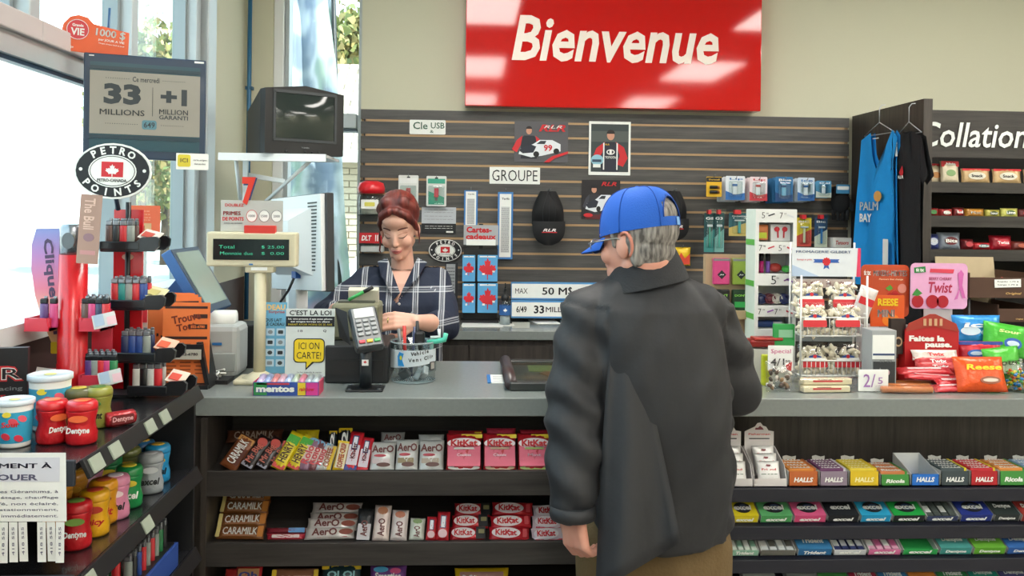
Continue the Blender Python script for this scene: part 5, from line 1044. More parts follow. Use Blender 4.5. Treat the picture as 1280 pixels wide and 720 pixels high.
MB().prism(rrect(w_, h_, .001), .003, card('#cfd6d2')).build('board', o); letter(o, "C'EST LA LOI", (0, -.002, h_*.44), w_*.86, h_*.075, ink, bold=.02); MB().prism(rrect(w_, h_*.15, .0005), .0008, ink).build('black_band', o, (0, -.002, h_*.31)); letter(o, 'Ici, une preuve d age avec photo', (0, -.003, h_*.345), w_*.9, h_*.03, white_c); letter(o, 'est exigee lorsqu un client', (0, -.003, h_*.305), w_*.8, h_*.028, white_c); letter(o, 'PARAIT AVOIR MOINS DE 25 ANS', (0, -.003, h_*.265), w_*.9, h_*.028, mat('#d8c83a'))
MB().prism([(p[0], p[1]) for p in rrect(w_*.64, h_*.36, .014)], .001, ink).build('bubble_outline', o, (-.002, -.0022, -h_*.12)); MB().prism([(-.012, 0), (.016, 0), (-.012, -.026)], .001, ink).build('bubble_outline_tail', o, (0, -.0022, -h_*.29)); MB().prism(rrect(w_*.6, h_*.33, .012), .001, mat('#e6c81e', .5)).build('bubble', o, (-.002, -.003, -h_*.12)); MB().prism([(-.009, 0.004), (.011, .004), (-.009, -.018)], .001, mat('#e6c81e', .5)).build('bubble_tail', o, (0, -.003, -h_*.29))
letter(o, 'ICI ON', (-.002, -.0042, -h_*.05), w_*.42, h_*.1, ink, bold=.0); letter(o, 'CARTE!', (-.002, -.0042, -h_*.19), w_*.5, h_*.1, ink, bold=.0); letter(o, '18', (-w_*.2, -.002, h_*.17), w_*.1, h_*.035, greyi); letter(o, 'Q', (w_*.3, -.002, h_*.17), w_*.07, h_*.04, ink); letter(o, 'La loi interdit la vente', (0, -.002, -h_*.44), w_*.5, h_*.022, greyi)
MB().box((0, .03, -h_*.2), (w_*.6, .004, h_*.5), white_c, rot=(-.35, 0, 0)).build('easel', o)
# mint roll carton
mx0, mx1 = on(317, 494).x, on(398, 495).x; o = thing('mint_carton', ((mx0+mx1)/2, 2.665, CZ)); tag(o, 'colourful open carton of mint rolls lettered mentos at the counter edge', 'carton')
wM = mx1-mx0; hM = .04
MB().box((0, -.04, hM/2), (wM, .003, hM), card('#2f4f9c')).box((-wM*.39, -.042, hM/2), (wM*.2, .002, hM*.92), mat('#2f8a4a', .5)).box((wM*.24, -.042, hM/2), (wM*.12, .002, hM*.92), mat('#e0c430', .5)).box((wM*.40, -.042, hM/2), (wM*.18, .002, hM*.92), mat('#d03a90', .5)).box((-wM*.2, -.042, hM*.87), (wM*.5, .002, hM*.12), mat('#c04048', .5)).box((-wM/2, 0, hM/2), (.003, .08, hM), card('#c04060')).box((wM/2, 0, hM/2), (.003, .08, hM), card('#c04060')).box((0, 0, .002), (wM, .08, .003), card('#2f4f9c')).box((0, .04, hM*.6), (wM, .003, hM*1.2), card('#c8ccd4')).build('tray', o)
letter(o, 'mentos', (-wM*.16, -.0435, hM*.5), wM*.6, hM*.5, mat('#2a3a9a'), bold=.10); letter(o, 'mentos', (-wM*.16, -.0445, hM*.5), wM*.585, hM*.45, white_c, bold=.05); letter(o, 'rainbow', (wM*.32, -.0445, hM*.5), wM*.24, hM*.3, redi, shear=.3)
for i in range(9): rl = MB().cyl((0, -.032, 0), (0, .034, .012), .0105, wrap(['#b8a8c8', '#8a9ac0', '#c87a7a', '#c8a0b0', '#a0b0d0', '#b0c0b0', '#c87890', '#9aa8b0', '#a8b4b8'][i]), 12).build('mint_roll', o, (-wM/2+.014+i*(wM-.028)/8, 0, .030)); MB().cyl((0, -.012, .002), (0, .012, .0065), .0112, wrap('#d8dce0'), 12).build('wrapper_band', rl)
# till base block, olive printer, card terminal
o = thing('till_block', (P(452, 470, 2.95).x, 2.94, CZ)); tag(o, 'black cash drawer block between the law sign and the card terminal', 'cash drawer'); MB().box((0, 0, .06), (.2, .26, .12), mat('#1b1d20', .5, 0, 0, 50, .1), bev=.006).box((0, -.132, .05), (.17, .004, .05), blackm).build('casing', o)
o = thing('slip_printer', (P(446, 410, 2.98).x, 3.0, CZ+.12)); tag(o, 'olive grey slip printer on top of the black cash drawer', 'printer'); MB().box((0, 0, .06), (.155, .16, .12), mat('#77775f', .5, 0, 0, 50, .05), bev=.012).box((.0, -.02, .122), (.12, .05, .008), mat('#4a4a40', .5)).build('casing', o); MB().box((.02, .0, .14), (.1, .03, .05), mat('#c8c4b0', .6), rot=(.3, 0, 0)).build('slip', o)
o = thing('pen', (P(447, 384, 2.96).x, 2.96, CZ+.262), (0, 0, 0)); tag(o, 'green and black pen resting on the olive printer', 'pen'); MB().cyl((-.03, 0, -.012), (.04, .0, .026), .006, plas('#3fae58'), 10).cyl((.02, 0, .0152), (.05, 0, .0312), .0068, blackm, 10).build('barrel', o)
PY_ = 2.70; pb = on(455, 490); o = thing('card_terminal', (pb.x, PY_+.02, CZ)); tag(o, 'payment card terminal with keypad on a black post', 'card terminal')
bb = MB().box((0, 0, .003), (.112, .09, .006), blackm, bev=.002)
for sx in (-1, 1):
    for sy in (-1, 1): bb.cyl((sx*.045, sy*.035, .006), (sx*.045, sy*.035, .009), .006, hookm, 10)
bb.build('base_plate', o); hp = P(455, 432, PY_).z-CZ; MB().cyl((0, 0, .006), (0, 0, hp+.02), .0185, mat('#23282c', .35), 22).build('post', o); lg = MB().box((0, -.019, 0), (.02, .002, .018), white_c).build('post_sticker', o, (0, 0, .085)); MB().prism(leafpts(.006, 0, 0), .001, redi).build('leaf_print', lg, (0, -.0207, .002))
T_ = Matrix.Translation((0, -.005, hp+.055)) @ Euler((-.72, -.10, .30)).to_matrix().to_4x4()
pad = MB(); pad.T = T_; pad.box((0, .014, 0), (.088, .034, .15), mat('#33373a', .4), bev=.009); pad.box((0, -.004, -.002), (.076, .006, .14), mat('#54595b', .35), bev=.003); pd = pad.build('terminal_body', o)
q = MB(); q.T = T_; q.box((0, -.008, .047), (.06, .003, .034), mat('#8b948f', .15)).build('terminal_screen', o)
for r_ in range(4):
    for c_ in range(3):
        q = MB(); q.T = T_; q.box((-.022+.022*c_, -.009, .018-.016*r_), (.017, .005, .011), mat('#8a8e8e', .4), bev=.002).build('key', o)
for c_, hx in enumerate(('#c83040', '#d8a828', '#3a9a50')): q = MB(); q.T = T_; q.box((-.023+.023*c_, -.009, -.056), (.019, .005, .011), mat(hx, .4), bev=.002).build('colour_key', o)
q = MB().add([(-.045, -.02, hp-.0), (-.085, .02, hp+.02), (-.1, .03, hp+.11), (-.06, .0, hp+.1)], [(0, 1, 2, 3), (3, 2, 1, 0)], blackm).build('side_shield', o)
# clear tub of vent clips
jp = on(515, 480); o = thing('clip_tub', (jp.x, jp.y+.06, CZ)); tag(o, 'round clear plastic tub labelled Vehicle Vent Clip', 'tub')
R_ = .074; H_ = .125
MB().lathe([(0, .004), (R_*.86, .004), (R_*.9, .0), (R_*.95, .01), (R_*.95, .03), (R_, .034), (R_, H_), (R_*1.03, H_+.004), (R_*.97, H_+.004), (R_*.97, .036)], CLEAR, 36, cap=False).build('tub_wall', o); MB().lathe([(R_*.4, .001), (R_*.97, .001), (R_*.97, .005), (R_*.4, .005)], mat('#9fb0b4', .1, alpha=.5), 30).build('tub_floor', o); MB().lathe([(R_*.985, H_), (R_*1.035, H_+.002), (R_*1.0, H_+.006)], mat('#c9d6d8', .1, alpha=.55), 36, cap=False).build('tub_rim', o)
lab = MB(); vs = []; n_ = 22
for k in range(n_+1):
    a = math.radians(-165+150*k/n_); tt = k/n_; zb0 = .046+.022*tt; zt0 = .108
    for zz in (zb0, zt0): vs.append((R_*1.012*math.cos(a), R_*1.012*math.sin(a), zz))
fs = [(2*k, 2*k+2, 2*k+3, 2*k+1) for k in range(n_)]
lab.add(vs, fs, mat('#cfd9de', .4), True).build('label', o)
for i, (t_, a_, zz, ww, hh) in enumerate((('Vehicle', -70, .097, .058, .015), ('Vent', -82, .077, .044, .015), ('Clip', -46, .083, .036, .015))):
    for j, ch in enumerate(t_):
        a = math.radians(a_+(j-(len(t_)-1)/2)*(ww/len(t_)/R_*57.3)); letter(o, ch, (R_*1.03*math.cos(a), R_*1.03*math.sin(a), zz+.0012*j-(0 if ch in 'VhlCi' else .0018)), None, hh*.8 if ch in 'VhlCi' else hh*.58, ink, rot=(PI/2, 0, a+PI/2), bold=.03)
a = math.radians(-118); MB().prism([(-.01, -.02), (.012, -.02), (.004, .0), (.01, .02), (-.006, .024), (-.012, .01)], .002, mat('#2f8fd0', .4)).build('person_print', o, (R_*1.02*math.cos(a), R_*1.02*math.sin(a), .078), (0, 0, a+PI/2)); MB().prism(oval(.008, .014), .002, mat('#d8c83a')).build('person_print', o, (R_*1.035*math.cos(a), R_*1.035*math.sin(a), .084), (0, 0, a+PI/2))
a = math.radians(-35); MB().prism(rrect(.024, .028, .004), .002, mat('#3a3c40', .3)).build('clip_print', o, (R_*1.03*math.cos(a), R_*1.03*math.sin(a), .055), (0, 0, a+PI/2)); MB().prism(rrect(.016, .02, .002), .002, mat('#a8a49c', .4)).build('clip_print', o, (R_*1.045*math.cos(a), R_*1.045*math.sin(a), .056), (0, 0, a+PI/2))
jl = Vector((jp.x, jp.y+.06, CZ))
rnd = random.Random(5)
for k, (cq, cn) in enumerate((('#b8bcc0', 'silver'), ('#70757a', 'grey'), ('#c9cfd2', 'pale'), ('#404448', 'charcoal'), ('#9aa4ac', 'bluish'))):
    g_ = thing('packed_clip', (jl.x+.035*math.cos(k*1.3), jl.y+.035*math.sin(k*1.3), CZ+.006+.008)); tag(g_, f'{cn} packed clip lying inside the clear tub', 'clip', 'clips in the clear tub'); MB().box((0, 0, .012), (.03, .018, .036), plas(cq), rot=(rnd.random(), rnd.random(), rnd.random()*3), bev=.004).build('clip_body', g_)
for nm, lb, pts, hx, r in (('pen', 'red pen standing in the clear tub', [(-.025, .01, .01), (-.032, .015, .175)], '#d02a20', .0055), ('pen', 'dark blue pen standing in the clear tub', [(-.008, .02, .01), (.002, .03, .17)], '#23305c', .005), ('pen', 'grey pen standing in the clear tub, behind the red one', [(-.03, -.0, .01), (-.05, .02, .165)], '#6a6c6a', .006)):
    g_ = thing(nm, jl); tag(g_, lb, 'pen', 'pens in the clear tub'); MB().tube(pts, r, plas(hx), 10).build('barrel', g_)
g_ = thing('phone_clip', jl); tag(g_, 'black phone clip hooked over the rim of the clear tub', 'phone clip'); MB().box((.022, -.05, H_+.02), (.032, .028, .04), blackm, bev=.006).tube([(.022, -.058, H_+.01), (.028, -.056, H_-.03)], [.009, .006], blackm, 8).tube([(.015, -.04, H_+.02), (.012, -.02, H_+.07)], [.008, .005], blackm, 8).build('clip_body', g_)
g_ = thing('pistol_clip', jl); tag(g_, 'turquoise and white vent clip hanging on the rim of the clear tub', 'clip'); MB().tube([(.045, -.03, H_+.004), (.075, -.03, H_+.006), (.1, -.03, H_+.012), (.105, -.03, H_+.032)], [.007, .008, .009, .008], plas('#4fc4a8'), 10).tube([(.055, -.025, H_+.018), (.085, -.025, H_+.02), (.082, -.025, H_+.045)], [.005, .006, .0055], plas('#dfe6e4'), 10).tube([(.06, -.03, H_), (.058, -.03, H_-.04)], [.006, .005], plas('#9fd0c4'), 8).build('clip_body', g_)
# counter tray with pictures, white card
ty0, ty1 = 2.70, 3.12; xl = on(630, 487, CZ+.02).x+.02
o = thing('counter_mat', (xl+.21, (ty0+ty1)/2, CZ)); tag(o, 'dark framed counter display tray with pictures under clear cover', 'display tray')
fm = mat('#2b2f2e', .35, 0, 0, 60, .1, coat=.2); cm_ = MB(); cm_.cyl((-.205, -.21, .022), (-.205, .21, .022), .02, mat('#3a2b2c', .4, coat=.2), 14); cm_.box((0, -.2, .014), (.42, .03, .028), fm, bev=.005); cm_.box((0, .2, .014), (.42, .03, .028), fm, bev=.005); cm_.box((.2, 0, .014), (.03, .42, .028), fm, bev=.005); cm_.build('frame', o)
MB().box((0, 0, .006), (.4, .4, .010), mat('#4a4a44', .3)).build('insert', o)
def flat(nm, pts, m, zz): MB().add([(x, y, zz) for x, y in pts]+[(x, y, zz+.001) for x, y in pts], [list(range(len(pts)))[::-1], list(range(len(pts), 2*len(pts)))]+[(i, (i+1) % len(pts), (i+1) % len(pts)+len(pts), i+len(pts)) for i in range(len(pts))], m).build(nm, o)
flat('picture', [(-.13, .05), (.15, .05), (.15, .17), (-.13, .17)], mat('#7f8a4c', .5, 0, 0, 20, .2), .012); flat('picture', [(-.15, -.16), (.18, -.16), (.18, .03), (-.15, .03)], mat('#5c5348', .5, 0, 0, 20, .2), .012)
flat('scroll_print', [(-.10, .0), (-.08, .05), (.1, .07), (.16, .03), (.06, -.02), (-.02, -.06), (-.07, -.05)], mat('#c8a878', .5, 0, 0, 30, .2), .014); flat('scroll_print', [(-.10, .0), (-.08, .04), (-.03, .02), (-.0, -.06), (-.06, -.07)], mat('#8a5a34', .5, 0, 0, 30, .2), .0155)
MB().box((0, 0, .022), (.38, .38, .002), CLEAR).build('cover', o)
q = on(621, 474); o = thing('small_card', (q.x, q.y, CZ)); tag(o, 'white card with a blue edge tucked beside the counter tray', 'card'); MB().box((0, 0, .001), (.05, .14, .002), white_c).box((-.026, 0, .0015), (.012, .14, .003), bluei).build('card', o)
for k in range(5): MB().box((.004, .04-.022*k, .0024), (.035, .002, .0005), greyi).build('ruled_line', o)
# ================================================================== candy shelves under the counter
YC = 2.60
ca0, ca1 = P(256, 560, YC).x, P(892, 560, YC).x
cu = thing('candy_shelving', ((ca0+ca1)/2, YC, 0)); tag(cu, 'dark wood candy shelves with sloped boards under the counter', 'shelving'); WC = ca1-ca0
Z1, Z1b, Z2, Z2b = [P(480, y_, YC).z for y_ in (588, 619, 677, 706)]
Z3 = Z2-(Z1-Z2)*.98; Z3b = Z2b-(Z1-Z2)*.98
for sx in (-1, 1):
    MB().box((sx*(WC/2), .14, .47), (.018, .30, .94), darkwood_v).build('side_board', cu)
MB().box((0, .27, .47), (WC, .012, .94), darkwood).build('rear_panel', cu)
for (zt_, zb_) in ((Z1, Z1b), (Z2, Z2b), (Z3, Z3b)):
    MB().box((0, .0, (zt_+zb_)/2), (WC, .016, zt_-zb_), darkwood, bev=.002).build('shelf_lip', cu)
    MB().box((0, .14, zt_+.01), (WC-.02, .285, .012), darkwood, rot=(.27, 0, 0)).build('shelf_board', cu)
MB().box((-WC/2-.03, .02, .47), (.045, .02, .94), darkwood_v).build('left_stile', cu)
def cbar(x0, y0, x1, y1, hexc, label, group, txt=None, tcol=white_c, horiz=False, spin=0.0, z=None, dy=0.0, t=.016, tilt=-.6, extras=(), tw_=.7, th_=.45, name='candy_bar', cat='candy bar', Y=None, bold=.03, shear=0, tpos=(0, 0)):
    """wrapped bar; extras: (fx, fz, w, h, hex, round?)  in fractions of the wrapper"""
    Y = YC+.055+dy if Y is None else Y
    c, w_, h_ = rectW(x0, y0, x1, y1, Y)
    o = thing(name, (c.x, Y, c.z)); o.rotation_euler = (Euler((tilt, 0, 0)).to_matrix() @ Matrix.Rotation(spin, 3, 'Y')).to_euler(); tag(o, label, cat, group)
    pouch('p', w_, h_, t, wrap(hexc) if isinstance(hexc, str) else hexc).build('wrapper', o)
    for k, e in enumerate(extras):
        pts = oval(w_*e[2], h_*e[3]) if len(e) > 5 else rrect(w_*e[2], h_*e[3], .002)
        MB().prism(pts, .0012, mat(e[4], .35)).build('print', o, (w_*e[0], -t/2-.0002-.0006*(k % 3) if abs(e[1]) < .36 else -t*.3, h_*e[1]))
    if txt:
        vert = (h_ > w_*1.4) and not horiz
        letter(o, txt, (w_*tpos[0], -t/2-.0030, h_*tpos[1]), (h_ if vert else w_)*tw_, (w_ if vert else h_)*th_, tcol, bold=bold, shear=shear, spin=PI/2 if vert else 0)
    return o
g1 = 'candy bars on the upper shelf'
zz1 = 587
cbar(283, 537, 354, 553, '#5a3524', 'brown CARAMILK bar lying across behind the leaning bars', g1, 'CARAMILK', mat('#c9b8a8'), True, dy=.11, spin=-.02, th_=.6)
cbar(286, 543, 310, 588, '#7a4426', 'brown CARAMILK bar leaning at the left end of the upper shelf', g1, 'CARAMILK', white_c, spin=.5, th_=.5, extras=((0, .38, .9, .16, '#b8864a'), (.25, -.1, .4, .5, '#5a2c1c')))
for k, (x, lb) in enumerate(((321, 'first from the caramel bar'), (338, 'second from the caramel bar'), (352, 'half hidden third one'))):
    cbar(x-10, 543+k*2, x+9, 588, '#241a1a', f'black bar with slanted red lettering, {lb}', g1, 'Mr.Big', mat('#c87060'), spin=.5, th_=.6, dy=.004*k, extras=((0, .3, .7, .25, '#c05048', 1), (0, -.4, .8, .12, '#8a8a98')), tpos=(0, -.06), tw_=.55)
cbar(370, 537, 399, 549, '#d8c020', 'yellow bar lying behind the green and yellow HENRY pair', g1, horiz=True, dy=.09)
for k, (x, lb) in enumerate(((360, 'left one of the pair'), (377, 'right one of the pair'))):
    cbar(x-9, 538+4*k, x+9, 589, '#d8c41c', f'yellow bar lettered HENRY with a green end, {lb}', g1, 'HENRY', mat('#4a2c18'), spin=.42, th_=.55, tw_=.5, dy=.003*k, extras=((0, .28, .85, .22, '#4aa83c'), (0, -.42, .9, .12, '#c04038'), (.0, -.06, .6, .5, '#e0d040')), tpos=(0, -.07))
for k, (x, lb) in enumerate(((386, 'tallest, next to the yellow pair'), (394, 'middle one'), (402, 'shortest and palest'))):
    cbar(x-8, 546+3*k, x+8, 589, ['#8c6a80', '#7a4a4e', '#c8d4dc'][k], f'blue-topped bar with red ringed lettering, {lb}', g1, 'Rolo', mat('#c84850'), spin=.32, th_=.6, tw_=.55, dy=.003*k, extras=((0, .38, .9, .2, '#6fa8cc', 1), (0, 0, .75, .45, '#d8c0b8')), tpos=(0, -.05))
cbar(411, 539, 421, 560, '#1e2a30', 'black and yellow bar end marked 2 behind the coffee bars, lower one', g1, '2', white_c, dy=.05, extras=((0, .4, 1, .2, '#d8b820'),)); cbar(423, 536, 440, 560, '#20262c', 'black and yellow bar end marked 2 behind the coffee bars, higher one', g1, '2', white_c, dy=.06, extras=((0, .4, 1, .25, '#e0c020'),))
cbar(403, 556, 418, 590, '#d8d4c8', 'pale striped bar lettered COFFEE with yellow edges', g1, 'COFFEE', mat('#a05030'), spin=.2, th_=.5, extras=((.3, 0, .3, .9, '#d8b428'),))
cbar(419, 551, 436, 590, '#dfb41c', 'yellow bar lettered COFFEE CRISP', g1, 'COFFEE CRISP', mat('#a83c28'), spin=.13, th_=.4, tw_=.8, extras=((0, 0, .7, .82, '#dfd6b0'), (0, .44, 1, .1, '#e8c820')))
cbar(434, 539, 451, 590, '#c42430', 'red and white bar with a navy label and a blue 2 at its foot', g1, 'Kinder', mat('#5a1c28'), spin=.12, th_=.35, tw_=.4, dy=.004, extras=((0, -.1, .8, .5, '#d8ccd4'), (0, .2, .45, .36, '#303a68'), (0, .2, .3, .3, '#dfe2ea'), (0, -.42, .9, .16, '#2a3c80')))
cbar(449, 546, 464, 591, '#c42834', 'red and white bar with a navy label, shorter than its neighbour', g1, 'Kinder', mat('#5a1c28'), spin=.12, th_=.35, tw_=.4, dy=.004, extras=((0, -.12, .8, .5, '#d8ccd4'), (0, .2, .45, .36, '#303a68'), (0, .2, .3, .3, '#dfe2ea')))
ae = '#c9c9c6'; brn = mat('#6a3430')
cbar(476, 540, 506, 556, '#a8a8a6', 'grey AERO bar behind the left white AERO packet', g1, 'AerO', brn, True, dy=.09, th_=.5); cbar(523, 543, 555, 556, '#cfd0cc', 'white AERO bar edge behind the right AERO packets', g1, None, horiz=True, dy=.09)
for k, (a_, b_, lb, c3) in enumerate(((463, 494, 'palest, left of the three', '#c8b8b8'), (495, 523, 'middle of the three, with green and brown chocolate', '#8a7a58'), (524, 555, 'right of the three, beside the red packets', '#a89888'))):
    cbar(a_, 552-3*k*(k < 2)-2*(k > 1), b_, 590, ae, f'white AERO chocolate packet, {lb}', g1, 'AerO', brn, True, th_=.25, tw_=.88, t=.02, tpos=(0, .22), extras=((-.05, -.18, .7, .16, c3), (.05, -.30, .55, .14, '#5a3028', 1), (-.1, .0, .5, .09, '#b8404c', 1)), name='chocolate_packet', cat='chocolate packet')
for k, (a_, b_, sub, c3) in enumerate(((558, 602, 'cream and biscuit', '#c8c4bc'), (604, 645, 'yellow chocolate', '#b89a78'), (647, 688, 'green mint', '#98a858'))):
    o = cbar(a_, 541, b_, 591, '#b01c26', f'red and pink KITKAT packet with a {sub} print at its foot', g1, None, name='chocolate_packet', cat='chocolate packet', t=.03, extras=((0, -.12, .92, .52, '#d85a74'), (.22, .40, .6, .10, '#e0c820'), (0, -.40, .9, .12, c3, 1), (0, .20, .95, .27, '#eadfe0', 1)))
    zk = o.children[0].dimensions if False else None
    c, w_, h_ = rectW(a_, 541, b_, 591, YC+.055)
    letter(o, 'KitKat', (0, -.0190, h_*.20), w_*.76, h_*.17, redi, bold=.04); letter(o, ['Cookies', 'Classic', 'Mint'][k], (0, -.0178, -h_*.1), w_*.4, h_*.07, mat('#f0d0d8')); MB().prism([(-w_*.3, 0), (w_*.3, 0), (w_*.26, .006), (-w_*.26, .006)], .001, mat(c3, .4)).build('stick_print', o, (0, -.0178, h_*.04))
cbar(608, 535, 645, 548, '#c83850', 'glossy pink packet top sticking up behind the middle red packet', g1, None, horiz=True, dy=.06); cbar(650, 537, 686, 548, '#b82838', 'red packet top sticking up behind the right red packet', g1, None, horiz=True, dy=.06); cbar(560, 538, 604, 550, '#a01c28', 'red packet behind the cream-print packet', g1, None, horiz=True, dy=.06, extras=((.35, 0, .2, .5, '#d8b820'),))
cbar(690, 552, 701, 592, '#4a1c24', 'dark maroon packet half hidden by the customer\'s sleeve', g1, 'Dark', white_c, extras=((0, .3, .7, .15, '#d8d0d0'),)); cbar(702, 548, 735, 592, '#6a2028', 'maroon packet behind the customer\'s sleeve', g1)
g2 = 'candy bars on the lower shelf'
def stack(rows, x0, x1, h_, hexc, txt, tc, lab, ext, dx=3, tilt=-.75, th_=.5, tw_=.6, tpos=(0, 0)):
    n_ = len(rows)
    for k, yb in enumerate(rows):      # from the front (lowest) to the back
        cbar(x0+dx*k, yb-h_, x1+dx*k, yb, hexc, f'{lab}, {["lowest", "second", "third", "topmost"][k] if k < n_-1 else "topmost"} of its stack', g2, txt, tc, True, dy=.034*k, tilt=tilt, extras=ext, th_=th_, tw_=tw_, t=.02, tpos=tpos, spin=.03*math.sin(k*3+x0))
stack([674, 659, 643, 629], 271, 331, 17, '#7a4a24', 'CARAMILK', white_c, 'brown CARAMILK bar with gold ends', ((-.46, 0, .08, .9, '#c8b878'), (.42, 0, .12, .8, '#b87838'), (0, -.3, .7, .14, '#9a6a48')), 3, th_=.55, tw_=.72)
cbar(333, 660, 384, 667, '#7a2430', 'maroon and blue bar lying flat between the caramel and white stacks', g2, None, horiz=True, dy=.02, extras=((.25, 0, .4, .8, '#5a90c8'),)); cbar(333, 667, 382, 675, '#b03040', 'red and white bar lying flat in front of the maroon one', g2, None, horiz=True, extras=((0, 0, .7, .5, '#d8c8c8'),))
stack([674, 663, 655, 643], 381, 444, 15, '#cdc8c4', 'AerO', brn, 'white AERO bar with brown print', ((.32, 0, .28, .5, '#8a4a3c', 1), (.05, -.36, .6, .1, '#b87878')), 3, th_=.62, tw_=.5, tpos=(-.1, 0))
for k, (a_, b_, t0, cq, lb, ec) in enumerate(((446, 466, 636, '#2c2e30', 'black-topped AERO bar standing upright', '#3a4034'), (467, 488, 632, '#dccbc4', 'tall peach and white AERO bar standing upright', '#b87850'), (489, 510, 638, '#dcd0cc', 'middle-height AERO bar with orange pieces standing upright', '#b86a48'), (512, 531, 648, '#d0d4c8', 'shortest AERO bar with green edge standing upright', '#6a8a48'))):
    cbar(a_, t0, b_, 675, cq, lb, g2, 'AerO', brn, spin=.04, th_=.42, tw_=.5, dy=.002*k, extras=((0, .33, .6, .22, ec, 1),) if k else ((0, -.25, .8, .5, '#c8c4c8'),), tpos=(0, -.15))
for k, (a_, b_, t0, lb) in enumerate(((533, 546, 646, 'shorter red bar with a navy label beside the green-edged bar'), (546, 562, 640, 'taller red bar with a navy label beside the black-ended bars'))):
    cbar(a_, t0, b_, 675, '#c42834', lb, g2, None, spin=.05, extras=((0, .12, .45, .45, '#303a68'), (0, .12, .3, .38, '#dfe2ea'), (0, -.28, .7, .3, '#d8b0b8', 1)))
kk = ((-.12, 0, .7, .8, '#e6dcdc', 1),)
stack([676, 661, 646], 562, 607, 17, '#b81c28', 'KitKat', redi, 'red KITKAT bar with a black end marked 70', ((.36, 0, .26, .9, '#242426'), (-.12, 0, .66, .78, '#e6dcdc', 1), (.38, .1, .16, .3, '#8a8458')), 3, th_=.45, tw_=.5, tpos=(-.12, 0))
stack([676, 661, 645], 611, 662, 17, '#b81c28', 'KitKat', redi, 'all-red KITKAT bar beside the black-ended ones', ((-.08, 0, .7, .8, '#e6dcdc', 1), (.38, 0, .1, .6, '#c84a50')), 2, th_=.45, tw_=.52, tpos=(-.08, 0))
stack([677, 662, 648], 664, 708, 17, '#d8c4c8', 'KitKat', redi, 'white and pink KITKAT bar next to the customer\'s hand', ((-.08, 0, .7, .8, '#eae2e2', 1), (0, -.42, .8, .1, '#c84050')), 1, th_=.45, tw_=.52, tpos=(-.08, 0))
g3 = 'candy bars on the bottom shelf in view'
YL3 = YC+.06
for k, (a_, b_, t0, cq, tx_, tcx, ex, lb) in enumerate(((280, 296, 712, '#b03030', None, white_c, (), 'small red packet top on the bottom shelf'), (294, 327, 707, '#b82c30', 'Oh', mat('#30408a'), ((0, .2, .8, .3, '#b88a5c'),), 'red packet top with tan pieces on the bottom shelf'), (340, 397, 712, '#9a6a50', 'COFFEE', mat('#d8b8a0'), ((-.46, .3, .1, .3, '#e0c020'), (.46, .3, .1, .3, '#e0c020')), 'brown and cream packet with yellow tips on the bottom shelf'), (402, 451, 706, '#1f3a40', 'Ol Ol', mat('#8ac0c8'), ((0, .4, 1, .2, '#e0c020'),), 'dark teal packet with a yellow top on the bottom shelf'), (462, 508, 708, '#7a4a9a', 'Smarties', white_c, ((-.2, .35, .4, .2, '#3aa0d0', 1), (.2, .3, .3, .2, '#d04080', 1)), 'purple packet with coloured sweets on the bottom shelf'), (568, 636, 711, '#d8b41c', 'Mirage', mat('#c8c8c8'), ((0, .1, .8, .5, '#8a5040'),), 'yellow packet lettered Mirage on the bottom shelf'))):
    cbar(a_, t0, b_, t0+34, cq, lb, g3, tx_, tcx, True, tilt=-.5, extras=ex, th_=.25, tw_=.7, tpos=(0, .12), t=.02)

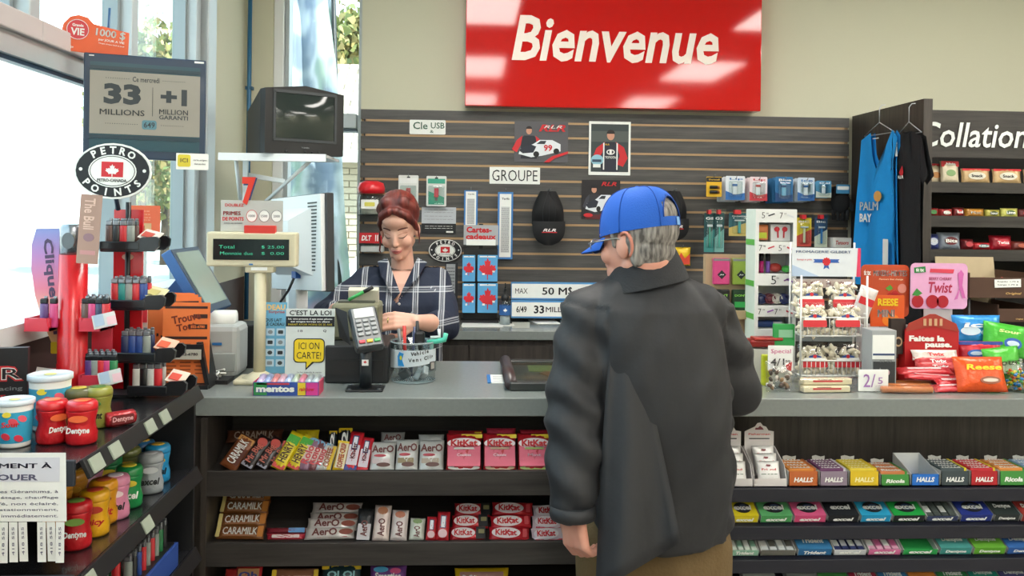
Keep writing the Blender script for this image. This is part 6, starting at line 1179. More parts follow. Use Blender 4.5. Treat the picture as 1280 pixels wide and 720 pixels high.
# ================================================================== gum and cough-sweet shelves, right
gu0 = P(899, 640, 2.6).x; GX1 = 4.6
GY = 2.60
gu = thing('gum_shelving', ((gu0+GX1)/2, GY, 0)); tag(gu, 'navy-lipped tiered gum shelves under the right end of the counter', 'shelving'); WG2 = GX1-gu0
ZG = [P(1100, y_, GY).z for y_ in (610, 656.5, 698, 740)]
navy = mat('#090c1c', .5, 0, 0, 60, .08)
MB().box((0, .24, .47), (WG2, .014, .94), darkwood_v).build('rear_panel', gu)
for k, z_ in enumerate(ZG):
    MB().box((0, -.004, z_-.019), (WG2, .010, .040), navy, bev=.002).build('shelf_lip', gu)
    MB().box((0, .11, z_-.004+(.0 if k == 0 else .043)), (WG2, .235, .008), navy, rot=(.0 if k == 0 else .38, 0, 0)).build('shelf_board', gu)
def gbox(px0, px1, k, c1, c2, txt, label, group, open_=False, packs_=0, h=.046, d=.12, tcol=white_c, flap=True, topc=None, ring=False, txt2=None, side='#c9cac6', front=None):
    a_, b_ = P(px0, 600 if k == 0 else 650, GY+.02).x, P(px1, 600 if k == 0 else 650, GY+.02).x; w_ = b_-a_
    tilt = 0 if k == 0 else .38
    o = thing('gum_box', ((a_+b_)/2, GY+.012, ZG[k]+.001+(.0 if k == 0 else .005)), (tilt, 0, 0)); tag(o, label, 'sweets box', group)
    hw = w_*.96; hh = h if k == 0 else .024; m1 = card(c1); m2 = card(c2 or c1)
    tray = MB(); tray.box((0, d/2, .0015), (hw, d, .003), m1); tray.box((0, .001, hh*(.5 if not open_ else .4)), (hw, .002, hh*(1 if not open_ else .8)), card(front or c1))
    for sx in (-1, 1): tray.prism([(0, 0), (d, 0), (d, hh*(1.5 if open_ else 1)), (0, hh*(.8 if open_ else 1))], .002, card(side), Matrix.Translation((sx*(hw/2-.001), 0, 0)) @ Matrix.Rotation(PI/2, 4, 'Z'))
    tray.box((0, d, hh*.75 if open_ else hh*.5), (hw, .002, hh*(1.5 if open_ else 1)), card(side)); tray.build('tray', o)
    if flap and k == 0: MB().prism([(-hw*.22, hh), (hw*.22, hh), (hw*.24, hh+.014), (hw*.1, hh+.011), (-hw*.1, hh+.016), (-hw*.24, hh+.013)], .002, card('#b9b8b2')).build('hang_flap', o, (0, d, 0))
    if packs_:
        for q in range(packs_):
            yy = .008+(d-.016)*(q+.5)/packs_; pk = MB().box((0, 0, 0), (hw*.94, (d-.02)/packs_*.94, .012), card(c2), bev=.002).build('pack', o, (0, yy, hh+(.0 if not open_ else -.012)))
            MB().box((hw*.42, 0, .0005), (hw*.08, (d-.02)/packs_*.95, .0125), card(topc or c1)).build('pack_end', pk)
            if txt: letter(pk, txt, (-.003, 0, .0068), hw*.7, (d-.02)/packs_*.55, tcol, rot=(0, 0, 0), bold=.03, shear=.2)
    else:
        if not open_:
            lid = MB().box((0, d/2, hh), (hw, d, .003), m2).build('sleeve', o)
            for q in range(2):
                yy = d*(.26+.46*q)
                if ring: MB().prism(oval(hw*.62, d*.34), .001, ink, Matrix.Rotation(-PI/2, 4, 'X')).build('ring_print', lid, (0, yy, hh+.002)); MB().prism(oval(hw*.34, d*.2, cx=hw*.04), .001, mat('#3a4a70', .4), Matrix.Rotation(-PI/2, 4, 'X')).build('ring_inner', lid, (0, yy, hh+.0024))
                if txt: letter(lid, txt, (0, yy, hh+.0032), hw*.66, d*.16, tcol, rot=(0, 0, 0), bold=.04, shear=.1)
        else:
            n_ = 4
            for q in range(n_ if c2 else 0):
                pk = MB().box((-hw*.36+hw*.24*q, d*.4, hh*.35), (hw*.2, d*.7, .02), card(c2), bev=.002).build('pack', o)
                MB().box((-hw*.36+hw*.24*q, d*.25, hh*.35+.0104), (hw*.17, d*.2, .001), card(c1 if q % 2 else '#d8dcd8')).build('pack_print', pk)
    if txt: letter(o, txt2 or txt, (0, -.0008, hh*.45), hw*.66, hh*(.32 if k == 0 else .5), tcol, bold=.04, shear=.2)
    return o
gg1 = 'cough sweet boxes on the top gum shelf'
# white pouch dispenser
a_, b_ = P(942, 600, GY+.02).x, P(982, 600, GY+.02).x; wF = b_-a_
for kx, (cx_, lb) in enumerate((((a_+b_)/2, 'white counter box of small white lozenge pouches with a peaked header'), ((a_+b_)/2-wF-.006, 'second white and red lozenge pouch box half hidden by the customer'))):
    o = thing('lozenge_display', (cx_, GY+.012, ZG[0]+.001)); tag(o, lb, 'display box')
    wb = card('#d8d4d2'); MB().box((0, .055, .001), (wF, .11, .002), wb).box((0, .001, .012), (wF, .002, .024), wb).prism([(0, 0), (.11, 0), (.11, .095), (.02, .06), (0, .02)], .002, wb, Matrix.Translation((wF/2, 0, 0)) @ Matrix.Rotation(PI/2, 4, 'Z')).prism([(0, 0), (.11, 0), (.11, .095), (.02, .06), (0, .02)], .002, wb, Matrix.Translation((-wF/2, 0, 0)) @ Matrix.Rotation(PI/2, 4, 'Z')).build('box_body', o)
    hd = MB().prism([(-wF*.47, .0), (wF*.47, 0), (wF*.47, .140), (wF*.3, .143), (wF*.22, .155), (wF*.12, .158), (wF*.04, .168), (-wF*.06, .166), (-wF*.14, .155), (-wF*.26, .15), (-wF*.47, .14)], .002, wb).build('header', o, (0, .108, 0)); letter(hd, 'Fisherman', (0, -.0016, .132), wF*.7, .006, redi); MB().box((0, -.0014, .118), (wF*.66, .001, .003), ink).build('bar_print', hd); MB().prism([(-.014, .146), (.014, .146), (.01, .152), (.002, .158), (-.004, .152), (-.012, .152)], .001, mat('#7a3a40')).build('ship_print', hd, (0, -.0014, 0))
    for q in range(3):
        pk = pouch('p', wF*.72, .062, .012, wrap('#dcdcda')).build('pouch', o, (.002*q, .02+.028*q, .040+.016*q), (-.35, 0, .03*q)); letter(pk, 'Friend', (0, -.0068, .006), wF*.45, .006, redi); MB().prism([(-.01, 0), (.01, 0), (.006, .006), (-.006, .007)], .001, mat('#7a3a40')).build('ship_print', pk, (0, -.0062, .014)); MB().box((0, -.0062, -.008), (wF*.5, .001, .002), inkg).build('line_print', pk)
gbox(984, 1022, 0, '#b8602a', '#d88a3c', 'HALLS', 'orange HALLS box next to the white lozenge pouches', gg1, packs_=4)
gbox(1023, 1059, 0, '#8a7a8a', '#6a3a64', 'HALLS', 'purple and grey HALLS box', gg1, packs_=5, topc='#c9c4cc')
gbox(1060, 1098, 0, '#d8b81c', '#e0c83c', 'HALLS', 'bright yellow HALLS box', gg1, packs_=5, tcol=mat('#f0e8b0'))
gbox(1099, 1136, 0, '#3f8a3a', '#c87848', 'Ricola', 'green box of small orange-ended packs', gg1, packs_=3, h=.036, tcol=white_c)
gbox(1137, 1173, 0, '#1c6ac0', None, 'HALLS', 'blue HALLS box standing empty', gg1, open_=True, flap=False)
gbox(1174, 1210, 0, '#3a4548', '#4a5658', 'HALLS', 'charcoal HALLS box with white lettered packs', gg1, packs_=5, topc='#d8c428')
gbox(1211, 1246, 0, '#b01c24', '#c83038', 'HALLS', 'red HALLS box with yellow pack ends', gg1, packs_=5, topc='#d8c428')
gbox(1247, 1283, 0, '#3f8a3a', '#d88a40', 'Ricola', 'green and orange box at the right end of the top gum shelf', gg1, packs_=4); gbox(1284, 1320, 0, '#2a6ab0', '#8aa8c8', 'HALLS', 'pale blue box cut by the picture edge', gg1, packs_=4)
gg2 = 'chewing gum boxes on the second gum shelf'
for (a_, b_, c1, c2, t_, rg, op, fr, lb) in ((912, 947, '#d8c81c', '#d8c81c', 'excel', True, False, None, 'yellow EXCEL gum box beside the customer'), (948, 989, '#4a9a58', '#5aa868', 'excel', True, False, None, 'green EXCEL gum box with a lime fade'), (990, 1031, '#d04a78', '#d85a88', 'excel', True, False, None, 'pink EXCEL gum box'), (1032, 1072, '#16181c', '#1c2026', 'excel', False, False, None, 'black EXCEL gum box'), (1073, 1112, '#1c94c4', '#2aa4d0', 'excel', True, False, None, 'bright cyan EXCEL gum box'),
        (1113, 1154, '#1c9a3c', '#20a848', 'excel', True, False, '#16181c', 'vivid green EXCEL gum box with a black front'), (1155, 1196, '#5a625e', '#4a524e', 'excel', True, True, '#303a5c', 'charcoal half-empty EXCEL gum box'), (1197, 1238, '#1f2f78', '#26388c', 'excel', True, False, None, 'navy blue EXCEL gum box'), (1239, 1272, '#2a3030', '#2a3432', 'Dentyne', False, False, None, 'black gum box with slanted white script'), (1273, 1310, '#8a2a24', '#9a342c', 'Dentyne', False, False, None, 'dark red gum box at the picture edge')):
    gbox(a_, b_, 1, c1, c2, t_, lb, gg2, ring=rg, open_=op, d=.135, front=fr)
gg3 = 'chewing gum boxes on the third gum shelf'
for (a_, b_, c1, c2, t_, rg, op, lb) in ((912, 948, '#8ab8a0', '#c8d8cc', 'Trident', False, True, 'white and green gum slabs in an open box by the customer'), (949, 994, '#6a6a62', '#c8d0d0', None, False, True, 'grey open box with a few pale blue gum packs'), (995, 1039, '#2a6a9c', '#3a80b4', 'Trident', False, False, 'glossy blue TRIDENT gum box'), (1040, 1082, '#c8ccd0', '#26305c', 'excel', False, True, 'navy and white open EXCEL gum box'), (1083, 1125, '#d06a98', '#d8a0b8', 'excel', False, True, 'pink and white open EXCEL gum box'), (1126, 1171, '#2a9a4c', None, 'excel', False, True, 'almost empty green and white EXCEL box'), (1172, 1213, '#3a8a84', '#4a9a94', 'Dentyne', False, False, 'teal gum box with slanted white script'), (1214, 1255, '#5aa028', '#6ab038', 'Dentyne', False, False, 'lime green gum box with slanted white script'), (1256, 1300, '#2a5aa0', '#3a70b8', 'Dentyne', False, False, 'royal blue gum box with slanted white script')):
    gbox(a_, b_, 2, c1, c2, t_, lb, gg3, open_=op, d=.125)
gg4 = 'chewing gum boxes on the lowest gum shelf in view'
for (a_, b_, c1, c2, t_, lb) in ((930, 972, '#9aa4a4', '#b0b8b4', None, 'pale grey gum box top on the lowest shelf in view'), (985, 1022, '#6a706c', '#8a908c', None, 'dull grey gum box top on the lowest shelf in view'), (1024, 1062, '#3a8a3c', '#4a9a4c', None, 'mid green gum box top on the lowest shelf in view'), (1063, 1098, '#8a1c34', '#a02440', 'Trident', 'crimson gum box top'), (1099, 1136, '#2a6aa0', '#3a7ab0', 'Trident', 'sky blue gum box top'), (1137, 1172, '#c86a2a', '#d08038', None, 'orange and yellow gum box top'), (1173, 1212, '#2a7a40', '#348a4c', 'Trident', 'leaf green gum box top'), (1213, 1250, '#1c7a68', '#248a78', 'Dentyne', 'sea green gum box top'), (1251, 1290, '#3a3a6a', '#44447a', 'Dentyne', 'dark violet gum box top')):
    gbox(a_, b_, 3, c1, c2, t_, lb, gg4, d=.12)

# ================================================================== goods standing on the right counter
def cy(px, py): return max(2.66, PZ(px, py, CZ).y)
# beige sample carton with pocket packs
o, W_, H_ = stand('pocket_display', 880, 318, 940, 420, 3.12, mat('#a89070', .7, 0, 0, 40, .1), 'tan cardboard display with a pink and a green diamond-marked pack', 'display stand', t=.03)
for k, (xa, cq, nm) in enumerate(((.30, '#c8407c', 'pink'), (.70, '#8aa040', 'olive green'))):
    pk = MB().box(((xa-.5)*W_, -.028, H_*.30), (W_*.34, .02, H_*.32), wrap(cq), bev=.004).build('pack', o); MB().prism([(0, -.016), (.016, 0), (0, .016), (-.016, 0)], .001, ink).build('diamond_print', pk, ((xa-.5)*W_, -.0388, H_*.26)); letter(pk, 'Jos', ((xa-.5)*W_, -.0396, H_*.26), .016, .006, white_c, shear=.3); MB().box(((xa-.5)*W_, -.0385, H_*.44), (W_*.34, .001, .008), greyi).build('top_print', pk)
    p2 = MB().box(((xa-.5)*W_, -.03, -H_*.05), (W_*.34, .02, H_*.26), wrap(['#1c3a24', '#1a1c1c'][1-k]), bev=.004).build('pack', o); letter(p2, "DON'T", ((xa-.5)*W_, -.041, H_*.01), W_*.26, .008, mat('#8ad048')); MB().box(((xa-.5)*W_, -.041, -H_*.1), (W_*.26, .001, .02), mat('#2a9a48')).build('lower_print', p2)
MB().box((0, -.03, -H_*.22), (W_, .05, .03), mat('#a89070', .7)).build('pocket', o)
# white accessory stand with windows
AY = 2.98; c, w_, h_ = rectW(944, 262, 995, 405, AY); zt4 = c.z+h_/2
o = thing('accessory_stand', (c.x, AY, CZ)); tag(o, 'tall white cardboard stand with four windows of phone accessories and prices', 'display stand'); hA = zt4-CZ
wh = card('#d9dad6'); fr_ = MB(); rowh = [(.0, .235), (.235, .47), (.47, .70), (.70, 1.0)]
ys_ = [(278, 303), (317, 343), (357, 383), (396, 412)]
zw = [(P(968, a_, AY).z-CZ, P(968, b_, AY).z-CZ) for a_, b_ in ys_]
edges = [hA]+[z for ab in zw for z in ab]+[0]
for q in range(0, len(edges), 2): fr_.box((0, 0, (edges[q]+edges[q+1])/2), (w_, .003, edges[q]-edges[q+1]), wh)
for (zt_, zb_) in zw:
    for sx in (-1, 1): fr_.box((sx*w_*.46, 0, (zt_+zb_)/2), (w_*.08, .003, zt_-zb_), wh)
fr_.box((w_/2, .05, hA/2), (.003, .1, hA), wh).box((0, .1, hA/2), (w_, .003, hA), wh).box((0, .05, hA), (w_, .1, .003), wh)
for (zt_, zb_) in zw: fr_.box((0, .05, zb_), (w_, .1, .003), wh)
fr_.build('stand_body', o)
sd = MB().box((-w_/2, .05, hA/2), (.003, .1, hA), card('#cdd8cc')).build('side_panel', o); 
for zz in (.35, .55, .8): MB().box((-w_/2-.002, .05, hA*zz), (.001, .09, .02), mat('#5aa848', .5)).build('green_print', sd)
for q, z_ in enumerate((edges[0]-.02, (edges[2]+edges[3])/2, (edges[4]+edges[5])/2, (edges[6]+edges[7])/2)):
    for xx, t_ in (((-.32, '5'), (.12, '7')), ((-.38, '7'), (.1, '5')), ((-.05, '5'),), ((-.38, '7'), (.02, '7')))[q]: letter(o, t_, (xx*w_, -.0022, z_), .011 if q != 2 else .018, .02 if q != 2 else .03, ink, bold=-.01); letter(o, '99', (xx*w_+.014, -.0022, z_+.006), .008, .006, ink, bold=-.01)
    MB().prism([(-.012, 0), (.01, .008), (.012, .004), (-.01, -.004)], .001, mat(['#404448', '#c03040', '#7a4a8a', '#8a4aa0'][q])).build('item_print', o, (w_*(-.12 if q != 2 else .28), -.0022, z_)); MB().prism([(-.01, .006), (.012, -.004), (.012, -.008), (-.01, .0)], .001, mat(['#c9ccd0', '#c83038', '#8a50a8', '#c03848'][q])).build('item_print', o, (w_*.34, -.0022, z_))
def acc(nm, x, row, label, f): g_ = thing(nm, (o_loc.x+x*w_, AY+.045, CZ+zw[row][1]+.003)); tag(g_, label, nm.split('_')[-1], 'goods in the white accessory stand'); f(g_); return g_
o_loc = o.location.copy()
acc('gift_bag', -.27, 0, 'orange and lime toy packet in the top window of the white stand', lambda g_: (MB().box((0, 0, .03), (.05, .02, .055), wrap('#c87848'), bev=.006).build('packet', g_), MB().box((0, -.012, .02), (.035, .002, .02), mat('#b8c830')).build('print', g_)))
def buds(g_):
    MB().box((0, 0, .03), (.07, .02, .06), card('#d9d9d8'), bev=.002).build('case', g_)
    for sx in (-1, 1): MB().ball((sx*.014, -.013, .042), (.010, .004, .009), mat('#c82c38', .4), 12, 8).cyl((sx*.010, -.013, .012), (sx*.011, -.013, .038), .0028, mat('#c82c38', .4), 8).build('earbud', g_)
acc('earphones', .2, 0, 'boxed pair of red earphones in the top window of the white stand', buds)
for k, (x_, cq, nm) in enumerate(((-.36, '#c01c6a', 'magenta'), (-.24, '#b82070', 'dark pink'), (-.08, '#8a60c0', 'violet'))): acc('tube_charger', x_, 1, f'{nm} tube charger with black cap in the second window', lambda g_: MB().cyl((0, 0, 0), (0, 0, .04), .008, plas(cq), 12).cyl((0, 0, .04), (0, 0, .068), .0075, blackm, 12).build('tube', g_))
acc('cable_ball', .2, 1, 'red and green cables heaped in the second window', lambda g_: MB().ball((-.014, 0, .018), (.022, .02, .016), plas('#b03a30')).build('red_cable', g_) and MB().ball((.022, -.01, .014), (.016, .018, .013), plas('#48b048')).build('green_cable', g_))
for k, (x_, cq, nm) in enumerate(((-.28, '#24305c', 'navy'), (-.05, '#6a2a38', 'maroon'), (.12, '#c9c4b8', 'cream'), (.3, '#30386a', 'indigo'))): acc('cable_ball', x_, 2, f'{nm} coiled cable in the third window of the white stand', lambda g_: MB().ball((0, 0, .02), (.02, .022, .019), plas(cq)).tube([(.018*math.cos(a*.8), -.018, .02+.016*math.sin(a*.8)) for a in range(8)], .003, plas(cq), 6).build('cable', g_))
acc('headset_bag', 0, 3, 'blue and white bundle in the lowest window of the white stand', lambda g_: MB().box((-.01, 0, .012), (.1, .03, .024), plas('#24407a'), bev=.008).box((.02, -.016, .012), (.03, .004, .018), plas('#c8ccd0')).build('bundle', g_))
# cheese rack
RYc = 2.86; c, w_, h_ = rectW(994, 343, 1075, 470, RYc); o = thing('cheese_rack', (c.x, RYc, CZ)); tag(o, 'white wire rack of bagged cheese curds with a printed header board', 'rack')
hR = P(1035, 345, RYc).z-CZ; wire = mat('#d8d8d4', .4, .1)
wr = MB()
for sx in (-1, 1):
    wr.cyl((sx*w_/2, -.05, .03), (sx*w_/2, -.05, hR+.005), .0035, wire, 8).cyl((sx*w_/2, .05, .0), (sx*w_/2, .05, hR+.11), .0035, wire, 8)
    for z_ in (.0, .2): wr.cyl((sx*w_/2, -.05, z_+.03), (sx*w_/2, .05, z_+.03), .003, wire, 6)
bz = [P(1035, y_, RYc-.05).z-CZ for y_ in (397, 420, 451, 470)]
for (zt_, zb_) in ((bz[0], bz[1]), (bz[2], bz[3])):
    for z_ in (zt_, zb_): wr.cyl((-w_/2, -.05, z_), (w_/2, -.05, z_), .0028, wire, 6)
    for k in range(15): x_ = -w_/2+w_*(k+.5)/15; wr.cyl((x_, -.05, zb_), (x_, -.05, zt_), .0014, wire, 5)
    for k in range(8): y_ = -.05+.1*k/7; wr.cyl((-w_/2, y_, zb_), (w_/2, y_, zb_), .0016, wire, 5)
struct(wr.build('wire_frame', o)); del o.children[0]['kind']
c2, w2, h2 = rectW(992, 310, 1078, 346, RYc+.03); hb = MB().prism(rrect(w2, h2, .001), .003, card('#d8dee2')).build('header_board', o, (c2.x-c.x, .045, c2.z-CZ))
letter(hb, 'FROMAGERIE GILBERT', (-.01, -.002, h2*.36), w2*.8, h2*.09, mat('#4a6aa0', .5), bold=.02); MB().prism([(p[0]*.012*(1.25 if i % 2 else 1), p[1]*.012*(1.25 if i % 2 else 1)) for i, p in enumerate([(math.cos(a*PI/10), math.sin(a*PI/10)) for a in range(20)])], .001, redi).build('rosette_print', hb, (0, -.003, h2*.02)); MB().prism([(-.045, -.002), (.045, -.002), (.04, .004), (.045, .010), (-.045, .010), (-.04, .004)], .001, mat('#2a5aa8', .5)).build('ribbon_print', hb, (0, -.002, -h2*.0)); MB().prism([(-.006, 0), (.006, 0), (.010, -.018), (0, -.012), (-.010, -.018)], .001, mat('#2a5aa8', .5)).build('ribbon_tail_print', hb, (0, -.002, -h2*.06)); MB().prism([(-w2/2, -h2/2), (-w2*.1, -h2/2), (-w2*.3, -h2*.3), (-w2/2, -h2*.1)], .001, mat('#b0c4dc', .5)).build('corner_print', hb, (0, -.002, 0)); MB().prism([(w2*.44, -h2/2), (w2/2, -h2/2), (w2/2, h2/2), (w2*.46, h2/2)], .001, mat('#d83a60', .5)).build('edge_print', hb, (0, -.002, 0)); letter(hb, 'fromage en grains', (-w2*.32, -.002, h2*.08), w2*.22, h2*.08, mat('#d88a90', .5))
lo = MB().prism(rrect(w2*.86, .03, .001), .003, card('#b8a8a0')).build('lower_board', o, (0, .04, hR-.028)); letter(lo, '2.99  4.99', (0, -.002, 0), w2*.6, .012, mat('#7a3a40'))
curd = mat('#e4dcc4', .55, 0, .3, 90, .06)
def curdbag(px0, py0, px1, py1, label, Y=RYc-.005, top=True, dy=0):
    cc, wb_, hb_ = rectW(px0, py0, px1, py1, Y); g_ = thing('cheese_bag', (cc.x, Y+dy, cc.z), (-.08, 0, .02)); tag(g_, label, 'cheese bag', 'bags of cheese curds in the wire rack')
    mb = MB(); rnd = random.Random(int(px0)); 
    for k in range(70): mb.ball((rnd.uniform(-.44, .44)*wb_, rnd.uniform(-.012, .012), rnd.uniform(-.46, .36)*hb_), (.007+rnd.random()*.012, .007, .006+rnd.random()*.003), curd, 7, 5, rot=(rnd.random()*3, rnd.random()*3, 0))
    struct(mb.build('curds', g_), 'stuff'); pouch('p', wb_, hb_, .05, CELLO).build('clear_film', g_)
    MB().prism(rrect(wb_*.8, hb_*.2, .004), .001, mat('#cf2a34', .4)).build('red_label', g_, (0, -.027, -hb_*.12)); MB().prism([(-.02, 0), (0, .007), (.022, 0), (.022, -.004), (-.02, -.004)], .001, mat('#2a4a90', .4)).build('logo_print', g_, (0, -.027, hb_*.1)); MB().prism(oval(.012, .012), .001, redi).build('logo_dot', g_, (0, -.0276, hb_*.1)); MB().prism(rrect(wb_*.7, hb_*.1, .003), .001, white_c).build('white_label', g_, (0, -.0265, hb_*.01))
curdbag(994, 349, 1033, 398, 'cheese curd bag, upper basket rear left', dy=.02); curdbag(1036, 350, 1074, 398, 'cheese curd bag, upper basket rear right', dy=.02)
curdbag(996, 378, 1033, 420, 'cheese curd bag standing in the front of the upper basket, beside the accessory stand', RYc-.03, dy=-.0); curdbag(1036, 378, 1074, 420, 'cheese curd bag standing in the front of the upper basket, beside the orange mint header', RYc-.03)
curdbag(995, 428, 1034, 470, 'plump cheese curd bag in the lower basket, left half', RYc-.01); curdbag(1035, 428, 1076, 470, 'plump cheese curd bag in the lower basket, right half', RYc-.01)
c3, w3, h3 = rectW(1068, 358, 1091, 404, RYc-.02); g_ = thing('cheese_bag', (c3.x, RYc-.02, c3.z), (0, .35, 0)); tag(g_, 'small red and white cheese bag hanging off the rack side', 'cheese bag'); pouch('p', w3, h3, .02, wrap('#cfc8c4')).build('pouch', g_); MB().prism(rrect(w3*.8, h3*.2, .003), .001, redi).build('red_label', g_, (0, -.011, h3*.1)); MB().tube([(-.02, 0, h3*.3), (-.05, 0, h3*.3)], .0018, hookm, 6).build('hook', g_)
for k, (x0, x1, yb, lb) in enumerate(((1000, 1056, 480, 'cheese stick pack on the counter behind the front two'), (1001, 1063, 488, 'cheese stick pack, upper of the front two under the rack'), (1001, 1061, 496, 'cheese stick pack, lowest one at the counter edge'))):
    Yq = [2.76, 2.71, 2.695][k]; a_, b_ = P(x0, yb, Yq).x, P(x1, yb, Yq).x; g_ = thing('cheese_stick', ((a_+b_)/2, Yq, CZ+[.014, .032, .011][k]), (0, 0, .03*k)); tag(g_, lb, 'cheese stick', 'cheese stick packs'); MB().box((0, 0, 0), (b_-a_, .03, .02), mat('#dcd2b0', .35, 0, .1, 60, .05, coat=.3), bev=.004).build('cheese', g_); MB().box((0, -.0155, .002), ((b_-a_)*.6, .001, .005), redi).build('red_print', g_); MB().box((-.01, -.0155, .007), ((b_-a_)*.3, .001, .002), mat('#7a4a40')).build('small_print', g_); MB().box((0, 0, 0), (b_-a_+.03, .034, .022), CELLO, bev=.005).build('film', g_)
# special offer card and key-ring bag
o, W_, H_ = stand('offer_card', 960, 432, 991, 463, 2.74, white_c, 'white handwritten card Special 4/1 in pink and black', 'sign', rz=.0); tx(o, 'Special', W_, H_, .5, .76, .8, .22, mat('#c8508a'), .0); tx(o, '4/1', W_, H_, .36, .34, .56, .3, ink, .01); tx(o, '99', W_, H_, .78, .36, .2, .14, ink, .0); MB().prism([(0, 0), (.02, .008), (.018, -.02), (.004, -.016)], .001, redi).build('red_sticker', o, (W_*.2, -.004, -H_*.25))
c3, w3, h3 = rectW(957, 462, 990, 500, 2.70); g_ = thing('sweets_bag', (c3.x, 2.70, CZ+h3/2+.001), (-.1, 0, 0)); tag(g_, 'clear bag of brown and white wrapped sweets below the special card', 'sweets bag'); mb = MB(); rnd = random.Random(2)
for k in range(26): mb.ball((rnd.uniform(-.4, .4)*w3, rnd.uniform(-.014, .014), rnd.uniform(-.42, .3)*h3), (.009, .006, .006), wrap(['#5a4436', '#c8c0b4', '#8a6a48', '#d8d4cc', '#403830'][k % 5]), 8, 6, rot=(rnd.random()*3, rnd.random()*3, 0))
struct(mb.build('sweets', g_), 'stuff'); pouch('p', w3, h3, .045, CELLO).build('clear_film', g_)
o, W_, H_ = stand('green_leaflet', 967, 405, 992, 432, 2.86, card('#2f9a4c'), 'green leaflet box behind the special card', 'box', t=.02); pic(o, 'print', rc(.2, .4, .9, .75), mat('#8ac09a'), W_, H_, 12)
c3, w3, h3 = rectW(940, 402, 992, 414, 2.84); g_ = thing('jerky_tray', (c3.x, 2.88, CZ+.115)); tag(g_, 'red foil jerky packs lying on a low white box left of the rack', 'snack pack'); MB().box((0, 0, .012), (w3, .06, .024), wrap('#8a2420'), bev=.006).box((-.01, -.01, .027), (w3*.7, .05, .01), wrap('#a03028'), bev=.004).build('packs', g_); MB().box((0, .0, -.06), (w3*.9, .07, .108), card('#b9b8b0')).build('white_box', g_)
c3, w3, h3 = rectW(952, 436, 962, 470, 2.80); g_ = thing('lime_packet', (c3.x, 2.80, CZ+.05)); tag(g_, 'lime yellow packet edge between customer and special card', 'packet'); MB().box((0, 0, 0), (w3, .02, .1), wrap('#c0c830'), bev=.004).build('packet_body', g_)
# magazine holder, handwritten 2/ card
MYd = 2.76; c3, w3, h3 = rectW(1083, 411, 1114, 474, MYd); o = thing('card_dispenser', (c3.x, MYd, CZ)); tag(o, 'tall grey and white dispenser of phone cards right of the cheese rack', 'dispenser'); hM_ = c3.z+h3/2-CZ
MB().box((0, 0, hM_/2), (w3, .07, hM_), card('#9a9e9e'), bev=.002).build('body', o); MB().box((-.003, -.037, hM_*.72), (w3*.86, .003, hM_*.4), white_c).build('front_card', o); MB().box((-.003, -.040, hM_*.60), (w3*.86, .001, .006), mat('#24406a')).build('band_print', o); MB().box((0, -.037, hM_*.30), (w3*.86, .003, hM_*.36), mat('#2c3034', .4)).build('lower_card', o); MB().prism(oval(.018, .02), .001, mat('#c0a0a8')).build('ring_print', o, (.008, -.0395, hM_*.3)); MB().prism([(0, .01), (.003, .003), (.01, .002), (.004, -.002), (.006, -.01), (0, -.005), (-.006, -.01), (-.004, -.002), (-.01, .002), (-.003, .003)], .001, greyi).build('star_print', o, (-.014, -.0395, hM_*.33)); letter(o, '99 99', (.004, -.0395, hM_*.49), w3*.5, .008, greyi)
o, W_, H_ = stand('offer_card', 1073, 462, 1110, 489, 2.70, white_c, 'white handwritten card 2/ in violet by the sausage sticks', 'sign'); tx(o, '2/', W_, H_, .35, .5, .4, .6, mat('#a070b0'), .0); tx(o, '5', W_, H_, .72, .5, .16, .3, mat('#a070b0'), .0)
# cut-out mint headers
def header(px0, py0, px1, py1, Y, m, label):
    c, w_, h_ = rectW(px0, py0, px1, py1, Y); o = thing('mint_header', (c.x, Y, c.z)); tag(o, label, 'sign'); MB().prism(rrect(w_, h_, .018), .004, m).build('board', o); MB().box((0, .03, -(c.z-CZ)+.075), (w_*.9, .05, .15), card('#b8b0b0')).box((0, .004, -(c.z-CZ)/2-h_*.1), (w_*.5, .004, max(.05, (c.z-CZ)-h_*.2)), card('#b8b0b0')).build('carton', o); return o, w_, h_
orange_g = mat('#b8441c', .4, 0, 0, 12, .25)
o, W_, H_ = header(1076, 331, 1136, 396, 3.16, orange_g, 'dark orange mint header board MIXERS with cherries and a peach'); tx(o, 'MIXERS-MIXTES', W_, H_, .6, .84, .7, .11, white_c, .03, lvl=1); tx(o, 'Flavours that change', W_, H_, .62, .72, .5, .04, mat('#e8c0a0'), lvl=1); tx(o, 'tic tac', W_, H_, .12, .85, .14, .1, white_c, lvl=2)
for x_, y_ in ((.6, .40), (.7, .44), (.78, .38), (.66, .33)): pic(o, 'cherry_print', ov(x_, y_, .07, .07), mat('#b01c20', .3), W_, H_, 2)
pic(o, 'leaf_print', [(.5, .55), (.6, .62), (.66, .55), (.58, .5)], mat('#4a8a2a'), W_, H_, 3); pic(o, 'badge_print', ov(.85, .55, .09, .09), mat('#d88878'), W_, H_, 2)
o, W_, H_ = header(1138, 329, 1209, 386, 3.14, card('#dca4c8'), 'rounded pink mint header board Cherry Twist with a pink ribbon'); tx(o, 'BERRY CHERRY', W_, H_, .52, .66, .4, .07, mat('#b04a70'), lvl=1); tx(o, 'Twist', W_, H_, .52, .47, .42, .24, mat('#b0284a'), .02, .2, lvl=1); pic(o, 'logo_print', [(.06, .78), (.26, .8), (.25, .93), (.05, .9)], mat('#1f7a3c'), W_, H_, 2); tx(o, 'tic tac', W_, H_, .155, .855, .14, .08, white_c, lvl=3); pic(o, 'banner_print', [(.33, .8), (.74, .78), (.76, .87), (.34, .88)], mat('#d03a50'), W_, H_, 2)
for x_, r_ in ((.12, .13), (.38, .14), (.56, .13)): pic(o, 'cherry_print', ov(x_, .16, r_*.8, r_*1.05), mat('#a8182a', .3), W_, H_, 3)
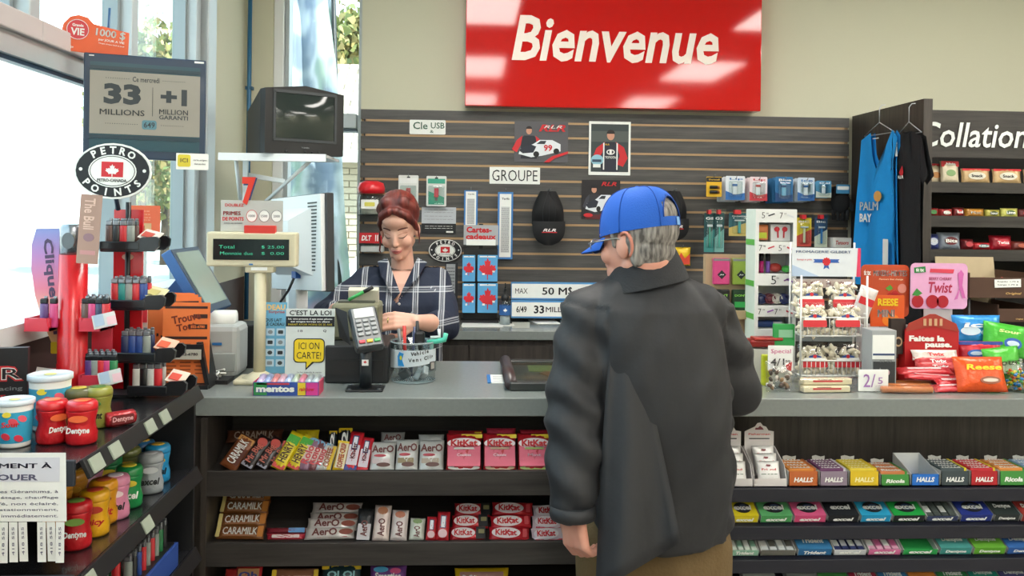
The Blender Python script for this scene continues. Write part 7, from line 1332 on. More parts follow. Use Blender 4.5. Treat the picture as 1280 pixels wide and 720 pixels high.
pic(o, 'leaf_print', [(.02, .3), (.1, .45), (.2, .34), (.12, .28)], mat('#3a8a3a'), W_, H_, 4); pic(o, 'ribbon_print', [(.76, .2), (.82, .22), (.88, .5), (.93, .78), (.87, .86), (.82, .74), (.86, .5), (.8, .3)], mat('#d070b0'), W_, H_, 3); pic(o, 'ribbon_print', [(.96, .24), (.91, .24), (.84, .5), (.82, .78), (.88, .86), (.92, .76), (.9, .52)], mat('#c860a4'), W_, H_, 4)
# peanut butter cup cut-out and dark packs
o, W_, H_ = stand('cup_sign', 1088, 369, 1130, 408, 2.96, card('#d85a1c'), 'orange rounded sign REESE Minis over stacked orange packs', 'sign'); tx(o, 'REESE', W_, H_, .5, .78, .6, .24, mat('#e8c81c'), .04); tx(o, 'MINI', W_, H_, .45, .42, .5, .24, white_c, .04); pic(o, 'cup_print', ov(.6, .2, .26, .2), mat('#e88a2a'), W_, H_, 1)
o = thing('orange_pack_stack', (P(1107, 440, 2.92).x, 2.92, CZ)); tag(o, 'orange and black carton of peanut butter cup packs below the rounded orange sign', 'carton'); MB().box((0, 0, .075), (.10, .07, .15), card('#c8501c')).box((0, -.036, .10), (.10, .002, .05), card('#2a1c18')).box((.02, -.037, .10), (.03, .002, .04), card('#5a3a2a')).build('carton', o)
o, W_, H_ = stand('dark_pack', 1112, 398, 1130, 442, 2.86, mat('#2a1e1c', .4), 'dark brown pack with a ringed logo beside the red display', 'pack', t=.02); pic(o, 'ring_print', ov(.5, .35, .28, .14), mat('#b89a78'), W_, H_, 12); pic(o, 'ring_print', ov(.5, .35, .18, .09), mat('#2a1e1c'), W_, H_, 13)
# red gabled display
Yr = 2.84; c3, w3, h3 = rectW(1131, 394, 1198, 462, Yr); o = thing('break_display', (c3.x, Yr, CZ)); tag(o, 'red gabled display reading Faites la pause holding chocolate bars', 'display box'); hh = c3.z+h3/2-CZ
rdc = mat('#b81c22', .4); MB().prism([(-w3/2, 0), (w3/2, 0), (w3/2, hh*.78), (w3*.42, hh*.86), (w3*.05, hh*1.0), (-w3*.05, hh*1.0), (-w3*.42, hh*.86), (-w3/2, hh*.78)], .004, rdc, Matrix.Translation((0, 0, 0))).box((0, .045, hh*.3), (w3, .09, hh*.6), rdc).build('red_board', o)
MB().prism([(-w3/2, hh*.76), (0, hh*.84), (w3/2, hh*.76), (w3*.44, hh*.88), (w3*.05, hh*1.02), (-w3*.05, hh*1.02), (-w3*.44, hh*.88)], .003, mat('#a03428', .4)).build('roof_print', o, (0, -.004, 0))
for k in range(4): MB().box((w3*(-.15+.1*k), -.007, hh*.9), (w3*.05, .002, hh*.1), mat('#c8a07a', .5), rot=(0, 0, 0)).build('biscuit_print', o)
letter(o, 'Faites la', (-w3*.1, -.0035, hh*.66), w3*.66, hh*.085, white_c, bold=.05); letter(o, 'pause.', (w3*.12, -.0035, hh*.55), w3*.5, hh*.085, white_c, bold=.05)
MB().box((0, -.03, hh*.10), (w3, .055, hh*.2), mat('#a82428', .4)).build('front_pocket', o)
for k, (dz, cq, lb) in enumerate(((.43, '#cfc4bc', 'silver-white chocolate bar, topmost in the red display'), (.34, '#b02a30', 'red chocolate bar with white script in the red display'), (.27, '#b83a3c', 'red chocolate bar lowest in the red display'))):
    g_ = thing('chocolate_bar', (c3.x+.002*k, Yr-.02-.012*k, CZ+hh*dz), (-.5, 0, 0)); tag(g_, lb, 'chocolate bar', 'bars in the red gabled display'); pouch('p', w3*.86, .036, .016, wrap(cq)).build('wrapper', g_); letter(g_, 'Twix', (0, -.0095, 0), w3*.3, .012, white_c if k else redi, bold=.03)
# sausage sticks, red bars and orange bag in front
for k, (x0, x1, yb, lb) in enumerate(((1092, 1168, 483, 'orange-brown sausage stick, upper one of the front pair'), (1096, 1170, 493, 'orange-brown sausage stick, lower one at the counter edge'), (1100, 1168, 476, 'orange-brown sausage stick, rear one'))):
    Yq = [2.72, 2.675, 2.77][k]; a_, b_ = P(x0, yb, Yq).x, P(x1, yb, Yq).x; g_ = thing('sausage_stick', ((a_+b_)/2, Yq, CZ+.013), (0, 0, [.03, -.02, .0][k])); tag(g_, lb, 'sausage stick', 'sausage sticks on the right counter')
    MB().tube([(-(b_-a_)*.42, 0, 0), (0, 0, .001), ((b_-a_)*.42, 0, 0)], .0105, mat('#c07038', .35, 0, .15, 80, .1, coat=.3), 10).build('sausage', g_); MB().prism([((b_-a_)*.5, -.010), ((b_-a_)*.42, -.006), (-(b_-a_)*.42, -.006), (-(b_-a_)*.5, -.010), (-(b_-a_)*.5, .010), (-(b_-a_)*.42, .011), ((b_-a_)*.42, .011), ((b_-a_)*.5, .010)], .026, CELLO).build('film', g_)
rnd = random.Random(11)
for k, (x0, x1, yb, zh, lb) in enumerate(((1120, 1190, 466, .05, 'red chocolate bar lying highest on the front heap'), (1128, 1200, 474, .034, 'red and white chocolate bar second on the front heap'), (1168, 1212, 480, .022, 'red bar sticking out under the orange bag'), (1165, 1213, 488, .008, 'dark red bar flat on the counter between sausages and orange bag'), (1135, 1196, 470, .018, 'red bar low in the middle of the heap'))):
    Yq = [2.76, 2.745, 2.72, 2.70, 2.79][k]; a_, b_ = P(x0, yb, Yq).x, P(x1, yb, Yq).x; g_ = thing('chocolate_bar', ((a_+b_)/2, Yq, CZ+zh+.006), (-1.1, rnd.uniform(-.08, .08), rnd.uniform(-.06, .06))); tag(g_, lb, 'chocolate bar', 'red bars heaped on the right counter'); pouch('p', b_-a_, .036, .014, wrap('#b01c26')).build('wrapper', g_); MB().prism(rrect((b_-a_)*.6, .008, .002), .001, mat('#d8b8b8', .4)).build('white_print', g_, (0, -.0078, .004))
def gbag(px0, py0, px1, py1, Y, cq, label, txt, tc, extras=(), t=.05, tilt=-.15, spin=0, tp=.15, tsz=(.7, .16), sh=.1, name='sweets_bag', zb=None):
    c, w_, h_ = rectW(px0, py0, px1, py1, Y); z_ = c.z if zb is None else zb+h_/2
    g_ = thing(name, (c.x, Y, z_)); g_.rotation_euler = (Euler((tilt, 0, 0)).to_matrix() @ Matrix.Rotation(spin, 3, 'Y')).to_euler(); tag(g_, label, 'sweets bag'); pouch('p', w_, h_, t, wrap(cq)).build('bag', g_)
    for k, e in enumerate(extras): MB().prism(oval(w_*e[2], h_*e[3]) if len(e) > 5 else rrect(w_*e[2], h_*e[3], .003), .0015, mat(e[4], .35)).build('print', g_, (w_*e[0], -t/2-.0008*(k+1) if abs(e[1]) < .34 else -t*.32, h_*e[1]))
    if txt: letter(g_, txt, (0, -t/2-.0055, h_*tp), w_*tsz[0], h_*tsz[1], tc, bold=.03, shear=sh)
    return g_
gbag(1193, 455, 1256, 499, 2.70, '#dc5018', 'bright orange bag REESE Minis at the counter edge', 'Reese', mat('#e8c81c'), ((.1, -.2, .4, .22, '#8a4a2c', 1), (.1, -.2, .3, .1, '#c8b8a8', 1)), tilt=-.35, tp=.16, zb=CZ+.001)
gbag(1190, 386, 1251, 422, 3.02, '#2a88cc', 'blue bag with white ice prints behind the red bag', 'ice', white_c, ((-.2, -.05, .4, .3, '#c8dcea', 1), (.15, -.1, .3, .2, '#a8cce4', 1)), zb=CZ+.105)
gbag(1196, 418, 1252, 458, 2.86, '#b81c2c', 'red bag BIG FOOT with a blue top seam', 'BIG', mat('#e8d0d0'), ((0, .44, .98, .1, '#24409a'), (-.15, .12, .4, .25, '#2a62b0', 1), (-.15, .13, .28, .12, '#c8d4e8', 1)), tp=-.12, tsz=(.75, .2), zb=CZ+.03)
gbag(1228, 397, 1283, 437, 2.98, '#3fae2c', 'large green bag with a blue ringed logo at the back', 'Sour', mat('#e0e8a0'), ((.1, -.1, .4, .35, '#2a5ab0', 1), (.1, -.1, .28, .18, '#c8d8e8', 1)), spin=.15, tp=.25, tsz=(.5, .1), zb=CZ+.07)
gbag(1230, 432, 1276, 478, 2.79, '#48ac34', 'smaller green bag with white sweets print in front of the large green one', 'Sour', mat('#404a28'), ((0, -.05, .7, .3, '#d0d8b8', 1),), spin=-.1, tp=.1, zb=CZ+.008)
for g_ in (('bag_box', 1222, 3.02, .055, .10, 'white carton lifting the blue bag'), ('bag_box', 1256, 3.0, .05, .066, 'white carton lifting the large green bag')):
    o = thing('carton', (P(g_[1], 440, g_[2]).x, g_[2]+.03, CZ)); tag(o, g_[5], 'carton'); MB().box((0, 0, g_[4]/2), (.12, .07, g_[4]), card('#b8b4b4')).build('carton', o)
o = thing('gum_tub', (P(1272, 490, 2.72).x, 2.72, CZ)); tag(o, 'clear tub of yellow, blue and orange candies at the picture edge', 'tub'); MB().lathe([(0, 0), (.036, 0), (.038, .075), (.03, .085), (.03, .095)], CLEAR, 20).build('tub_wall', o); mb = MB(); rnd = random.Random(8)
for k in range(90): a = rnd.random()*6.28; r_ = .03*rnd.random()**.4; mb.ball((r_*math.cos(a), r_*math.sin(a), .006+rnd.random()*.062), (.0065, .0055, .005), plas(['#e0c020', '#2a80c8', '#d8582a', '#48a84a', '#e0c020'][k % 5]), 6, 4)
struct(mb.build('candies', o), 'stuff')
# brown cartons on the back rack, right
for k, (x0, y0, x1, y1, lb) in enumerate(((1212, 347, 1290, 372, 'open brown carton with red packets and a white price label, upper one'), (1248, 386, 1285, 402, 'lower dark brown carton below the open one'))):
    c3, w3, h3 = rectW(x0, y0, x1, y1, 3.3); o = thing('brown_carton', (c3.x, 3.42, c3.z), (0, 0, 0)); tag(o, lb, 'carton'); cb_ = card('#4a2f20'); ci = card('#a89878')
    MB().box((0, -.12, 0), (w3, .003, h3), cb_).box((-w3/2, 0, .01), (.003, .24, h3*1.2), cb_).box((w3/2, 0, .01), (.003, .24, h3*1.2), cb_).box((0, 0, -h3/2), (w3, .24, .003), cb_).box((0, .12, .03), (w3, .003, h3*2.0), ci, rot=(-.2, 0, 0)).build('carton', o)
    letter(o, 'Original', (w3*.2, -.1225, -h3*.3), w3*.25, h3*.14, mat('#c8a060'), shear=.2)
    if k == 0:
        pc_ = MB().box((w3*.1, -.124, h3*.22), (w3*.42, .002, h3*.4), white_c, rot=(0, -.03, 0)).build('price_label', o); letter(pc_, 'Regular 1.79 $', (w3*.1, -.126, h3*.3), w3*.34, .006, ink); letter(pc_, 'Large 1.79 $', (w3*.1, -.126, h3*.14), w3*.32, .006, ink)
        for q in range(6): g_ = thing('sugar_packet', (c3.x-w3*.3+w3*.11*q, 3.40+.01*(q % 3), c3.z+.014), (.3*math.sin(q), .5*math.cos(q*2), 0)); tag(g_, ['first red packet', 'second red packet, beige ended', 'third red packet', 'fourth red packet, tilted', 'fifth red packet', 'sixth red packet'][q]+' from the counter goods side in the upper brown carton', 'packet', 'red packets in the upper brown carton'); MB().box((0, 0, 0), (.05, .016, .02), wrap(['#b02c2c', '#b08a60'][q % 3 == 1]), bev=.004).build('packet_body', g_)
    zz_ = c3.z-h3/2; fr2 = MB()
    for sx in (-1, 1):
        for sy in (-1, 1):
            if k == 0: MB().cyl((sx*w3*.48, sy*.11, -h3/2-.002), (sx*w3*.48, sy*.11, -(c3.z-.93)), .005, blackm, 6).build('leg', o)
    
# back cabinet under the brown cartons
o = thing('side_cabinet', (P(1265, 430, 3.42).x+.25, 3.46, 0)); tag(o, 'dark cabinet behind the counter carrying the brown cartons', 'cabinet'); MB().box((0, 0, .465), (1.1, .36, .93), darkwood_v).build('carcass', o); MB().box((-.27, -.185, .5), (.52, .016, .8), darkwood_v).box((.27, -.185, .5), (.52, .016, .8), darkwood_v).build('door', o)
# ================================================================== people
from mathutils.bvhtree import BVHTree
def cap(mb, p0, p1, r0, r1, m):
    p0, p1 = Vector(p0), Vector(p1); d = p1-p0; L = d.length
    T = Matrix.Translation(p0) @ d.to_track_quat('Z', 'Y').to_matrix().to_4x4(); prof = [(0, -r0)]
    for k in range(1, 6): a = -PI/2+PI/2*k/5; prof.append((r0*math.cos(a), r0*math.sin(a)))
    for k in range(0, 6): a = PI/2*k/5; prof.append((max(r1*math.cos(a), 0 if k < 5 else 0), L+r1*math.sin(a)))
    prof[-1] = (0, L+r1); mb.lathe(prof, m, 18, T)
def chain(mb, pts, rs, m):
    for i in range(len(pts)-1): cap(mb, pts[i], pts[i+1], rs[i], rs[i+1], m)
def loft(mb, rings, m, n=36, power=2.4, cap_=True):
    """rings: (centre, half width, half depth, yaw)"""
    vs = []; fs = []
    for c, a, b, yw in rings:
        for i in range(n):
            t = 2*PI*i/n; ct, st = math.cos(t), math.sin(t); x = a*math.copysign(abs(ct)**(2/power), ct); y = b*math.copysign(abs(st)**(2/power), st)
            vs.append((c[0]+x*math.cos(yw)-y*math.sin(yw), c[1]+x*math.sin(yw)+y*math.cos(yw), c[2]))
    for k in range(len(rings)-1):
        for i in range(n): j = (i+1) % n; fs.append((k*n+i, k*n+j, (k+1)*n+j, (k+1)*n+i))
    if cap_: fs += [list(range(n-1, -1, -1)), [(len(rings)-1)*n+i for i in range(n)]]
    mb.add(vs, fs, m, True)
def blob(name, mb, m, voxel=.006, smooth=4, parent=None, post=None, cut=None, origin=None):
    """fuse overlapping closed pieces into one continuous skin"""
    o = mb.build('tmp', weld=False); r = o.modifiers.new('r', 'REMESH'); r.mode = 'VOXEL'; r.voxel_size = voxel; r.use_smooth_shade = True
    s = o.modifiers.new('s', 'SMOOTH'); s.iterations = smooth; s.factor = .5
    bpy.context.view_layer.update(); dg = bpy.context.evaluated_depsgraph_get(); me = bpy.data.meshes.new_from_object(o.evaluated_get(dg)); bpy.data.objects.remove(o)
    if post:
        nr = [v.normal.copy() for v in me.vertices]
        for v, n_ in zip(me.vertices, nr): v.co += n_*post(v.co, n_)
    if cut:
        bm = bmesh.new(); bm.from_mesh(me); bmesh.ops.delete(bm, geom=[v for v in bm.verts if cut(v.co)], context='VERTS'); bm.to_mesh(me); bm.free()
    me.materials.clear(); me.materials.append(m); me.polygons.foreach_set('use_smooth', [True]*len(me.polygons))
    if origin is not None: me.transform(Matrix.Translation(-Vector(origin)))
    me.update(); q = link(name, me, parent); 
    if origin is not None and parent is None: q.location = origin
    return q
def skinmat(name, hexc, red):
    m = bpy.data.materials.new(name); m.use_nodes = True; t = m.node_tree; b = t.nodes['Principled BSDF']; b.inputs['Roughness'].default_value = .5
    n = t.nodes.new('ShaderNodeTexNoise'); n.inputs['Scale'].default_value = 18; co = t.nodes.new('ShaderNodeTexCoord'); mx = t.nodes.new('ShaderNodeMix'); mx.data_type = 'RGBA'; mx.inputs['A'].default_value = srgb(hexc); mx.inputs['B'].default_value = srgb(red)
    t.links.new(co.outputs['Object'], n.inputs['Vector']); t.links.new(n.outputs['Fac'], mx.inputs['Factor']); t.links.new(mx.outputs['Result'], b.inputs['Base Color']); b.inputs['Subsurface Weight'].default_value = .08; b.inputs['Subsurface Radius'].default_value = (.01, .004, .002); return m
def frame(c, f, pitch=0, roll=0):
    f = Vector(f).normalized(); r = f.cross(Vector((0, 0, 1))).normalized(); u = r.cross(f)
    M = Matrix(((r.x, f.x, u.x, c[0]), (r.y, f.y, u.y, c[1]), (r.z, f.z, u.z, c[2]), (0, 0, 0, 1)))
    return M @ Euler((pitch, roll, 0)).to_matrix().to_4x4()
def head(mb, T, m, fem=False, s=1.0):
    fx = .93 if fem else 1
    """local x right, y forward, z up, origin between the ears"""
    keep = mb.T; mb.T = keep @ T @ Matrix.Scale(s, 4); B = lambda c, r: mb.ball(c, r, m, 24, 14)
    B((0, -.012, .035), (.072, .092, .088)); B((0, .018, -.015), (.062*fx, .072, .085)); B((0, .040, -.070), (.034 if fem else .048, .046, .040 if fem else .045))
    for sx in (-1, 1):
        B((sx*.034, .058, -.028), (.026, .024, .026)); B((sx*.070, -.005, -.012), (.010, .019, .030)); B((sx*.076, -.013, -.008), (.006, .014, .024)); cap(mb, (sx*.044*fx, -.005, -.055), (sx*.020*fx, .058, -.088), .018, .016, m)
        B((sx*.030, .070-(.012 if fem else 0), .022), (.020, .012 if fem else .016, .008)); B((sx*(.007 if fem else .009), .091, -.030), (.006, .008, .005))
    cap(mb, (0, .082, .015), (0, .100, -.024), .0065*fx, .0098*fx, m); B((0, .082, -.052), (.022, .012, .012)); B((0, .076, -.088), (.018, .016, .015)); B((0, .055, .055), (.05, .03, .035))
    mb.T = keep
def hand(mb, wrist, palmdir, across, up, m, curl=.8, s=1.0, side=1, spread=.16):
    """five fingers; palmdir along the hand, across towards the thumb, up out of the back of the hand"""
    d = Vector(palmdir).normalized(); a = Vector(across); a = (a-d*a.dot(d)).normalized(); u = d.cross(a)*(1 if Vector(up).dot(d.cross(a)) > 0 else -1); w0 = Vector(wrist)
    for k in range(4):
        off = (.027-.018*k)*s; cap(mb, w0+d*.012*s+a*off*.6, w0+d*.082*s+a*off, .015*s, .0115*s, m)
    for k, L in enumerate((.072, .080, .074, .058)):
        off = (.027-.018*k)*s; p = w0+d*.084*s+a*off; an = .15; dirv = d; q = [p]; seg = [L*s*.45, L*s*.32, L*s*.25]
        for j in range(3):
            an += curl*(.55 if j == 0 else .7)*(1+.12*k); v = (d*math.cos(an)-u*math.sin(an)+a*spread*(1.5-k)*.33).normalized(); p = p+v*seg[j]; q.append(p)
        chain(mb, q, [.0100*s, .0090*s, .0082*s, .0070*s], m)
    th = [w0+d*.018*s+a*.022*s-u*.006*s, w0+d*.045*s+a*.046*s-u*.014*s, w0+d*.072*s+a*.054*s-u*.024*s, w0+d*.092*s+a*.046*s-u*.034*s]
    chain(mb, th, [.015*s, .0125*s, .0108*s, .0088*s], m)
fab = lambda v, f=9, a=.004: a*noise.noise(Vector((v.x*f, v.y*f, v.z*f*.45)))
# ------------------------------------------------------------------ customer
skA = skinmat('skin_fair', '#d9a48e', '#c98672'); YP = 2.20
Q = lambda px, py, Y=YP: P(px, py, Y)
hc = Q(797, 302); fdir = Vector((-.70, .71, 0)); HT = frame(hc, fdir, -.09)
mb = MB(); head(mb, HT, skA, s=1.04)
cap(mb, HT @ Vector((0, -.03, -.05)), Q(806, 352), .058, .064, skA)
loft(mb, [(Q(806, 352), .05, .05, 0), (Q(808, 376), .11, .07, 0), (Q(812, 430), .14, .10, 0), (Q(818, 520), .13, .10, 0), (Q(822, 620, 2.24), .12, .10, 0), (Q(822, 690, 2.25), .12, .09, 0)][::-1], skA)
shL, elL, wrL = Q(738, 388), Q(722, 515, 2.15), Q(716, 630, 2.07)
shR, elR, wrR = Q(882, 388, 2.24), Q(914, 482, 2.34), Vector((Q(880, 470, 2.6).x, 2.62, 1.075))
chain(mb, [shL+Vector((.02, 0, -.02)), elL, wrL], [.045, .042, .030], skA); chain(mb, [shR+Vector((-.02, 0, -.02)), elR, wrR], [.045, .042, .030], skA)
hand(mb, wrL+Vector((.0, 0, -.008)), (.10, -.02, -1), (-.62, .78, .0), (-.78, -.62, 0), skA, curl=.85, s=1.06, spread=.08)
hand(mb, wrR, (-.25, 1, -.12), (-1, -.2, .2), (0, 0, 1), skA, curl=.3)
hipL, hipR = Q(768, 690, 2.24), Q(868, 690, 2.24); hz = hipL.z
kneeL, kneeR = Vector((hipL.x-.02, 2.25, .47)), Vector((hipR.x+.01, 2.23, .47)); anL, anR = Vector((kneeL.x-.01, 2.20, .09)), Vector((kneeR.x+.02, 2.18, .09))
for h_, k_, a_ in ((hipL, kneeL, anL), (hipR, kneeR, anR)): chain(mb, [h_, k_, a_, a_+Vector((0, .11, -.045))], [.070, .05, .038, .032], skA)
gnd = Vector((hc.x, YP, 0)); man = blob('person', mb, skA, .0045, 3, origin=gnd)
tag(man, 'older man in blue cap and charcoal jacket seen from behind at the counter', 'person')
# jacket
jk = bpy.data.materials.new('charcoal_jacket'); jk.use_nodes = True; t_ = jk.node_tree; b_ = t_.nodes['Principled BSDF']; b_.inputs['Base Color'].default_value = srgb('#1b1c1f'); b_.inputs['Roughness'].default_value = .62; b_.inputs['Sheen Weight'].default_value = .03
n_ = t_.nodes.new('ShaderNodeTexNoise'); n_.inputs['Scale'].default_value = 14; n_.inputs['Detail'].default_value = 6; bp = t_.nodes.new('ShaderNodeBump'); bp.inputs['Strength'].default_value = .25; bp.inputs['Distance'].default_value = .012; co = t_.nodes.new('ShaderNodeTexCoord'); t_.links.new(co.outputs['Object'], n_.inputs['Vector']); t_.links.new(n_.outputs['Fac'], bp.inputs['Height']); t_.links.new(bp.outputs['Normal'], b_.inputs['Normal'])
mb = MB()
loft(mb, [(Q(c, y, Yq), hw/500, dp, .0) for c, y, hw, dp, Yq in ((826, 664, 86, .150, 2.24), (825, 640, 89, .158, 2.24), (823, 590, 92, .162, 2.24), (819, 530, 94, .160, 2.23), (815, 470, 94, .152, 2.22), (812, 420, 90, .135, 2.21), (810, 385, 84, .115, 2.20), (808, 362, 64, .092, 2.20), (806, 348, 48, .076, 2.20), (806, 342, 40, .066, 2.20))], jk)
for rr0 in ((745, 392, 2.20, .062), (874, 390, 2.22, .062)): mb.ball(Q(rr0[0], rr0[1], rr0[2]), (.075, .075, .068), jk)
cap(mb, Q(775, 364), Q(742, 386), .045, .062, jk); cap(mb, Q(838, 362), Q(874, 384), .045, .062, jk)
chain(mb, [Q(736, 392), Q(722, 450, 2.17), Q(720, 512, 2.14), Q(719, 575, 2.10), Q(716, 626, 2.072)], [.066, .073, .079, .066, .053], jk)
chain(mb, [Q(884, 392, 2.24), Q(905, 440, 2.29), Q(912, 482, 2.33), wrR+Vector((.02, -.09, 0))], [.066, .074, .080, .048], jk)
# loose back panel swinging towards the camera side
vs = []; fs = []; NX, NZ = 10, 18
for s_ in (0, 1):
    for j in range(NZ+1):
        for i in range(NX+1):
            u, v = i/NX, j/NZ; xl_, xr_ = 772-28*v**.5, 776+75*v**.7; yb_ = 742-64*u; py = 395+(yb_-395)*v; px = xl_+(xr_-xl_)*u
            Yq = 2.125-.13*v**.8+.022*math.sin(u*7+v*2.5)*v+(.014*s_); vs.append(Q(px, py, Yq))
N_ = (NX+1)*(NZ+1)
for s_ in (0, 1):
    for j in range(NZ):
        for i in range(NX): a = s_*N_+j*(NX+1)+i; fs.append((a, a+1, a+NX+2, a+NX+1))
edge = [i for i in range(NX+1)]+[j*(NX+1)+NX for j in range(1, NZ+1)]+[NZ*(NX+1)+i for i in range(NX-1, -1, -1)]+[j*(NX+1) for j in range(NZ-1, 0, -1)]
for k in range(len(edge)): a, b = edge[k], edge[(k+1) % len(edge)]; fs.append((a, b, b+N_, a+N_))
pnl = MB(); pnl.add([v-gnd for v in vs], fs, jk, True)
def jfold(v, n):
    w = noise.noise(Vector((v.x*6+v.z*3, v.y*6, v.z*2.2)))*.014+noise.noise(Vector((v.x*16-v.z*9, v.y*9, v.z*5)))*.005
    arm = math.sin(v.z*62+v.x*30+4*noise.noise(v*5))*.006 if (v.x < shL.x+.03 or v.x > elR.x-.06) and v.z < 1.32 else 0
    return w+arm+fab(v, 22, .003)
jo = blob('jacket', mb, jk, .0075, 3, man, jfold, origin=gnd); pnl.build('jacket_panel', jo)
# hem, cuff, collar, seams
col = MB(); NC = 40; vs = []; fs = []
for lv, (dz, r1, r2) in enumerate(((-.030, .112, .098), (.010, .094, .080), (.044, .076, .064), (.044, .069, .057), (.0, .068, .055))):
    for i in range(NC):
        t = 2*PI*i/NC; c0 = Q(806, 343); bk = -math.sin(t)*.5+math.cos(t)*.6; vs.append((c0.x+math.cos(t)*r1, c0.y+math.sin(t)*r2, c0.z+dz+.020*math.cos(t)+.006*bk))
for k in range(4):
    for i in range(NC): j = (i+1) % NC; fs.append((k*NC+i, k*NC+j, (k+1)*NC+j, (k+1)*NC+i))
col.add([Vector(p)-gnd for p in vs], fs, mat('#1d1e21', .75, 0, .2, 200, .1), True); cl_ = col.build('collar', man, weld=False)
cf = MB(); cc_ = Q(716, 641, 2.066)-gnd; cf.lathe([(.044, -.012), (.053, -.012), (.056, .0), (.054, .018), (.044, .018)], jk, 24, Matrix.Translation(cc_), sy=.95); cf.build('cuff', man)
# trousers
tr = mat('#64502f', .85, 0, .2, 120, .08); mb = MB()
loft(mb, [(Q(820, 735, 2.25), .155, .115, 0), (Q(822, 690, 2.25), .165, .125, 0), (Q(822, 640, 2.25), .158, .122, 0)], tr)
for h_, k_, a_ in ((hipL, kneeL, anL), (hipR, kneeR, anR)): chain(mb, [h_+Vector((0, .01, .02)), h_+Vector((0, 0, -.14)), k_, a_+Vector((0, 0, .02))], [.098, .092, .075, .066], tr)
blob('trousers', mb, tr, .009, 3, man, lambda v, n: fab(v, 14, .008), origin=gnd)
for sx, a_ in ((0, anL), (1, anR)):
    mb = MB(); q = a_-gnd; mb.ball((q.x, q.y+.06, .045), (.048, .14, .045), blackm, 18, 10).box((q.x, q.y+.06, .012), (.088, .28, .024), blackm, bev=.01); mb.ball((q.x, q.y-.01, .08), (.045, .05, .05), blackm); mb.build('shoe', man)
# hair, cap, glasses in the head's frame
HL = Matrix.Translation(-gnd) @ HT
gh = bpy.data.materials.new('grey_hair'); gh.use_nodes = True; t_ = gh.node_tree; b_ = t_.nodes['Principled BSDF']; b_.inputs['Roughness'].default_value = .7; n_ = t_.nodes.new('ShaderNodeTexNoise'); n_.inputs['Scale'].default_value = 12; n_.inputs['Detail'].default_value = 8; mp = t_.nodes.new('ShaderNodeMapping'); mp.inputs['Scale'].default_value = (9, 9, 1.4); mp.inputs['Rotation'].default_value = (0, .5, 0); co = t_.nodes.new('ShaderNodeTexCoord'); r_ = t_.nodes.new('ShaderNodeValToRGB'); r_.color_ramp.elements[0].color = srgb('#4c4844'); r_.color_ramp.elements[0].position = .35; r_.color_ramp.elements[1].color = srgb('#a39d95'); r_.color_ramp.elements[1].position = .7
t_.links.new(co.outputs['Object'], mp.inputs[0]); t_.links.new(mp.outputs[0], n_.inputs['Vector']); t_.links.new(n_.outputs['Fac'], r_.inputs[0]); t_.links.new(r_.outputs[0], b_.inputs['Base Color']); bp = t_.nodes.new('ShaderNodeBump'); bp.inputs['Strength'].default_value = .5; bp.inputs['Distance'].default_value = .004; t_.links.new(n_.outputs['Fac'], bp.inputs['Height']); t_.links.new(bp.outputs['Normal'], b_.inputs['Normal'])
mb = MB(); mb.T = HT; mb.ball((0, -.028, .03), (.079, .086, .072), gh, 24, 14); mb.ball((0, -.022, .055), (.080, .088, .074), gh, 24, 14); mb.ball((0, -.040, -.025), (.068, .056, .050), gh, 24, 14); mb.ball((0, -.040, -.062), (.050, .034, .03), gh)
for sx in (-1, 1): cap(mb, (sx*.073, .022, .03), (sx*.072, .018, -.008), .010, .007, gh); cap(mb, (sx*.070, -.03, .0), (sx*.060, -.036, -.05), .016, .014, gh)
blob('hair', mb, gh, .004, 2, man, lambda v, n: fab(v, 40, .0025), cut=None, origin=gnd)
cb = mat('#1456b4', .75, 0, .15, 300, .05); vs = []; fs = []; NA, NE = 48, 16
def cpt(a, e, g=0.0): t = e*PI/2; r = math.cos(t)**.62; return Vector((math.sin(a)*(.087+g)*r, math.cos(a)*(.106+g)*r-.008, .024+(.112+g)*math.sin(t)**.95-.010*math.cos(a)*(1-e)))
for g in (0, -.003):
    for e in range(NE+1):
        for a in range(NA): vs.append(cpt(2*PI*a/NA, e/NE, g))
def inhole(a, e): d = (a+.5-NA/2)/NA*2*PI; z = (e+.5)/NE; return abs(d) < .42 and .12 < z < .12+.36*math.sqrt(max(0, 1-(d/.42)**2))
MM = NA*(NE+1)
for e in range(NE):
    for a in range(NA):
        if inhole(a, e): continue
        b = (a+1) % NA; fs.append((e*NA+a, e*NA+b, (e+1)*NA+b, (e+1)*NA+a)); fs.append(tuple(MM+x for x in ((e+1)*NA+a, (e+1)*NA+b, e*NA+b, e*NA+a)))
cp_ = MB(); cp_.T = HL; cp_.add(vs, fs, cb, True); cap_o = cp_.build('cap', man, weld=False)
q = MB(); q.T = HL; q.ball((0, -.008, .136), (.008, .008, .004), cb)
q.build('cap_button', cap_o)
for k in range(6):
    q = MB(); q.T = HL; q.tube([cpt(2*PI*(k+.5)/6, e/10, .0012) for e in range(11)], .0011, mat('#10489c', .8), 5); q.build('cap_seam', cap_o)
q = MB(); q.T = HL; q.tube([cpt(PI+.42*math.cos(x*PI/12)*1.0, (.12+.36*math.sin(x*PI/12))*.98, .0015) for x in range(13)], .0018, mat('#0e3f8c', .8), 5); q.build('opening_trim', cap_o)
q = MB(); q.T = HL; vs = []; fs = []
for g in (.002, .0035):
    for i in range(9):
        for e in (.0, .105): vs.append(cpt(PI-.18-.22*i/8*-1-.1, e+.005, g))
for i in range(8): fs.append((2*i, 2*i+2, 2*i+3, 2*i+1)); 
q.add(vs, fs, mat('#7fb0e0', .6), True); q.build('strap_print', cap_o)
vs = []; fs = []; NB = 18
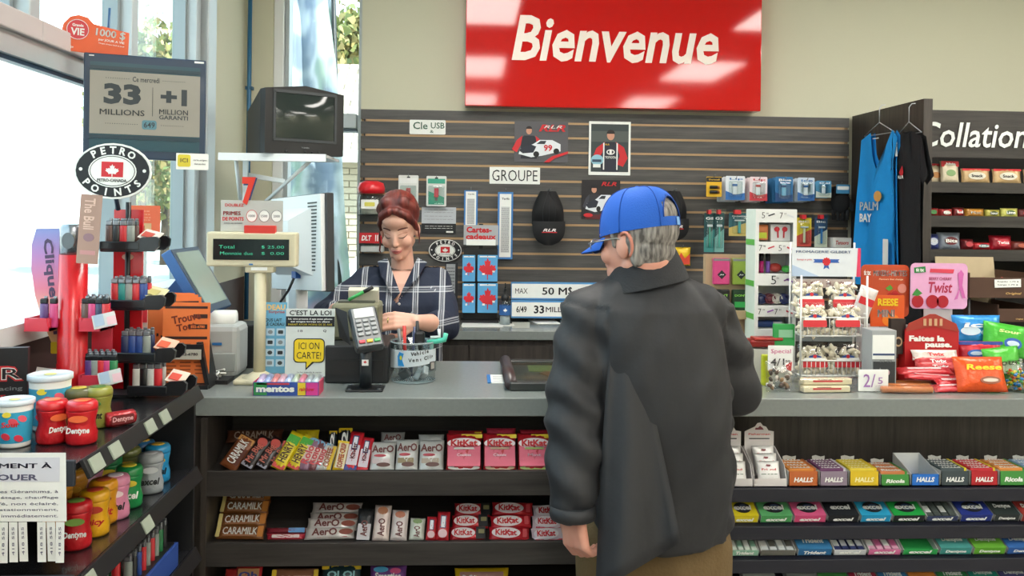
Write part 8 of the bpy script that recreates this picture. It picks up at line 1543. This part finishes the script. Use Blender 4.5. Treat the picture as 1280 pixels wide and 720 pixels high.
for s_ in (0, 1):
    for j in range(7):
        for i in range(NB+1):
            u = (i/NB-.5)*2; a = u*1.05; b0 = cpt(a, .0); ex = .072*(j/6)*math.sqrt(max(0, 1-u*u*.9)); vs.append(Vector((b0.x*(1-.06*j/6), b0.y+ex, b0.z-.004-.42*ex-.018*u*u*(j/6)-.003*s_+.012*(1-u*u)*(j/6)*0)))
K = 7*(NB+1)
for s_ in (0, 1):
    for j in range(6):
        for i in range(NB): a = s_*K+j*(NB+1)+i; fs.append((a, a+1, a+NB+2, a+NB+1))
for i in range(NB): a = 6*(NB+1)+i; fs.append((a, a+1, a+1+K, a+K))
q = MB(); q.T = HL; q.add(vs, fs, cb, True); q.build('brim', cap_o, weld=False)
for sx in (-1, 1):
    q = MB(); q.T = HL; q.tube([(sx*(.080+.004*math.sin(a)), -.020-.020*math.cos(a)*.9, -.008+.031*math.sin(a)) for a in [(-.5+1.25*k/12)*PI*.9+.2 for k in range(13)]], [.003+.0015*math.sin(PI*k/12) for k in range(13)], mat('#c47c68', .5), 8); q.build('ear_rim', man)
gl_ = MB(); gl_.T = HL; fr_m = mat('#a8a39a', .3, .7)
for sx in (-1, 1): gl_.tube([(sx*.079, -.012, -.0), (sx*.082, .004, .010), (sx*.078, .06, .006), (sx*.066, .105, .002)], .0016, fr_m, 6); gl_.tube([(sx*.036+.026*math.cos(a*PI/8), .108-.006*abs(math.cos(a*PI/8)), -.006+.019*math.sin(a*PI/8)) for a in range(16)], .0013, fr_m, 5, True)
gl_.tube([(-.01, .112, 0), (.01, .112, 0)], .0013, fr_m, 5); go = gl_.build('glasses', man)
for sx in (-1, 1): q = MB(); q.T = HL; q.prism(oval(.05, .036, cx=sx*.036, cz=-.006), .0012, CLEAR, Matrix.Translation((0, .106, 0))); q.build('lens', go)

# ------------------------------------------------------------------ cashier
skB = skinmat('skin_rosy', '#e0b8a4', '#d69c86'); YQ = 3.47
R = lambda px, py, Y=YQ: P(px, py, Y)
h2 = R(499, 286); HT2 = frame(h2, (-.16, -.97, 0), -.42, .03); g2_ = Vector((h2.x, YQ, 0)); mb = MB(); head(mb, HT2, skB, True, .98)
cap(mb, HT2 @ Vector((0, -.02, -.05)), R(504, 350, 3.50), .038, .050, skB)
loft(mb, [(R(502, 640), .13, .09, 0), (R(502, 540), .14, .10, 0), (R(501, 450), .125, .09, 0), (R(501, 400, 3.465), .155, .108, 0), (R(501, 372, 3.465), .16, .108, 0), (R(502, 352), .165, .085, 0), (R(504, 338, 3.49), .09, .055, 0)], skB)
s2R, e2R, w2R = R(456, 352), R(408, 392, 3.40), R(424, 387, 3.22)
s2L, e2L, w2L = R(546, 352), R(556, 406, 3.36), R(520, 402, 3.10)
chain(mb, [s2R, e2R, w2R], [.045, .038, .025], skB); chain(mb, [s2L, e2L, (e2L+w2L)/2, w2L], [.045, .038, .034, .024], skB)
hand(mb, w2L, (-1, -.20, .06), (-.1, -.55, -.9), (-.1, -.75, .55), skB, curl=.42, s=.92); hand(mb, w2R, (.75, -.5, -.1), (-.3, -.6, .6), (-.1, -.3, 1), skB, curl=.5, s=.9)
for sx in (-1, 1): hp_ = Vector((g2_.x+sx*.085, YQ, .86)); chain(mb, [hp_, Vector((hp_.x, YQ, .46)), Vector((hp_.x, YQ+.02, .09)), Vector((hp_.x, YQ-.1, .04))], [.085, .052, .038, .03], skB)
lady = blob('person', mb, skB, .0042, 2, origin=g2_); tag(lady, 'red-haired woman in navy plaid shirt looking down behind the counter', 'person')
me = lady.data; bvh = BVHTree.FromPolygons([v.co+g2_ for v in me.vertices], [p.vertices for p in me.polygons])
def onface(x, z, off=.001):
    a = HT2 @ Vector((x, .25, z)); d = (HT2.to_3x3() @ Vector((0, -1, 0))); h_ = bvh.ray_cast(a, d)
    p = h_[0] if h_[0] is not None else HT2 @ Vector((x, .09, z)); return p-d*off-g2_
brm = mat('#54281e', .7); lash = mat('#33201c', .7)
for sx in (-1, 1):
    MB().tube([onface(sx*(.014+.034*k/7), .026+.007*math.sin(PI*k/7*.8+.3)) for k in range(8)], [.0012+.0020*math.sin(PI*(k+.8)/8.6) for k in range(8)], brm, 6).build('eyebrow', lady)
    MB().tube([onface(sx*(.015+.030*k/8), .002-.0055*math.sin(PI*k/8)) for k in range(9)], [.0006+.0012*math.sin(PI*(k+.5)/9) for k in range(9)], lash, 6).build('eyelashes', lady)
    MB().tube([onface(sx*(.015+.030*k/8), .010+.003*math.sin(PI*k/8), .0) for k in range(9)], .0010, mat('#a8705c', .7), 6).build('eyelid_crease', lady)
    c_ = onface(sx*.0065, -.0365, -.0005); MB().ball(c_, .0026, mat('#7a4638', .8), 8, 6).build('nostril', lady)
lipm = mat('#c47472', .4)
MB().tube([onface(-.025+.050*k/10, -.0535+.0022*math.cos((k-5)*.62)+(.0022 if k in (0, 10) else 0)) for k in range(11)], [.0008+.0026*math.sin(PI*(k+.6)/11.2) for k in range(11)], lipm, 8).tube([onface(-.020+.040*k/10, -.0605-.0028*math.sin(PI*k/10)) for k in range(11)], [.0008+.0036*math.sin(PI*(k+.6)/11.2) for k in range(11)], mat('#bc6662', .4), 8).build('lips', lady)
MB().tube([onface(-.023+.046*k/10, -.0572+.0025*((k-5)/5)**2) for k in range(11)], .0008, mat('#7a3836', .6), 6).build('mouth_line', lady)
hr = bpy.data.materials.new('auburn_hair'); hr.use_nodes = True; t_ = hr.node_tree; b_ = t_.nodes['Principled BSDF']; b_.inputs['Roughness'].default_value = .42; n_ = t_.nodes.new('ShaderNodeTexNoise'); n_.inputs['Scale'].default_value = 6; n_.inputs['Detail'].default_value = 7; mp = t_.nodes.new('ShaderNodeMapping'); mp.inputs['Scale'].default_value = (14, 2, 2.5); co = t_.nodes.new('ShaderNodeTexCoord'); r_ = t_.nodes.new('ShaderNodeValToRGB'); r_.color_ramp.elements[0].color = srgb('#3a1614'); r_.color_ramp.elements[0].position = .3; r_.color_ramp.elements[1].color = srgb('#84382e'); r_.color_ramp.elements[1].position = .75
t_.links.new(co.outputs['Object'], mp.inputs[0]); t_.links.new(mp.outputs[0], n_.inputs['Vector']); t_.links.new(n_.outputs['Fac'], r_.inputs[0]); t_.links.new(r_.outputs[0], b_.inputs['Base Color']); bp = t_.nodes.new('ShaderNodeBump'); bp.inputs['Strength'].default_value = .6; bp.inputs['Distance'].default_value = .006; t_.links.new(n_.outputs['Fac'], bp.inputs['Height']); t_.links.new(bp.outputs['Normal'], b_.inputs['Normal'])
mb = MB(); mb.T = HT2; mb.ball((0, -.028, .062), (.082, .086, .088), hr, 26, 16); mb.ball((0, -.020, .100), (.066, .070, .054), hr, 22, 12); mb.ball((0, -.075, .02), (.06, .055, .07), hr)
for sx in (-1, 1):
    chain(mb, [(sx*.012, .064, .104), (sx*.045, .050, .078), (sx*.069, .022, .030), (sx*.074, -.002, -.012)], [.016, .018, .013, .008], hr)
    chain(mb, [(sx*.03, .015, .118), (sx*.060, -.01, .08)], [.03, .026], hr)
hro = blob('hair', mb, hr, .004, 12, lady, lambda v, n: .0005*math.sin(v.x*300+v.z*60)+fab(v, 30, .002), origin=g2_)
q = MB(); q.T = Matrix.Translation(-g2_) @ HT2
q.tube([(.074, .0, .0), (.082, .006, -.03), (.080, .012, -.06), (.088, .008, -.09), (.084, .0, -.11)], [.005, .004, .0035, .003, .001], hr, 8).tube([(.07, -.03, -.03), (.078, -.03, -.07), (.07, -.03, -.1)], [.010, .008, .003], hr, 8); q.tube([(-.075, .004, .0), (-.079, .008, -.035), (-.074, .006, -.065)], [.004, .003, .001], hr, 8); q.build('loose_strand', lady)
# plaid shirt
pm = bpy.data.materials.new('navy_plaid'); pm.use_nodes = True; t_ = pm.node_tree; b_ = t_.nodes['Principled BSDF']; b_.inputs['Roughness'].default_value = .85; co = t_.nodes.new('ShaderNodeTexCoord'); sp = t_.nodes.new('ShaderNodeSeparateXYZ'); t_.links.new(co.outputs['Object'], sp.inputs[0])
def mth(op, a, b=None, c=None):
    n = t_.nodes.new('ShaderNodeMath'); n.operation = op
    for k, x in enumerate((a, b, c)):
        if x is None: continue
        if isinstance(x, (int, float)): n.inputs[k].default_value = x
        else: t_.links.new(x, n.inputs[k])
    return n.outputs[0]
def lines(src, per, off, ws):
    fr = mth('FRACT', mth('DIVIDE', mth('ADD', src, off), per)); tot = None
    for c_, w_ in ws: l = mth('COMPARE', fr, c_, w_); tot = l if tot is None else mth('ADD', tot, l)
    return tot
lx_ = lines(sp.outputs['X'], .100, 10.062, ((.28, .030), (.44, .030), (.36, .014))); lz_ = lines(sp.outputs['Z'], .110, 10.008, ((.28, .026), (.43, .026), (.355, .012)))
sm = mth('MINIMUM', mth('ADD', mth('MULTIPLY', lx_, .6), mth('MULTIPLY', lz_, .5)), .9); mx = t_.nodes.new('ShaderNodeMix'); mx.data_type = 'RGBA'; mx.inputs['A'].default_value = srgb('#1b2438'); mx.inputs['B'].default_value = srgb('#c9ced4'); t_.links.new(sm, mx.inputs['Factor']); t_.links.new(mx.outputs['Result'], b_.inputs['Base Color'])
n_ = t_.nodes.new('ShaderNodeTexNoise'); n_.inputs['Scale'].default_value = 25; bp = t_.nodes.new('ShaderNodeBump'); bp.inputs['Strength'].default_value = .3; bp.inputs['Distance'].default_value = .01; t_.links.new(n_.outputs['Fac'], bp.inputs['Height']); t_.links.new(bp.outputs['Normal'], b_.inputs['Normal'])
mb = MB(); loft(mb, [(R(502, 560), .165, .125, 0), (R(502, 500), .160, .122, 0), (R(501, 440), .160, .120, 0), (R(501, 405, 3.465), .176, .130, 0), (R(501, 378, 3.46), .182, .132, 0), (R(502, 358, 3.468), .186, .108, 0), (R(503, 345, 3.475), .150, .086, 0), (R(504, 335, 3.485), .085, .068, 0)], pm)
for a_, b_2 in ((R(458, 352), R(475, 345)), (R(546, 352), R(530, 345))): cap(mb, a_, b_2, .058, .05, pm)
chain(mb, [s2R, (s2R+e2R)/2, e2R, e2R.lerp(w2R, .6)], [.058, .056, .053, .042], pm); chain(mb, [s2L, (s2L+e2L)/2, e2L, e2L.lerp(w2L, .42)], [.060, .060, .058, .046], pm)
vz = R(497, 374).z; vx = R(499, 374).x
so = blob('shirt', mb, pm, .006, 3, lady, lambda v, n: fab(v, 11, .008)+.0025*math.sin(v.z*55+v.x*22), cut=lambda v: v.y < YQ-.02 and v.z > vz and abs(v.x-vx-(v.z-vz)*.06) < (v.z-vz)*.46 or v.z > R(504, 333).z, origin=g2_)
bv2 = BVHTree.FromPolygons([v.co+g2_ for v in so.data.vertices], [p.vertices for p in so.data.polygons])
def onshirt(px, py, off=.004):
    d = (R(px, py)-CAMP).normalized(); h_ = bv2.ray_cast(CAMP, d); return (h_[0]-d*off-g2_) if h_[0] is not None else R(px, py, 3.36)-g2_
# collar wings following the neck opening
for pts in (((472, 327), (484, 322), (500, 366), (493, 374), (477, 346)), ((534, 328), (522, 322), (504, 360), (498, 374), (520, 350))):
    dd = [R(px, py, 3.345 if py > 340 else 3.42)-g2_ for px, py in pts]; n_ = len(dd); q = MB(); q.add(dd+[p+Vector((0, .006, -.001)) for p in dd], [list(range(n_)), list(range(2*n_-1, n_-1, -1))]+[(i, i+n_, (i+1) % n_+n_, (i+1) % n_) for i in range(n_)], pm); q.build('collar', so)
for k in range(4): p = onshirt(499, 380+14*k, .002); MB().ball(p, (.005, .003, .005), mat('#c9c4bc', .4), 10, 6).build('button', so)
for pts in (((455, 400), (474, 378), (458, 360)), ((540, 358), (512, 394))): MB().tube([onshirt(*p) for p in pts], .0022, mat('#b9bec6', .8), 6).tube([onshirt(p[0]+5, p[1]+3) for p in pts], .0016, mat('#b9bec6', .8), 6).build('bias_stripe', so)
mb = MB(); loft(mb, [(R(502, 640), .16, .115, 0), (R(502, 540), .158, .12, 0)], blackm)
for sx in (-1, 1): hp_ = Vector((g2_.x+sx*.085, YQ, .80)); chain(mb, [hp_, Vector((hp_.x, YQ, .46)), Vector((hp_.x, YQ+.02, .12))], [.095, .068, .058], mat('#1b1c20', .8))
blob('trousers', mb, mat('#1b1c20', .8), .012, 2, lady, origin=g2_)
for sx in (-1, 1): MB().ball((sx*.085, -.06, .04), (.042, .12, .04), blackm).box((sx*.085, -.06, .01), (.08, .24, .02), blackm, bev=.008).build('shoe', lady)
ring = w2L+Vector((-1, -.2, .06)).normalized()*.098; MB().lathe([(.0098, -.002), (.0108, -.002), (.0108, .002), (.0098, .002)], mat('#d8c890', .2, 1), 16, Matrix.Translation(ring-g2_) @ Matrix.Rotation(PI/2, 4, 'Y')).build('ring', lady)
